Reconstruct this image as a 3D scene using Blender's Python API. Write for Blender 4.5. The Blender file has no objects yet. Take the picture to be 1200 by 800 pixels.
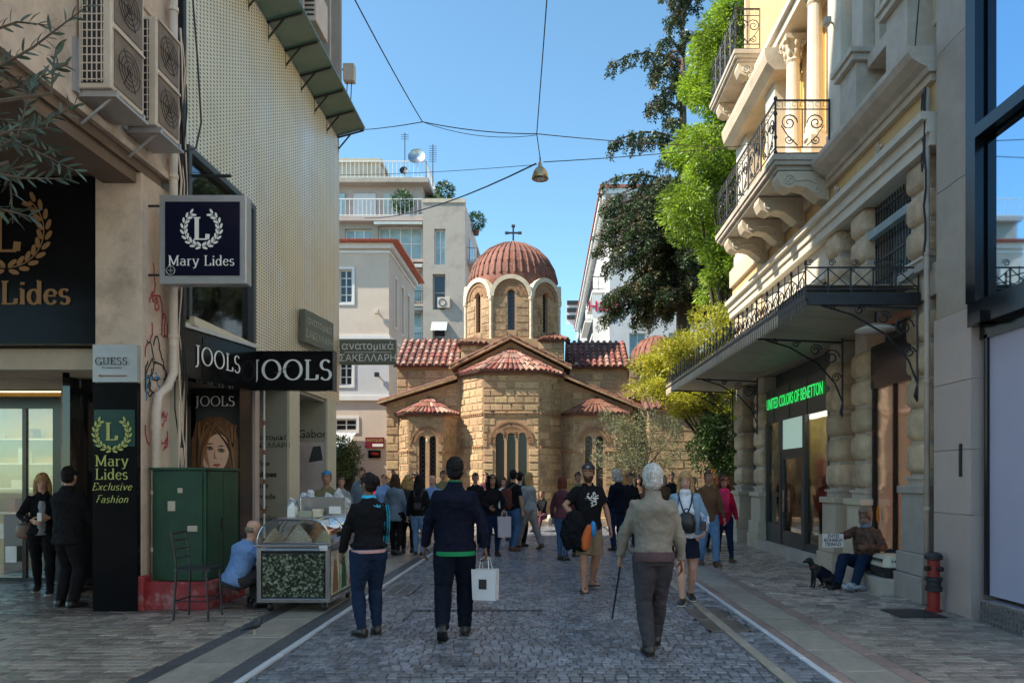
import bpy, bmesh, math, random
import numpy as np
from math import sin, cos, pi, radians, sqrt, atan2
from mathutils import Vector, Matrix, Euler
from mathutils.geometry import tessellate_polygon
SC = bpy.context.scene
# camera
cam_data = bpy.data.cameras.new("camera")
cam = bpy.data.objects.new("camera", cam_data)
SC.collection.objects.link(cam)
cam.location = (0, 0, 1.6)
cam.rotation_euler = (radians(90), 0, 0)
cam_data.sensor_width = 36
cam_data.lens = 25.5
cam_data.shift_x = -40 / 1200
cam_data.shift_y = 160 / 1200
cam_data.clip_start = 0.1
cam_data.clip_end = 3000
SC.camera = cam
# light
SUN_EL, SUN_AZ = 46.0, 15.0
world = bpy.data.worlds.new("World")
SC.world = world
world.use_nodes = True
wn = world.node_tree.nodes
wl_ = world.node_tree.links
bg = wn["Background"]
sky = wn.new("ShaderNodeTexSky")
sky.sky_type = 'NISHITA'
sky.sun_disc = False
to_sun = Vector((-cos(radians(SUN_AZ)) * cos(radians(SUN_EL)), -sin(radians(SUN_AZ)) * cos(radians(SUN_EL)), sin(radians(SUN_EL))))
sky.sun_elevation = radians(SUN_EL)
sky.sun_rotation = atan2(to_sun.x, to_sun.y)
sky.altitude = 50
sky.air_density = 1.0
sky.dust_density = 0.35
sky.ozone_density = 1.0
tint = wn.new("ShaderNodeMix"); tint.data_type = 'RGBA'; tint.blend_type = 'MULTIPLY'; tint.inputs[0].default_value = 1.0
tint.inputs[7].default_value = (0.74, 1.0, 1.0, 1)
wl_.new(sky.outputs[0], tint.inputs[6]); wl_.new(tint.outputs[2], bg.inputs[0])
bg.inputs[1].default_value = 0.125
sun_data = bpy.data.lights.new("sun", 'SUN')
sun_data.energy = 4.2
sun_data.angle = radians(0.6)
sun_data.color = (1.0, 0.90, 0.74)
sun = bpy.data.objects.new("sun", sun_data)
SC.collection.objects.link(sun)
sun.rotation_euler = to_sun.to_track_quat('Z', 'Y').to_euler()
SC.view_settings.view_transform = 'Standard'
SC.view_settings.look = 'None'
SC.view_settings.exposure = 1.15
SC.view_settings.gamma = 1.0
SC.cycles.max_bounces = 7
SC.cycles.diffuse_bounces = 4
SC.cycles.glossy_bounces = 3
SC.cycles.transparent_max_bounces = 12
# materials
def mat(name, col, rough=0.75, var=0.18, scale=3.0, bump=0.15, bscale=None, dirt_or_glare=None, dirt_or_glare_amt=0.5, dscale=0.7,
        metal=0.0, rnd=0.0, spec=0.5, stretch=None, rndhue=0.0, coat=0.0):
    m = bpy.data.materials.new(name)
    m.use_nodes = True
    nt = m.node_tree; N = nt.nodes; L = nt.links
    b = N["Principled BSDF"]
    b.inputs["Roughness"].default_value = rough
    b.inputs["Metallic"].default_value = metal
    b.inputs["Specular IOR Level"].default_value = spec
    if coat: b.inputs["Coat Weight"].default_value = coat
    tc = N.new("ShaderNodeTexCoord")
    vec = tc.outputs["Object"]
    if stretch:
        mp = N.new("ShaderNodeMapping"); mp.inputs["Scale"].default_value = stretch
        L.new(vec, mp.inputs[0]); vec = mp.outputs[0]
    n1 = N.new("ShaderNodeTexNoise"); n1.inputs["Scale"].default_value = scale; n1.inputs["Detail"].default_value = 6
    n1.inputs["Roughness"].default_value = 0.65
    L.new(vec, n1.inputs["Vector"])
    if rnd or rndhue:
        oi = N.new("ShaderNodeObjectInfo")
        ad = N.new("ShaderNodeVectorMath"); ad.operation = 'ADD'
        sc_ = N.new("ShaderNodeMath"); sc_.operation = 'MULTIPLY'; sc_.inputs[1].default_value = 37.0
        L.new(oi.outputs["Random"], sc_.inputs[0]); L.new(vec, ad.inputs[0]); L.new(sc_.outputs[0], ad.inputs[1])
        L.new(ad.outputs[0], n1.inputs["Vector"])
    cr = N.new("ShaderNodeValToRGB")
    cr.color_ramp.elements[0].position = 0.3; cr.color_ramp.elements[1].position = 0.7
    c = Vector(col[:3])
    lo, hi = c * (1 - var), c * (1 + var)
    cr.color_ramp.elements[0].color = (*lo, 1); cr.color_ramp.elements[1].color = (*hi, 1)
    L.new(n1.outputs["Fac"], cr.inputs[0])
    out = cr.outputs[0]
    if dirt_or_glare is not None:
        n2 = N.new("ShaderNodeTexNoise"); n2.inputs["Scale"].default_value = dscale; n2.inputs["Detail"].default_value = 8
        n2.inputs["Roughness"].default_value = 0.7
        L.new(tc.outputs["Object"], n2.inputs["Vector"])
        r2 = N.new("ShaderNodeMapRange"); r2.inputs[1].default_value = 0.48; r2.inputs[2].default_value = 0.72
        r2.inputs[4].default_value = dirt_or_glare_amt
        L.new(n2.outputs["Fac"], r2.inputs[0])
        mx = N.new("ShaderNodeMix"); mx.data_type = 'RGBA'
        L.new(r2.outputs[0], mx.inputs[0]); L.new(out, mx.inputs[6]); mx.inputs[7].default_value = (*dirt_or_glare, 1)
        out = mx.outputs[2]
    if rnd or rndhue:
        hs = N.new("ShaderNodeHueSaturation")
        mr = N.new("ShaderNodeMapRange"); mr.inputs[3].default_value = 1 - rnd; mr.inputs[4].default_value = 1 + rnd
        L.new(oi.outputs["Random"], mr.inputs[0]); L.new(mr.outputs[0], hs.inputs["Value"])
        if rndhue:
            m7 = N.new("ShaderNodeMath"); m7.operation = 'MULTIPLY'; m7.inputs[1].default_value = 7.13
            fr = N.new("ShaderNodeMath"); fr.operation = 'FRACT'
            mh = N.new("ShaderNodeMapRange"); mh.inputs[3].default_value = 0.5 - rndhue; mh.inputs[4].default_value = 0.5 + rndhue
            L.new(oi.outputs["Random"], m7.inputs[0]); L.new(m7.outputs[0], fr.inputs[0]); L.new(fr.outputs[0], mh.inputs[0])
            L.new(mh.outputs[0], hs.inputs["Hue"])
        L.new(out, hs.inputs["Color"]); out = hs.outputs[0]
    L.new(out, b.inputs["Base Color"])
    if bump:
        n3 = N.new("ShaderNodeTexNoise"); n3.inputs["Scale"].default_value = bscale or scale * 6; n3.inputs["Detail"].default_value = 4
        L.new(vec, n3.inputs["Vector"])
        bp = N.new("ShaderNodeBump"); bp.inputs["Strength"].default_value = bump; bp.inputs["Distance"].default_value = 0.02
        L.new(n3.outputs["Fac"], bp.inputs["Height"]); L.new(bp.outputs[0], b.inputs["Normal"])
    m["out"] = 1
    return m
def flat(name, col, rough=0.6, metal=0.0, emit=0.0, spec=0.5):
    m = bpy.data.materials.new(name); m.use_nodes = True
    b = m.node_tree.nodes["Principled BSDF"]
    b.inputs["Base Color"].default_value = (*col, 1); b.inputs["Roughness"].default_value = rough
    b.inputs["Metallic"].default_value = metal; b.inputs["Specular IOR Level"].default_value = spec
    if emit:
        b.inputs["Emission Color"].default_value = (*col, 1); b.inputs["Emission Strength"].default_value = emit
    return m
def glassy(name, col, alpha=0.35, rough=0.03):
    """window glass: mix of transparent tint and mirror by fresnel"""
    m = bpy.data.materials.new(name); m.use_nodes = True
    nt = m.node_tree; N = nt.nodes; L = nt.links
    N.remove(N["Principled BSDF"])
    o = N["Material Output"]
    t = N.new("ShaderNodeBsdfTransparent"); t.inputs[0].default_value = (*col, 1)
    g = N.new("ShaderNodeBsdfGlossy"); g.inputs["Roughness"].default_value = rough
    g.inputs[0].default_value = (0.9, 0.95, 1, 1)
    f = N.new("ShaderNodeFresnel"); f.inputs[0].default_value = 1.5
    ad = N.new("ShaderNodeMath"); ad.operation = 'MULTIPLY_ADD'; ad.inputs[1].default_value = 0.9; ad.inputs[2].default_value = alpha * 0.2
    L.new(f.outputs[0], ad.inputs[0])
    mx = N.new("ShaderNodeMixShader"); L.new(ad.outputs[0], mx.inputs[0]); L.new(t.outputs[0], mx.inputs[1]); L.new(g.outputs[0], mx.inputs[2])
    L.new(mx.outputs[0], o.inputs[0])
    return m
# object helpers
COL = SC.collection
def wloc(o):
    v = Vector((0, 0, 0))
    while o is not None:
        v += o.location; o = o.parent
    return v
def tag(o, label=None, cat=None, group=None, kind=None):
    if label: o["label"] = label
    if cat: o["category"] = cat
    if group: o["group"] = group
    if kind: o["kind"] = kind
    return o
def thing(name, label, cat, loc=(0, 0, 0), group=None):
    o = bpy.data.objects.new(name, None); COL.objects.link(o)
    o.location = loc; o.empty_display_size = 0.1
    return tag(o, label, cat, group)
def link(name, me, parent=None, world=True, loc=None):
    o = bpy.data.objects.new(name, me); COL.objects.link(o)
    if parent is not None:
        o.parent = parent
        if world: o.location = -wloc(parent)
    if loc is not None: o.location = Vector(loc) - (wloc(parent) if parent is not None and world else Vector((0, 0, 0)))
    return o
def copy_tree(o, parent=None):
    c = o.copy(); COL.objects.link(c); c.parent = parent
    for ch in [x for x in o.children]: copy_tree(ch, c)
    return c
class Fr:
    """a flat frame: a along u, b up (Z), c along the normal n"""
    def __init__(s, o, u, n, w=(0, 0, 1)):
        s.o = Vector(o); s.u = Vector(u).normalized(); s.n = Vector(n).normalized(); s.w = Vector(w).normalized()
    def p(s, a, b, c=0.0): return s.o + s.u * a + s.w * b + s.n * c
class MB:
    def __init__(s): s.v = []; s.f = []
    def add(s, vs, fs):
        k = len(s.v); s.v.extend([tuple(x) for x in vs]); s.f.extend([tuple(i + k for i in f) for f in fs]); return s
    def box(s, x0, x1, y0, y1, z0, z1):
        vs = [(x, y, z) for z in (z0, z1) for y in (y0, y1) for x in (x0, x1)]
        return s.add(vs, [(0, 2, 3, 1), (4, 5, 7, 6), (0, 1, 5, 4), (2, 6, 7, 3), (0, 4, 6, 2), (1, 3, 7, 5)])
    def fbox(s, F, a0, a1, b0, b1, c0, c1):
        vs = [F.p(a, b, c) for b in (b0, b1) for c in (c0, c1) for a in (a0, a1)]
        return s.add(vs, [(0, 2, 3, 1), (4, 5, 7, 6), (0, 1, 5, 4), (2, 6, 7, 3), (0, 4, 6, 2), (1, 3, 7, 5)])
    def poly(s, pts): return s.add(pts, [tuple(range(len(pts)))])
    def tube(s, pts, r, n=6, cap=True, closed=False):
        pts = [Vector(p) for p in pts]
        rs = r if isinstance(r, (list, tuple)) else [r] * len(pts)
        rings = []; prev = None
        m = len(pts)
        for i, p in enumerate(pts):
            if closed: t = pts[(i + 1) % m] - pts[i - 1]
            else: t = pts[min(i + 1, m - 1)] - pts[max(i - 1, 0)]
            if t.length < 1e-9: t = Vector((0, 0, 1))
            t.normalize()
            if prev is None: a = t.orthogonal().normalized()
            else:
                a = prev - t * prev.dot(t)
                a = a.normalized() if a.length > 1e-6 else t.orthogonal().normalized()
            prev = a; b = t.cross(a)
            rings.append([p + (a * cos(2 * pi * k / n) + b * sin(2 * pi * k / n)) * rs[i] for k in range(n)])
        vs = [q for rg in rings for q in rg]; fs = []
        for i in range(m if closed else m - 1):
            for k in range(n):
                k2 = (k + 1) % n; j = (i + 1) % m
                fs.append((i * n + k, i * n + k2, j * n + k2, j * n + k))
        if cap and not closed:
            fs.append(tuple(range(n))[::-1]); fs.append(tuple((m - 1) * n + k for k in range(n)))
        return s.add(vs, fs)
    def rings(s, rings, cap=True):
        n = len(rings[0]); vs = [q for rg in rings for q in rg]; fs = []
        for i in range(len(rings) - 1):
            for k in range(n):
                k2 = (k + 1) % n
                fs.append((i * n + k, i * n + k2, (i + 1) * n + k2, (i + 1) * n + k))
        if cap:
            fs.append(tuple(range(n))[::-1]); fs.append(tuple((len(rings) - 1) * n + k for k in range(n)))
        return s.add(vs, fs)
    def lathe(s, prof, c=(0, 0), n=16, z0=0.0, a0=0, a1=2 * pi, cap=True):
        """prof = [(r,z)...]"""
        rs = [[Vector((c[0] + r * cos(a0 + (a1 - a0) * k / n), c[1] + r * sin(a0 + (a1 - a0) * k / n), z0 + z)) for k in range(n)] for r, z in prof]
        return s.rings(rs, cap)
    def ell(s, c, r, n=10, m=7, rot=None):
        c = Vector(c); rings = []
        for i in range(1, m):
            th = pi * i / m
            rings.append([Vector((r[0] * sin(th) * cos(2 * pi * k / n), r[1] * sin(th) * sin(2 * pi * k / n), -r[2] * cos(th))) for k in range(n)])
        top = Vector((0, 0, r[2])); bot = Vector((0, 0, -r[2]))
        allv = [q for rg in rings for q in rg] + [bot, top]
        if rot is not None: allv = [rot @ q for q in allv]
        fs = []
        for i in range(m - 2):
            for k in range(n):
                k2 = (k + 1) % n; fs.append((i * n + k, i * n + k2, (i + 1) * n + k2, (i + 1) * n + k))
        nb = len(allv) - 2
        for k in range(n):
            k2 = (k + 1) % n
            fs.append((nb, k2, k)); fs.append((nb + 1, (m - 2) * n + k, (m - 2) * n + k2))
        return s.add([c + q for q in allv], fs)
    def extrude(s, F, pts, c0, c1):
        """closed prism from 2-D outline in frame F between c0 and c1"""
        n = len(pts)
        vs = [F.p(a, b, c0) for a, b in pts] + [F.p(a, b, c1) for a, b in pts]
        fs = [(i, (i + 1) % n, n + (i + 1) % n, n + i) for i in range(n)]
        tri = tessellate_polygon([[Vector((a, b, 0)) for a, b in pts]])
        fs += [tuple(t) for t in tri] + [tuple(n + i for i in t) for t in tri]
        return s.add(vs, fs)
    def wall(s, F, outer, holes, depth, edges=True):
        """front face with holes at c=0, reveals going back by depth"""
        loops = [outer] + list(holes)
        flat_ = [p for l in loops for p in l]
        tri = tessellate_polygon([[Vector((a, b, 0)) for a, b in l] for l in loops])
        s.add([F.p(a, b, 0) for a, b in flat_], [tuple(t) for t in tri])
        for l in (loops if edges else loops[1:]):
            n = len(l)
            s.add([F.p(a, b, 0) for a, b in l] + [F.p(a, b, -depth) for a, b in l], [(i, (i + 1) % n, n + (i + 1) % n, n + i) for i in range(n)])
        return s
    def mesh(s, name, m=None, smooth=False, fix=True):
        me = bpy.data.meshes.new(name)
        me.from_pydata([tuple(v) for v in s.v], [], s.f)
        if fix and len(s.f) < 60000:
            bm = bmesh.new(); bm.from_mesh(me); bmesh.ops.recalc_face_normals(bm, faces=bm.faces[:]); bm.to_mesh(me); bm.free()
        if m: me.materials.append(m)
        if smooth:
            me.polygons.foreach_set("use_smooth", [True] * len(me.polygons))
        me.update()
        return me
    def build(s, name, m, parent=None, smooth=False, world=True, fix=True, bevel=0):
        o = link(name, s.mesh(name, m, smooth, fix), parent, world)
        if bevel:
            md = o.modifiers.new("bevel", 'BEVEL'); md.width = bevel; md.segments = 2; md.limit_method = 'ANGLE'
        return o
def rect(a0, a1, b0, b1): return [(a0, b0), (a1, b0), (a1, b1), (a0, b1)]
def arch(a0, a1, b0, b1, n=10):
    """opening with a round head, springing so that the top is b1"""
    r = (a1 - a0) / 2; cx = (a0 + a1) / 2; sp = b1 - r
    return [(a0, b0), (a1, b0)] + [(cx + r * cos(pi * k / n), sp + r * sin(pi * k / n)) for k in range(n + 1)]
def apply_mods(o):
    dg = bpy.context.evaluated_depsgraph_get(); dg.update()
    me = bpy.data.meshes.new_from_object(o.evaluated_get(dg))
    o.modifiers.clear(); o.data = me
    return o
_clouds = {}
def clouds(sz):
    if sz not in _clouds:
        t = bpy.data.textures.new("clouds", 'CLOUDS'); t.noise_scale = sz; t.noise_depth = 2; _clouds[sz] = t
    return _clouds[sz]
def remesh(mb, name, m, voxel, smooth=3, disp=None, dsz=0.05):
    """fuse overlapping lofts into one continuous surface"""
    me = mb.mesh(name, m, True)
    o = bpy.data.objects.new(name, me); COL.objects.link(o)
    r = o.modifiers.new("r", 'REMESH'); r.mode = 'VOXEL'; r.voxel_size = voxel; r.use_smooth_shade = True
    if smooth:
        sm = o.modifiers.new("s", 'SMOOTH'); sm.iterations = smooth; sm.factor = 0.5
    if disp:
        d = o.modifiers.new("d", 'DISPLACE'); d.texture = clouds(dsz); d.strength = disp; d.mid_level = 0.5; d.texture_coords = 'LOCAL'
    if disp and disp > .02:
        d = o.modifiers.new("d", 'DISPLACE'); d.texture = clouds(.14); d.strength = disp * 1.3; d.mid_level = 0.5; d.texture_coords = 'LOCAL'
    apply_mods(o)
    me2 = o.data; bpy.data.objects.remove(o)
    if not me2.materials and m: me2.materials.append(m)
    return me2
def text_mesh(txt, size=1.0, depth=0.004, align='CENTER', m=None, name="lettering", bold=0.0, sx=1.0, spacing=1.0):
    c = bpy.data.curves.new(name, 'FONT'); c.body = txt; c.size = size; c.align_x = align; c.align_y = 'CENTER'
    c.extrude = depth; c.offset = bold; c.resolution_u = 3; c.space_character = spacing
    o = bpy.data.objects.new(name, c); COL.objects.link(o)
    dg = bpy.context.evaluated_depsgraph_get(); dg.update()
    me = bpy.data.meshes.new_from_object(o.evaluated_get(dg))
    bpy.data.objects.remove(o)
    me.materials.clear()
    if m: me.materials.append(m)
    me.transform(Matrix.Diagonal((sx, 1, 1, 1)))
    return me
def put_flat(me, F, a, b, c, parent, name="lettering"):
    """places an XY-plane mesh into frame F at (a,b,c)"""
    M = Matrix((( F.u.x, F.w.x, F.n.x), (F.u.y, F.w.y, F.n.y), (F.u.z, F.w.z, F.n.z))).to_4x4()
    me.transform(Matrix.Translation(F.p(a, b, c)) @ M)
    return link(name, me, parent)
# ---- a small serif alphabet drawn with a broad pen (cap height 0.7, x-height 0.46)
def _arc(cx, cy, rx, ry, a0, a1, n=14): return [(cx + rx * cos(radians(a0 + (a1 - a0) * k / n)), cy + ry * sin(radians(a0 + (a1 - a0) * k / n))) for k in range(n + 1)]
GL = {
 'L': (.52, [[(.12,0),(.12,.7)],[(.02,.7),(.24,.7)],[(.02,0),(.46,0)],[(.46,0),(.48,.17)]]),
 'M': (.82, [[(.12,0),(.12,.7)],[(.12,.7),(.4,.04)],[(.4,.04),(.68,.7)],[(.68,.7),(.68,0)],[(.01,.7),(.14,.7)],[(.66,.7),(.79,.7)],[(.01,0),(.22,0)],[(.58,0),(.79,0)]]),
 'a': (.46, [_arc(.2,.32,.15,.14,150,0,8)+[(.35,.05),(.42,0)], _arc(.2,.14,.15,.14,0,360)]),
 'r': (.36, [[(.1,0),(.1,.46)],[(.02,.46),(.1,.46)],[(.02,0),(.2,0)],_arc(.25,.3,.15,.15,180,60,6)]),
 'y': (.46, [[(.06,.46),(.24,0)],[(.42,.46),(.2,-.14),(.12,-.2),(.04,-.18)],[(0,.46),(.14,.46)],[(.33,.46),(.48,.46)]]),
 'i': (.24, [[(.12,0),(.12,.46)],[(.03,.46),(.12,.46)],[(.03,0),(.21,0)],[(.12,.6),(.12,.68)]]),
 'd': (.48, [_arc(.2,.22,.16,.23,0,360),[(.37,0),(.37,.72)],[(.29,.72),(.37,.72)],[(.37,0),(.44,0)]]),
 'e': (.44, [_arc(.22,.22,.17,.23,20,330),[(.06,.25),(.38,.25)]]),
 's': (.36, [_arc(.17,.34,.12,.12,30,270,10)+_arc(.17,.11,.13,.12,90,-150,10)]),
 'J': (.36, [[(.2,.7),(.2,.0),(.16,-.12),(.04,-.16)],[(.08,.7),(.3,.7)]]),
 'O': (.74, [_arc(.36,.35,.31,.36,0,360,22)]),
 'S': (.46, [_arc(.22,.53,.16,.18,30,270,10)+_arc(.22,.17,.18,.19,90,-150,10)]),
 'G': (.66, [_arc(.34,.35,.29,.36,40,340,18),[(.6,.0),(.6,.28)],[(.46,.28),(.66,.28)]]),
 'U': (.66, [[(.12,.7),(.12,.2)]+_arc(.33,.2,.21,.2,180,360,10)+[(.54,.7)],[(.02,.7),(.23,.7)],[(.45,.7),(.64,.7)]]),
 'E': (.54, [[(.12,0),(.12,.7)],[(.02,.7),(.44,.7)],[(.02,0),(.46,0)],[(.12,.37),(.36,.37)],[(.44,.7),(.46,.56)],[(.46,0),(.48,.16)]]),
 'x': (.46, [[(.05,.46),(.38,0)],[(.38,.46),(.05,0)]]), 'c': (.4, [_arc(.22,.22,.17,.23,50,310)]),
 'l': (.24, [[(.12,0),(.12,.72)]]), 'u': (.48, [[(.08,.46),(.08,.15)]+_arc(.22,.15,.14,.15,180,360,8)+[(.36,.46)],[(.36,.1),(.42,0)]]),
 'v': (.46, [[(.05,.46),(.22,0)],[(.22,0),(.4,.46)]]), 'F': (.5, [[(.14,0),(.2,.7)],[(.1,.7),(.5,.72)],[(.14,.38),(.38,.38)]]),
 'h': (.5, [[(.1,0),(.1,.72)],_arc(.24,.28,.14,.18,180,0,8)+[(.38,0)]]), 'o': (.46, [_arc(.22,.23,.17,.23,0,360)]),
 'n': (.5, [[(.1,0),(.1,.46)],_arc(.24,.28,.14,.18,180,0,8)+[(.38,0)]]), ' ': (.3, []),
}
def serif(txt, h, m, thick=0.10, thin=0.04, slant=0.0, depth=0.004, track=0.04):
    """lettering mesh in the XY plane, centred, h = cap height in metres"""
    mb = MB(); x = 0.0; k = h / 0.7
    strokes = []
    for ch in txt:
        adv, st = GL[ch]
        for s_ in st: strokes.append([(px + x, py) for px, py in s_])
        x += adv + track
    for i_, pl in enumerate(strokes):
        L_, R_ = [], []
        for i, (px, py) in enumerate(pl):
            q0 = pl[max(i - 1, 0)]; q1 = pl[min(i + 1, len(pl) - 1)]
            dx, dy = q1[0] - q0[0], q1[1] - q0[1]; l = sqrt(dx * dx + dy * dy) or 1
            w = (thin + (thick - thin) * min(1, (abs(dy) / l)) ** 1.5) / 2
            nx, ny = -dy / l, dx / l
            L_.append((px + nx * w, py + ny * w)); R_.append((px - nx * w, py - ny * w))
        zf = depth + 0.0004 * (i_ % 5)
        vs = [((p[0] - x / 2 + slant * p[1]) * k, (p[1] - .35) * k, zf) for p in L_ + R_]
        n = len(pl)
        mb.add(vs, [(i, i + 1, n + i + 1, n + i) for i in range(n - 1)])
    me = mb.mesh("lettering", m, fix=False)
    return me
def wreath(r, m, leaf=0.2, n=9, gap=38):
    mb = MB()
    for sgn in (-1, 1):
        stem = []
        for i in range(n * 3 + 1):
            a = radians(-88 + (88 + 90 - gap) * i / (n * 3)); stem.append((sgn * r * cos(a), r * sin(a)))
        for i in range(len(stem) - 1):
            (x0, y0), (x1, y1) = stem[i], stem[i + 1]; w = r * 0.03
            mb.add([(x0 * (1 - .03), y0 * (1 - .03), .004), (x1 * (1 - .03), y1 * (1 - .03), .004), (x1 * 1.0, y1 * 1.0, .004), (x0, y0, .004)], [(0, 1, 2, 3)])
        for i in range(n):
            a = radians(-80 + (80 + 90 - gap) * i / (n - 1))
            for side, tilt in ((1, 28), (-1, -28)):
                d = a + pi / 2 + radians(-tilt)
                cx, cy = cos(a) * r * (1 + side * .12), sin(a) * r * (1 + side * .12)
                lv = r * leaf * 1.25
                pts = []
                for t in range(8):
                    q = 2 * pi * t / 8
                    ex, ey = lv * .55 * cos(q) , lv * .24 * sin(q)
                    pts.append((sgn * (cx + ex * cos(d) - ey * sin(d)), cy + ex * sin(d) + ey * cos(d), .006))
                mb.poly(pts)
    return mb.mesh("wreath", m, fix=False)
# material table
M = {}
M['base'] = mat("street_base", (.045, .045, .048), .7, .3, 4, .3)
M['sett'] = mat("sett_stone", (.165, .175, .198), .24, .3, 9, .3, 60, dirt_or_glare=(.05, .05, .055), dirt_or_glare_amt=.6, dscale=1.1, rnd=.4, rndhue=.015, spec=.6)
M['paver'] = mat("paver_stone", (.30, .25, .205), .32, .35, 8, .3, 50, dirt_or_glare=(.05, .048, .045), dirt_or_glare_amt=.6, dscale=.8, rnd=.38, rndhue=.02, spec=.5)
M['slab'] = mat("pale_slab", (.34, .30, .25), .38, .22, 5, .2, 40, dirt_or_glare=(.14, .13, .12), dirt_or_glare_amt=.6, dscale=1.2, rnd=.14)
M['pink_slab'] = mat("rose_slab", (.30, .21, .18), .42, .25, 5, .2, 40, dirt_or_glare=(.12, .1, .09), dscale=1.2, rnd=.2)
M['dark_strip'] = mat("dark_strip", (.085, .085, .09), .4, .3, 6, .25, 50, rnd=.2)
M['white_line'] = mat("white_marble", (.62, .64, .68), .3, .15, 5, .1)
M['metal_grey'] = mat("brushed_metal", (.42, .42, .43), .32, .15, 6, .05, metal=.9)
M['steel'] = mat("stainless_steel", (.52, .52, .53), .22, .15, 3, .05, metal=.95, dirt_or_glare=(.3, .28, .26), dirt_or_glare_amt=.3, dscale=3)
M['iron'] = mat("dark_iron", (.035, .037, .042), .45, .3, 10, .1, metal=.4)
M['black_metal'] = mat("black_metal", (.02, .02, .024), .35, .2, 10, .05)
M['cable'] = flat("black_cable", (.018, .018, .02), .6)
M['stucco_l'] = mat("worn_pink_render", (.56, .44, .35), .85, .15, 2.5, .3, 40, dirt_or_glare=(.24, .18, .14), dirt_or_glare_amt=.75, dscale=1.6)
M['soffit'] = mat("stained_soffit", (.15, .10, .07), .9, .25, 2, .2, 30, dirt_or_glare=(.12, .09, .07), dirt_or_glare_amt=.7, dscale=1.0)
M['ac_white'] = mat("ac_casing", (.60, .51, .42), .5, .08, 4, .05, dirt_or_glare=(.32, .27, .22), dirt_or_glare_amt=.5, dscale=2.5)
M['ac_fan'] = mat("ac_fan_panel", (.17, .13, .10), .6, .3, 5, .1)
M['dark_glass'] = flat("dark_glass", (.02, .022, .025), .05, spec=.7)
M['black_panel'] = mat("black_sign_panel", (.007, .007, .008), .15, .2, 5, .02, spec=.1)
M['navy_panel'] = flat("navy_sign_face", (.008, .009, .025), .18, spec=.15)
M['silver'] = mat("silver_frame", (.42, .42, .43), .35, .08, 6, .03, metal=.5)
M['letter_white'] = flat("letter_white", (.78, .78, .76), .5)
M['letter_gold'] = flat("letter_gold", (.26, .13, .05), .5, .2)
M['letter_yellow'] = flat("letter_yellow", (.42, .44, .12), .5)
M['letter_black'] = flat("letter_black", (.02, .02, .02), .5)
M['green_box'] = mat("green_painted_metal", (.008, .05, .022), .45, .3, 3, .15, 12, dirt_or_glare=(.02, .05, .035), dirt_or_glare_amt=.6, dscale=2.0)
M['red_base'] = mat("peeling_red_paint", (.28, .025, .03), .6, .3, 6, .4, 25, dirt_or_glare=(.45, .38, .36), dirt_or_glare_amt=.85, dscale=4.5)
M['greige'] = mat("greige_panel", (.36, .35, .27), .55, .06, 1.5, .03, dirt_or_glare=(.27, .27, .22), dirt_or_glare_amt=.4, dscale=.8)
M['cream_post'] = mat("cream_post", (.66, .60, .44), .6, .08, 3, .05, dirt_or_glare=(.42, .36, .25), dirt_or_glare_amt=.5, dscale=3)
M['awn_green'] = mat("green_glass_canopy", (.12, .22, .18), .25, .15, 3, .02, dirt_or_glare=(.07, .12, .10), dirt_or_glare_amt=.6, dscale=1.5)
M['fin'] = mat("facade_fin", (.42, .38, .34), .6, .1, 3, .05)
M['beige'] = mat("beige_wall", (.55, .46, .36), .85, .1, 3, .15, dirt_or_glare=(.34, .27, .2), dirt_or_glare_amt=.5, dscale=1.3)
M['shop_warm'] = mat("warm_shop_wall", (.55, .40, .13), .7, .12, 2, .05)
M['white_wall'] = mat("white_inner_wall", (.6, .6, .58), .7, .06, 2, .03)
M['granite'] = mat("black_granite", (.01, .01, .012), .18, .4, 40, .0)
M['conc'] = mat("pale_concrete", (.5, .43, .34), .85, .12, 3, .15, 30, dirt_or_glare=(.3, .26, .23), dirt_or_glare_amt=.5, dscale=1.2)
M['mortar'] = mat("brick_and_mortar", (.46, .29, .17), .9, .35, 14, .5, 60, dirt_or_glare=(.45, .34, .2), dirt_or_glare_amt=.8, dscale=6, stretch=(1, 1, 3))
M['stone'] = mat("limestone_block", (.49, .34, .195), .9, .36, 6, .7, 26, dirt_or_glare=(.17, .11, .065), dirt_or_glare_amt=.85, dscale=1.3, rnd=.3, rndhue=.012)
M['brick'] = mat("old_brick", (.40, .23, .13), .9, .3, 12, .4, 60, rnd=.25)
M['marble'] = mat("aged_marble", (.66, .57, .43), .7, .15, 5, .2, 30, dirt_or_glare=(.38, .30, .2), dirt_or_glare_amt=.5, dscale=3)
M['tile'] = mat("clay_tile", (.29, .10, .07), .72, .4, 7, .5, 30, dirt_or_glare=(.12, .08, .07), dirt_or_glare_amt=.85, dscale=2.2, rnd=.4, rndhue=.02)
M['tile_pale'] = mat("weathered_clay_tile", (.38, .22, .17), .75, .3, 8, .5, 30, dirt_or_glare=(.19, .12, .10), dirt_or_glare_amt=.8, dscale=2.2, rnd=.35, rndhue=.015)
M['tile_bed'] = mat("tile_bed", (.13, .055, .045), .8, .4, 8, .3, dirt_or_glare=(.1, .08, .075), dirt_or_glare_amt=.6, dscale=3)
M['dark_pane'] = flat("dark_pane", (.018, .018, .02), .12)
M['lattice'] = flat("window_lattice", (.08, .08, .08), .5)
M['cream_wall'] = mat("cream_stucco", (.62, .53, .44), .85, .06, 1.2, .08, dirt_or_glare=(.5, .42, .35), dirt_or_glare_amt=.4, dscale=.4)
M['white_band'] = mat("white_trim", (.72, .72, .70), .7, .05, 2, .05)
M['white_wall2'] = mat("pale_blue_white_stucco", (.56, .57, .58), .85, .08, 1.2, .05, dirt_or_glare=(.5, .5, .5), dirt_or_glare_amt=.3, dscale=.4)
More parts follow.
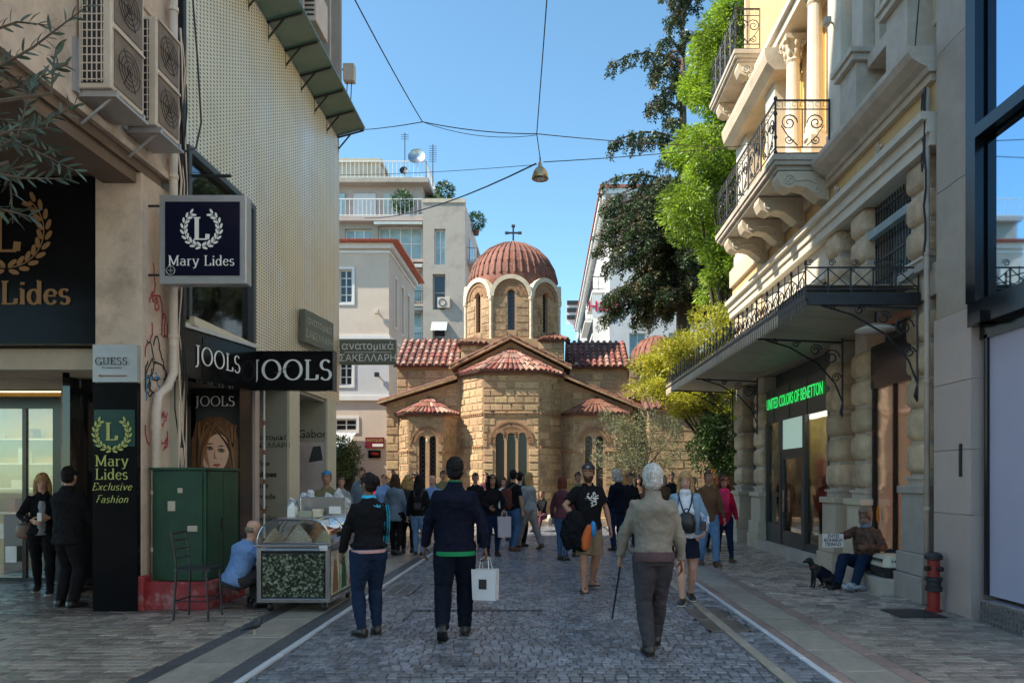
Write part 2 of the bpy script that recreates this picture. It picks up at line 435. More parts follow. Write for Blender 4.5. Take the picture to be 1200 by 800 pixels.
M['apt_wall'] = mat("apartment_render", (.40, .355, .31), .88, .08, .8, .1, dirt_or_glare=(.22, .185, .16), dirt_or_glare_amt=.75, dscale=.8)
M['apt_pink'] = mat("pink_apartment_render", (.46, .375, .34), .88, .08, .8, .1, dirt_or_glare=(.28, .21, .19), dirt_or_glare_amt=.7, dscale=.8)
M['apt_glass'] = mat("apartment_glass", (.30, .42, .45), .12, .3, .8, .0)
M['far_tile'] = mat("far_roof_tile", (.42, .12, .07), .7, .3, 5, .2, rnd=.2)
M['awning'] = mat("grey_awning_cloth", (.42, .47, .47), .8, .1, 3, .05)
M['white_paint'] = mat("white_paint", (.74, .73, .70), .5, .05, 3, .03)
M['neo'] = mat("neoclassical_stone", (.62, .52, .39), .8, .1, 3, .2, 30, dirt_or_glare=(.30, .24, .18), dirt_or_glare_amt=.7, dscale=1.5)
M['neo_white'] = mat("whitewashed_stone", (.64, .58, .48), .8, .08, 3, .15, 30, dirt_or_glare=(.5, .43, .34), dirt_or_glare_amt=.4, dscale=1.6)
M['neo_grey'] = mat("grey_marble_trim", (.54, .47, .39), .75, .15, 4, .2, 30, dirt_or_glare=(.3, .27, .24), dirt_or_glare_amt=.6, dscale=1.8)
M['ochre'] = mat("ochre_render", (.66, .46, .22), .85, .1, 2.5, .12, 30, dirt_or_glare=(.5, .32, .14), dirt_or_glare_amt=.45, dscale=1.4)
M['rust'] = mat("rusticated_block", (.60, .46, .31), .85, .22, 4, .6, 24, dirt_or_glare=(.20, .14, .09), dirt_or_glare_amt=.75, dscale=1.6, rnd=.15)
M['ped'] = mat("grey_marble_pedestal", (.38, .34, .30), .6, .15, 3, .15, 30, dirt_or_glare=(.3, .28, .27), dirt_or_glare_amt=.6, dscale=2)
M['shop_frame'] = mat("dark_green_grey_frame", (.045, .055, .06), .4, .15, 4, .04)
M['pink_stone'] = mat("pink_cladding", (.50, .40, .36), .45, .06, 3, .05, 50, dirt_or_glare=(.40, .34, .32), dirt_or_glare_amt=.4, dscale=1.2, rnd=.05)
M['grey_clad'] = mat("grey_cladding", (.42, .35, .28), .6, .1, 3, .08, 40, dirt_or_glare=(.26, .23, .2), dirt_or_glare_amt=.5, dscale=.9, rnd=.06)
M['black_frame'] = flat("black_curtain_frame", (.008, .009, .012), .18)
M['can_metal'] = mat("canopy_sheet", (.42, .40, .32), .5, .2, 3, .1, dirt_or_glare=(.14, .13, .10), dirt_or_glare_amt=.5, dscale=1.5)
M['verdigris'] = mat("verdigris_rail", (.26, .34, .35), .6, .2, 3, .1)
M['green_neon'] = flat("green_letters", (.03, .75, .14), .4, emit=.45)
M['red_metal'] = mat("red_hydrant_paint", (.30, .02, .015), .35, .3, 8, .1, dirt_or_glare=(.1, .03, .02), dirt_or_glare_amt=.6, dscale=6)
M['glass'] = glassy("shop_glass", (.82, .88, .86))
M['glass_clear'] = glassy("clear_plastic", (.9, .93, .93), .2)
def mirror_glass():
    m = bpy.data.materials.new("curtain_glass"); m.use_nodes = True
    b = m.node_tree.nodes["Principled BSDF"]
    b.inputs["Base Color"].default_value = (.42, .60, .78, 1); b.inputs["Metallic"].default_value = 1; b.inputs["Roughness"].default_value = .03
    return m
M['curtain'] = mirror_glass()
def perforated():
    m = mat("perforated_panel", (.82, .72, .51), .36, .10, .9, .03, dirt_or_glare=(.92, .92, .93), dirt_or_glare_amt=.9, dscale=.42, metal=.35)  # whitish patches paint in light reflected from the windows opposite
    nt = m.node_tree; N = nt.nodes; L = nt.links
    b = N["Principled BSDF"]
    src = b.inputs["Base Color"].links[0].from_socket
    tc = N.new("ShaderNodeTexCoord"); sp = N.new("ShaderNodeSeparateXYZ"); L.new(tc.outputs["Object"], sp.inputs[0])
    def s(sock, k):
        a = N.new("ShaderNodeMath"); a.operation = 'MULTIPLY'; a.inputs[1].default_value = k; L.new(sock, a.inputs[0])
        c = N.new("ShaderNodeMath"); c.operation = 'SINE'; L.new(a.outputs[0], c.inputs[0]); return c.outputs[0]
    p = N.new("ShaderNodeMath"); p.operation = 'MULTIPLY'
    L.new(s(sp.outputs["Y"], pi / .105), p.inputs[0]); L.new(s(sp.outputs["Z"], pi / .056), p.inputs[1])
    q_ = N.new("ShaderNodeMath"); q_.operation = 'ABSOLUTE'; L.new(p.outputs[0], q_.inputs[0]); p = q_
    r = N.new("ShaderNodeMapRange"); r.inputs[1].default_value = .66; r.inputs[2].default_value = .78
    L.new(p.outputs[0], r.inputs[0])
    mx = N.new("ShaderNodeMix"); mx.data_type = 'RGBA'; L.new(r.outputs[0], mx.inputs[0]); L.new(src, mx.inputs[6])
    mx.inputs[7].default_value = (.05, .045, .035, 1)
    L.new(mx.outputs[2], b.inputs["Base Color"])
    return m
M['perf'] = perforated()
# ground
g = MB()
g.box(-600, 600, -60, 1500, -3, -0.03)
tag(g.build("ground", M['base']), kind='structure')
UNIT = {}
def unit_block(key, m, taper=.07):
    """12-triangle block, base 1x1, top slightly smaller, height 1, origin at the centre of its base"""
    if key not in UNIT:
        mb = MB(); t = .5 - taper
        mb.add([(-.5, -.5, 0), (.5, -.5, 0), (.5, .5, 0), (-.5, .5, 0), (-.5, -.5, .72), (.5, -.5, .72), (.5, .5, .72), (-.5, .5, .72),
                (-t, -t, 1), (t, -t, 1), (t, t, 1), (-t, t, 1)],
               [(0, 1, 5, 4), (1, 2, 6, 5), (2, 3, 7, 6), (3, 0, 4, 7), (4, 5, 9, 8), (5, 6, 10, 9), (6, 7, 11, 10), (7, 4, 8, 11), (8, 9, 10, 11)])
        UNIT[key] = mb.mesh(key, m)
    return UNIT[key]
def paving(parent, name, m, x0, x1, y0, y1, w, d, top, rng, limit=300, jit=.1, base=-.03, gap=.007, skip=None):
    """rows of stones; nearest 'limit' are objects, the rest one mesh"""
    cells = []
    y = y0; row = 0
    while y < y1:
        x = x0 - (w * .5 if row % 2 else 0) - rng.random() * w * .3
        while x < x1:
            ww = w * (1 + rng.uniform(-jit, jit) * 1.6)
            a, b_ = max(x, x0), min(x + ww, x1)
            if b_ - a > w * .22 and not (skip and skip((a + b_) / 2, y + d / 2)):
                cells.append((a, b_, y, y + d, top + rng.uniform(-.0035, .0025)))
            x += ww
        y += d; row += 1
    cells.sort(key=lambda c: ((c[0] + c[1]) / 2) ** 2 * .4 + c[2] ** 2)
    vis = [c for c in cells if -.80 < (c[0] + c[1]) / 2 / c[2] < .72 and c[3] > 5.62]
    ind = vis[:limit]; s_ind = set(id(c) for c in ind)
    me = unit_block("block_" + m.name, m)
    for c in ind:
        o = bpy.data.objects.new(name, me); COL.objects.link(o); o.parent = parent
        wp = wloc(parent)
        o.location = Vector(((c[0] + c[1]) / 2, (c[2] + c[3]) / 2, base)) - wp
        o.scale = (c[1] - c[0] - gap, c[3] - c[2] - gap, c[4] - base)
        o.rotation_euler = (rng.uniform(-.006, .006), rng.uniform(-.008, .008), rng.uniform(-.012, .012))
    mb = MB()
    for c in cells:
        if id(c) in s_ind: continue
        g2 = gap / 2; t = .006
        a, b_, c0, c1, z = c[0] + g2, c[1] - g2, c[2] + g2, c[3] - g2, c[4]
        dz = rng.uniform(-.002, .002)
        mb.add([(a, c0, base), (b_, c0, base), (b_, c1, base), (a, c1, base), (a, c0, z - t), (b_, c0, z - t), (b_, c1, z - t), (a, c1, z - t),
                (a + t, c0 + t, z + dz), (b_ - t, c0 + t, z), (b_ - t, c1 - t, z), (a + t, c1 - t, z - dz)],
               [(0, 1, 5, 4), (1, 2, 6, 5), (3, 0, 4, 7), (4, 5, 9, 8), (5, 6, 10, 9), (6, 7, 11, 10), (7, 4, 8, 11), (8, 9, 10, 11)])
    o = mb.build(name + "_paving", M[m["rest"]] if "rest" in m else m, parent, fix=False)
    at_ = o.data.attributes.new("tone", 'FLOAT', 'FACE'); nf = len(o.data.polygons)
    at_.data.foreach_set("value", np.repeat(np.random.RandomState(5).rand(nf // 8), 8)[:nf])
    tag(o, kind='stuff')
def cellular(base, name, sx, sy):
    m = M[base].copy(); m.name = name
    nt = m.node_tree; N = nt.nodes; L = nt.links
    b = N["Principled BSDF"]
    src = b.inputs["Base Color"].links[0].from_socket
    at_ = N.new("ShaderNodeAttribute"); at_.attribute_name = "tone"
    m2 = N.new("ShaderNodeMath"); m2.operation = 'MULTIPLY'; m2.inputs[1].default_value = 7.7; f2 = N.new("ShaderNodeMath"); f2.operation = 'FRACT'
    L.new(at_.outputs["Fac"], m2.inputs[0]); L.new(m2.outputs[0], f2.inputs[0])
    hs = N.new("ShaderNodeHueSaturation"); mr = N.new("ShaderNodeMapRange"); mr.inputs[3].default_value = .6; mr.inputs[4].default_value = 1.45
    L.new(at_.outputs['Fac'], mr.inputs[0]); L.new(mr.outputs[0], hs.inputs["Value"]); L.new(src, hs.inputs["Color"]); L.new(hs.outputs[0], b.inputs["Base Color"])
    mr2 = N.new("ShaderNodeMapRange"); mr2.inputs[3].default_value = .14; mr2.inputs[4].default_value = .38
    L.new(f2.outputs[0], mr2.inputs[0]); L.new(mr2.outputs[0], b.inputs["Roughness"])
    return m
M['sett_rest'] = cellular('sett', "sett_stone_run", .11, .1); M['sett']["rest"] = 'sett_rest'
M['paver_rest'] = cellular('paver', "paver_stone_run", .2, .11); M['paver']["rest"] = 'paver_rest'
rg = random.Random(7)
road = thing("street_paving", None, None, (0, 12, 0)); tag(road, kind='structure')
b_ = MB(); b_.box(-3.4, 3.1, 3, 60, -.03, -.018); b_.build("bedding", M['base'], road)
def grate_here(x, y): return (1.70 < x < 2.16 and 7.55 < y < 8.95) or (-2.3 < x < -1.85 and 9.9 < y < 11.0)
paving(road, "sett", M['sett'], -2.36, 1.86, 5.55, 24, .092, .086, 0.0, rg, skip=lambda x, y: grate_here(x, y) or (-1.63 < x < -.05 and 8.75 < y < 8.85))
paving(road, "border_sett", M['sett'], 1.97, 2.25, 5.55, 24, .14, .1, 0.0, rg, limit=40, skip=grate_here)
far = MB(); far.box(-2.36, 2.25, 24, 27, -.03, .0); far.build("far_setts", M['sett_rest'], road)
def strip(name, m, x0, x1, y0, y1, ln, top=.0, limit=40):
    me = unit_block("strip_" + m.name, m, .01)
    y = y0; i = 0
    while y < y1:
        l = ln * rg.uniform(.85, 1.15)
        o = bpy.data.objects.new(name, me); COL.objects.link(o); o.parent = road
        o.location = Vector(((x0 + x1) / 2, y + l / 2, -.03)) - wloc(road)
        o.scale = (x1 - x0 - .006, l - .006, top + .03 + rg.uniform(-.001, .001))
        y += l
strip("slab", M['slab'], -3.12, -2.64, 5.3, 27, .9, .004)
strip("slab", M['dark_strip'], -2.64, -2.45, 5.3, 27, .5, .002)
strip("kerb_line", M['white_line'], -2.45, -2.385, 5.3, 27, 1.4, .006)
strip("slab", M['dark_strip'], -3.30, -3.12, 5.3, 27, .5, .001)
strip("kerb_line", M['slab'], 1.86, 1.97, 5.3, 20, .9, .004)
strip("kerb_line", M['white_line'], 2.25, 2.315, 5.3, 27, 1.2, .008)
strip("slab", M['pink_slab'], 2.32, 2.42, 5.3, 27, .6, .004)
strip("slab", M['slab'], 2.42, 2.86, 5.3, 27, .8, .006)
strip("slab", M['pink_slab'], 2.86, 3.02, 5.3, 27, .45, .004)
lp = thing("left_pavement", None, None, (-5, 12, 0)); tag(lp, kind='structure')
b_ = MB(); b_.box(-14, -3.3, 3, 60, -.03, -.016); b_.build("bedding", M['base'], lp)
paving(lp, "paver", M['paver'], -9.0, -3.3, 5.3, 18.5, .2, .115, .004, rg, skip=lambda x, y: (x < -4.95 and y > 11.8))
b_ = MB(); b_.box(-14, -3.3, 18.5, 60, -.016, .002); b_.build("far_paving", M['paver_rest'], lp)
rp = thing("right_pavement", None, None, (4, 12, 0)); tag(rp, kind='structure')
b_ = MB(); b_.box(3.02, 14, 3, 60, -.03, -.016); b_.build("bedding", M['base'], rp)
paving(rp, "paver", M['paver'], 3.02, 5.1, 5.55, 22, .2, .11, .006, rg)
b_ = MB(); b_.box(3.02, 14, 22, 60, -.016, .004); b_.build("far_paving", M['paver_rest'], rp)
sq = MB(); sq.box(-3.3, 3.02, 27, 60, -.018, .006)
tag(sq.build("square_paving", M['paver_rest']), kind='structure')
def drain(x0, x1, y0, y1, label):
    t = thing("drain_grate", label, "drain", ((x0 + x1) / 2, y0, 0))
    f = MB()
    for a, b, c, d in ((x0, x1, y0, y0 + .03), (x0, x1, y1 - .03, y1), (x0, x0 + .03, y0, y1), (x1 - .03, x1, y0, y1), ((x0 + x1) / 2 - .015, (x0 + x1) / 2 + .015, y0, y1), (x0, x1, (y0 + y1) / 2 - .02, (y0 + y1) / 2 + .02)):
        f.box(a, b, c, d, -.03, .004 + .0007 * (a == x0) + .0004 * (c == y0))
    f.build("frame", M['metal_grey'], t)
    p = MB(); p.box(x0, x1, y0, y1, -.029, -.026); p.build("pit", M['cable'], t)
    me = MB().box(x0 + .03, x1 - .03, -.009, .009, -.022, .001).mesh("bar", M['metal_grey'])
    y = y0 + .06
    while y < y1 - .04:
        o = link("bar", me, t); o.location = o.location + Vector((0, y, 0)); y += .055
drain(1.70, 2.15, 7.6, 8.9, "long steel drain grate in the setts at the right side of the street")
drain(-2.28, -1.88, 9.95, 10.95, "small steel drain grate beside the food cart on the left")
ch = MB(); ch.box(-1.6, -.08, 8.76, 8.80, -.02, .004); ch.box(-1.62, -1.58, 8.2, 8.76, -.02, .0045); ch.box(-.1, -.06, 8.66, 8.86, -.02, .0055)
tag(ch.build("metal_channel", M['iron']), "thin dark metal channel crossing the setts behind the man in navy", "channel")
mh = MB(); mh.box(4.05, 4.6, 8.3, 8.8, .0, .0135)
tag(mh.build("manhole_cover", M['iron'], None, bevel=.005), "dark square cover set in the pavers in front of the red standpipe", "manhole cover")
# LEFT SIDE
XL = -4.9
for nm_, x0, x1, hh, mt, lb_ in (("left_fill_terrace", -16, -4.95, 9.0, 'cream_wall', "low cream terrace added unseen behind the camera at left to shape the bounced light"), ("right_fill_terrace", 4.9, 16, 14, 'neo_white', "long pale terrace added unseen behind the camera at right to bounce sunlight")):  # unseen terraces added; their height, gap and pale walls shape the fill light
    t = thing(nm_, lb_, "building", (x0, -25, 0)); s_ = 1 if x0 < 0 else -1; xf = x1 if x0 < 0 else x0
    ye = -7 if x0 < 0 else 2.9; MB().box(x0, x1, -55, ye, 0, hh).build("wall", M[mt], t); MB().box(min(xf, xf + s_ * .3), max(xf, xf + s_ * .3), -55, ye, hh, hh + .3).build("cornice", M['conc'], t)  # wall and cornice of the added fill terraces
    wm = MB().box(-.05, .03, 0, 1.3, 0, 2).mesh("window", M['apt_glass'])
    for r in range(2 if x0 < 0 else 3):
        for c in range(14 if x0 < 0 else 18):
            o = link("window", wm, t); o.location = Vector((xf, -53 + c * 3.1, 1.0 + r * 3.8)) - wloc(t)
# ---- near building: pillar, soffit, upper wall, arcade shop -----------------
nb = thing("corner_building", "worn pale building with arcade, graffiti pillar and black shop fascia at the left edge", "building", (-6, 9, 0))
F = Fr((XL, 3.0, 5.46), (0, 1, 0), (1, 0, 0))
w_ = MB()
holes = [rect(.9, 2.3, 1.6, 3.4), rect(3.55, 4.35, 1.35, 3.4), rect(.9, 2.3, 5.4, 7.4), rect(3.4, 4.8, 5.4, 7.4)]
w_.wall(F, rect(0, 6.52, 0, 15), holes, .3)
w_.build("wall", M['stucco_l'], nb)
w_ = MB(); w_.box(-14, -5.2, 3.0, 9.5, 5.5, 20.4); w_.box(-5.2, -4.905, 3.02, 9.49, 20.1, 20.46); w_.build("building_core", M['beige'], nb)
for h in holes:
    a0, a1, b0, b1 = h[0][0], h[1][0], h[0][1], h[2][1]
    f = MB()
    for q in ((a0, a0 + .07, b0, b1), (a1 - .07, a1, b0, b1), (a0 + .07, a1 - .07, b0, b0 + .07), (a0 + .07, a1 - .07, b1 - .07, b1), ((a0 + a1) / 2 - .03, (a0 + a1) / 2 + .03, b0 + .07, b1 - .07)):
        f.fbox(F, *q, -.22, -.15)
    fo = f.build("window", M['silver'], nb)
    MB().fbox(F, a0 + .07, a1 - .07, b0 + .07, b1 - .07, -.2, -.19).build("pane", M['apt_glass'], fo)
l_ = MB()
l_.box(-4.9, -4.83, 3, 9.5, 5.42, 5.50); l_.box(-4.9, -4.87, 3, 9.5, 7.3, 7.36)
l_.build("ledge", M['stucco_l'], nb)
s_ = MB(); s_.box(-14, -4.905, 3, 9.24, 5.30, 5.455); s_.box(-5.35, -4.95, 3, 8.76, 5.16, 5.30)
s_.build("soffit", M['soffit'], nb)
p_ = MB(); p_.box(-5.46, -4.9, 8.78, 9.45, 0.33, 5.30)
pil = p_.build("pillar", M['stucco_l'], nb, bevel=.01)
q_ = MB(); q_.box(-5.5, -4.1, 8.80, 9.9, 0, .34); q_.box(-4.98, -4.84, 8.72, 9.0, 0, .42)
q_.build("plinth", M['red_base'], nb, bevel=.015)
def graffiti(F, x0, x1, z0, z1, m, seed, n, r=.012):
    rr = random.Random(seed); mb = MB()
    for k in range(n):
        cx = rr.uniform(x0, x1); cz = rr.uniform(z0, z1); pts = []
        a = rr.uniform(0, 6); s = rr.uniform(.05, .13); x, z = cx, cz
        for i in range(14):
            a += rr.uniform(-1.1, 1.1); x = min(x1, max(x0, x + cos(a) * s * .35)); z += sin(a) * s * .5
            pts.append((x, z))
        for i in range(len(pts) - 1):
            (ax, az), (bx, bz) = pts[i], pts[i + 1]; dx, dz = bx - ax, bz - az; l = sqrt(dx * dx + dz * dz) or 1
            nx, nz = -dz / l * r, dx / l * r; c = .003 + .0004 * (i % 4) + .0013 * (k % 3)
            mb.poly([F.p(ax + nx, az + nz, c), F.p(bx + nx, bz + nz, c), F.p(bx - nx, bz - nz, c), F.p(ax - nx, az - nz, c)])
    return mb
Fp = Fr((-4.9, 8.78, 0), (0, 1, 0), (1, 0, 0))
graffiti(Fp, .08, .6, 3.3, 4.1, flat("spray_red", (.35, .03, .05), .7), 3, 7).build("graffiti", bpy.data.materials["spray_red"], pil, fix=False)
graffiti(Fp, .08, .6, 2.6, 3.1, flat("spray_black", (.03, .03, .03), .7), 8, 9).build("graffiti", bpy.data.materials["spray_black"], pil, fix=False)
graffiti(Fp, .08, .6, 1.9, 2.5, bpy.data.materials["spray_red"], 11, 8).build("graffiti", bpy.data.materials["spray_red"], pil, fix=False)
graffiti(Fp, .1, .5, 2.45, 2.7, flat("spray_blue", (.05, .2, .4), .7), 15, 4).build("graffiti", bpy.data.materials["spray_blue"], pil, fix=False)
fa = thing("fascia_sign", "big black fascia with gold laurel and Lides lettering over the left shop entrance", "shop sign", (-7, 8.9, 3.2))
MB().box(-9.6, -5.475, 8.86, 9.06, 3.24, 5.28).build("panel", M['black_panel'], fa)
FF = Fr((0, 8.855, 0), (1, 0, 0), (0, -1, 0))
put_flat(serif("Mary Lides", .27, M['letter_gold'], .14, .05), FF, -6.72, 3.86, .004, fa)
put_flat(wreath(.46, M['letter_gold'], .22, 10), FF, -6.58, 4.62, .004, fa, "emblem")
put_flat(serif("L", .46, M['letter_gold'], .14, .05), FF, -6.58, 4.60, .004, fa)
cb = MB()
cb.box(-12, -5.5, 9.1, 9.35, 2.96, 3.22); cb.box(-12, -5.9, 9.9, 10.1, 2.98, 3.14); cb.box(-12, -5.5, 9.35, 13.5, 3.22, 3.3); cb.box(-12, -6.2, 10.6, 10.9, 2.9, 3.22)
cb.build("ceiling_panels", M['conc'], nb)
sh = thing("arcade_shop", "warm lit glass shop front deep in the arcade at the left edge", "shop front", (-8, 11.3, 0))
MB().box(-12.2, -7.0, 13.6, 13.7, 0, 3.22).build("back_wall", M['shop_warm'], sh)
MB().box(-12.2, -7.02, 11.4, 13.6, 3.12, 3.2).build("ceiling", M['shop_warm'], sh)
MB().box(-7.1, -7.02, 11.5, 13.6, 0, 3.12).build("side_wall", M['shop_warm'], sh)
MB().box(-12.2, -7.0, 11.3, 13.6, .006, .02).build("shop_floor", M['slab'], sh)
f = MB()
f.box(-12, -7.35, 11.22, 11.32, 2.68, 2.86); f.box(-7.62, -7.36, 11.2, 11.36, 0, 2.86); f.box(-8.12, -8.06, 11.24, 11.3, 0.05, 2.68); f.box(-9.3, -9.24, 11.24, 11.3, 0.05, 2.68); f.box(-12, -7.62, 11.25, 11.29, 0.004, .06)
f.build("frame", M['black_frame'], sh)
for a, b in ((-9.24, -8.12), (-8.06, -7.62), (-10.6, -9.3)):
    MB().box(a, b, 11.265, 11.275, .06, 2.68).build("pane", M['glass'], sh)
sl = MB()
for z in (.5, .95, 1.4, 1.85, 2.3):
    sl.box(-11, -7.2, 13.25, 13.58, z, z + .025)
sl.build("shelf", M['white_paint'], sh)
for i in range(26):
    rr = random.Random(i); z = (.525, .975, 1.425, 1.875, 2.325)[i % 5]; x = -10.8 + (i * .137) + rr.random() * .1
    hh = rr.uniform(.12, .28)
    MB().box(x, x + rr.uniform(.1, .22), 13.3, 13.5, z + .001, z + hh).build("shelf_box", M['white_wall'] if i % 3 else M['letter_gold'], sh)
MB().box(-8.9, -8.14, 11.9, 12.4, 0.02, 1.0).build("counter", M['granite'], sh)
dl = MB().box(-10.5, -7.4, 12.2, 12.5, 3.08, 3.11)
dl.build("ceiling_lamp", flat("warm_lamp_panel", (1.0, .72, .34), .5, emit=6), sh)
MB().box(-8.35, -8.18, 11.20, 11.21, .3, .55).build("notice", M['white_paint'], sh)
MB().box(-7.36, -7.02, 11.0, 11.5, 0, 3.0).build("column", M['conc'], sh)
dg = thing("dark_glazing", "dark glass screen between the grey column and the black panel", "glass screen", (-6.4, 11.3, 0))
MB().box(-7.0, -5.6, 11.6, 11.68, 0, 2.95).build("pane", M['dark_glass'], dg)
MB().box(-7.0, -6.93, 11.52, 11.6, 0, 2.95).box(-6.1, -6.03, 11.52, 11.6, 0, 2.95).build("frame", M['silver'], dg)
es = thing("exit_sign", "small green exit light high on the dark glazing", "exit sign", (-6.35, 11.5, 2.3))
MB().box(-6.5, -6.2, 11.42, 11.5, 2.32, 2.5).build("lamp_box", flat("exit_green", (.05, .6, .25), .5, emit=.5), es)
pp = thing("pillar_panel", "tall glossy black panel with yellow-green laurel fixed on the pale pillar", "sign panel", (-5.2, 8.75, 0))
MB().box(-5.44, -4.905, 8.70, 8.775, .0, 2.74).build("panel", M['black_panel'], pp)
MB().box(-5.42, -4.93, 8.694, 8.699, 1.98, 2.42).build("green_band", flat("dark_green_print", (.006, .05, .04), .2), pp)
FP = Fr((0, 8.692, 0), (1, 0, 0), (0, -1, 0))
put_flat(wreath(.2, M['letter_yellow'], .24, 8, 42), FP, -5.2, 2.14, .002, pp, "emblem")
put_flat(serif("L", .2, M['letter_yellow'], .14, .05), FP, -5.2, 2.16, .002, pp)
put_flat(serif("Mary", .125, M['letter_yellow']), FP, -5.2, 1.81, .002, pp)
put_flat(serif("Lides", .125, M['letter_yellow']), FP, -5.2, 1.65, .002, pp)
put_flat(serif("Exclusive", .085, M['letter_yellow'], .09, .05, .3), FP, -5.2, 1.5, .002, pp)
put_flat(serif("Fashion", .085, M['letter_yellow'], .09, .05, .3), FP, -5.2, 1.35, .002, pp)
gs = thing("pillar_sign", "small pale square sign reading GUESS with an arrow above the black panel", "shop sign", (-5.2, 8.7, 2.75))
MB().box(-5.44, -4.905, 8.70, 8.777, 2.752, 3.20).build("plate", M['silver'], gs)
put_flat(serif("GUESS", .085, M['letter_black'], .12, .05, track=.1), FP, -5.2, 3.0, .006, gs)
put_flat(text_mesh("BY MARCIANO", .03, .001, m=M['letter_black'], spacing=1.2), FP, -5.2, 2.92, .008, gs)
ar = MB(); ar.poly([FP.p(a, b, .009) for a, b in [(-5.37, 2.825), (-5.33, 2.845), (-5.33, 2.832), (-5.03, 2.832), (-5.03, 2.818), (-5.33, 2.818), (-5.33, 2.805)]])
ar.build("arrow", M['letter_gold'], gs, fix=False)
lb = thing("light_box_sign", "square lit-box sign with white laurel and Mary Lides on dark blue", "shop sign", (-4.2, 8.9, 4))
MB().box(-4.73, -3.66, 8.86, 9.02, 3.97, 5.06).build("box", M['silver'], lb, bevel=.015)
MB().box(-4.65, -3.74, 8.849, 8.857, 4.07, 4.97).build("face", M['navy_panel'], lb)
FB = Fr((0, 8.848, 0), (1, 0, 0), (0, -1, 0))
put_flat(wreath(.215, M['letter_white'], .24, 9, 30), FB, -4.2, 4.64, .002, lb, "emblem")
put_flat(serif("L", .26, M['letter_white'], .14, .05), FB, -4.2, 4.64, .002, lb)
put_flat(serif("Mary Lides", .118, M['letter_white']), FB, -4.2, 4.25, .002, lb)
lf = MB()
for r_ in (.055, .048):
    lf.tube([FB.p(-4.58 + r_ * cos(a * pi / 8), 4.13 + r_ * sin(a * pi / 8), .003) for a in range(16)], .0035, 4, closed=True)
lf.tube([FB.p(-4.61, 4.13, .003), FB.p(-4.55, 4.13, .003)], .006, 4).tube([FB.p(-4.58, 4.10, .003), FB.p(-4.58, 4.16, .003)], .006, 4)
lf.build("badge", M['silver'], lb)
bk = MB(); bk.tube([(-4.9, 8.94, 4.95), (-4.73, 8.94, 4.95)], .015); bk.tube([(-4.9, 8.94, 4.1), (-4.73, 8.94, 4.1)], .015)
bk.build("bracket", M['iron'], lb)
def ac(name, y0, z0, z1, lab):
    t = thing("air_conditioner", lab, "air conditioner", (-4.7, y0, z0), "air conditioners on the corner building")
    x0, x1, y1 = -4.87, -4.53, y0 + (.62 if y0 < 8 else .55)
    MB().box(x0, x1, y0, y1, z0, z1).build("casing", M['ac_white'], t, bevel=.012)
    gr = MB()
    for k in range(5): gr.box(x0 + .04 + k * .05, x0 + .05 + k * .05, y0 - .012, y0 - .004, z0 + .06, z1 - .05)
    nz = int((z1 - z0 - .1) / .085)
    for k in range(nz): gr.box(x0 + .03, x0 + .27, y0 - .011, y0 - .005, z0 + .08 + k * .085, z0 + .092 + k * .085)
    gr.build("side_grille", M['ac_white'], t)
    MB().box(x0 + .03, x0 + .26, y0 - .003, y0 - .001, z0 + .05, z1 - .04).build("coil", M['iron'], t)
    h = (z1 - z0) / 2
    for k in range(2):
        za = z0 + .05 + k * h
        fan = MB().box(x1 + .001, x1 + .012, y0 + .05, y1 - .05, za, za + h - .09)
        fo = fan.build("fan_panel", M['ac_fan'], t)
        rg_ = MB(); cy, cz = (y0 + y1) / 2, za + (h - .09) / 2
        for r in (.05, .1, .15, .2):
            rg_.tube([(x1 + .02, cy + r * cos(a * pi / 8), cz + r * sin(a * pi / 8)) for a in range(16)], .004, 3, closed=True)
        for a in range(6): rg_.tube([(x1 + .02, cy, cz), (x1 + .02, cy + .22 * cos(a * pi / 3), cz + .22 * sin(a * pi / 3))], .004, 3)
        rg_.build("fan_guard", M['iron'], fo)
        MB().box(x1 + .001, x1 + .03, y0 + .03, y1 - .03, za + h - .085, za + h - .06).build("trim_bar", M['ac_white'], t)
    br = MB(); br.box(-4.9, x1 + .04, y0 + .04, y0 + .08, z0 - .06, z0 - .005); br.box(-4.9, x1 + .04, y1 - .08, y1 - .04, z0 - .06, z0 - .005)
    br.box(-4.9, -4.86, y0 - .06, y0 + .02, z0 - .06, z0 + .5); br.box(x0, x1 + .05, y0 + .0, y1, z0 - .09, z0 - .062)
    br.tube([(-4.88, y0 + .06, z0 - .35), (x1, y0 + .06, z0 - .06)], .015, 4)
    br.build("bracket", M['silver'], t)
ac("a", 7.55, 5.66, 7.0, "nearer tall twin-fan air conditioner hung above the black fascia")
ac("b", 8.42, 5.70, 6.96, "farther twin-fan air conditioner hung beside the beige drainpipe")
dp = thing("drainpipe", "pale drainpipe with a dog-leg running down the graffitied pillar", "drainpipe", (-4.8, 9.5, 0))
pm = MB(); pm.tube([(-4.8, 9.34, 8.5), (-4.8, 9.34, 2.95), (-4.8, 9.2, 2.75), (-4.8, 8.98, 2.62), (-4.8, 8.93, 2.4), (-4.8, 8.93, .34)], .055, 10)
pm.build("pipe", M['ac_white'], dp, smooth=True)
cl = MB()
for z in (7.6, 6.6, 5.45, 4.4, 3.4): cl.tube([(-4.8, 9.34, z), (-4.8, 9.34, z + .05)], .066, 10)
for z in (2.2, 1.4, .7): cl.tube([(-4.8, 8.93, z), (-4.8, 8.93, z + .05)], .066, 10)
cl.build("pipe_collar", M['ac_white'], dp)
cb2 = thing("wall_cables", "tangle of thin cables hanging down beside the drainpipe", "cables", (-4.8, 9.6, 3))
rr = random.Random(5)
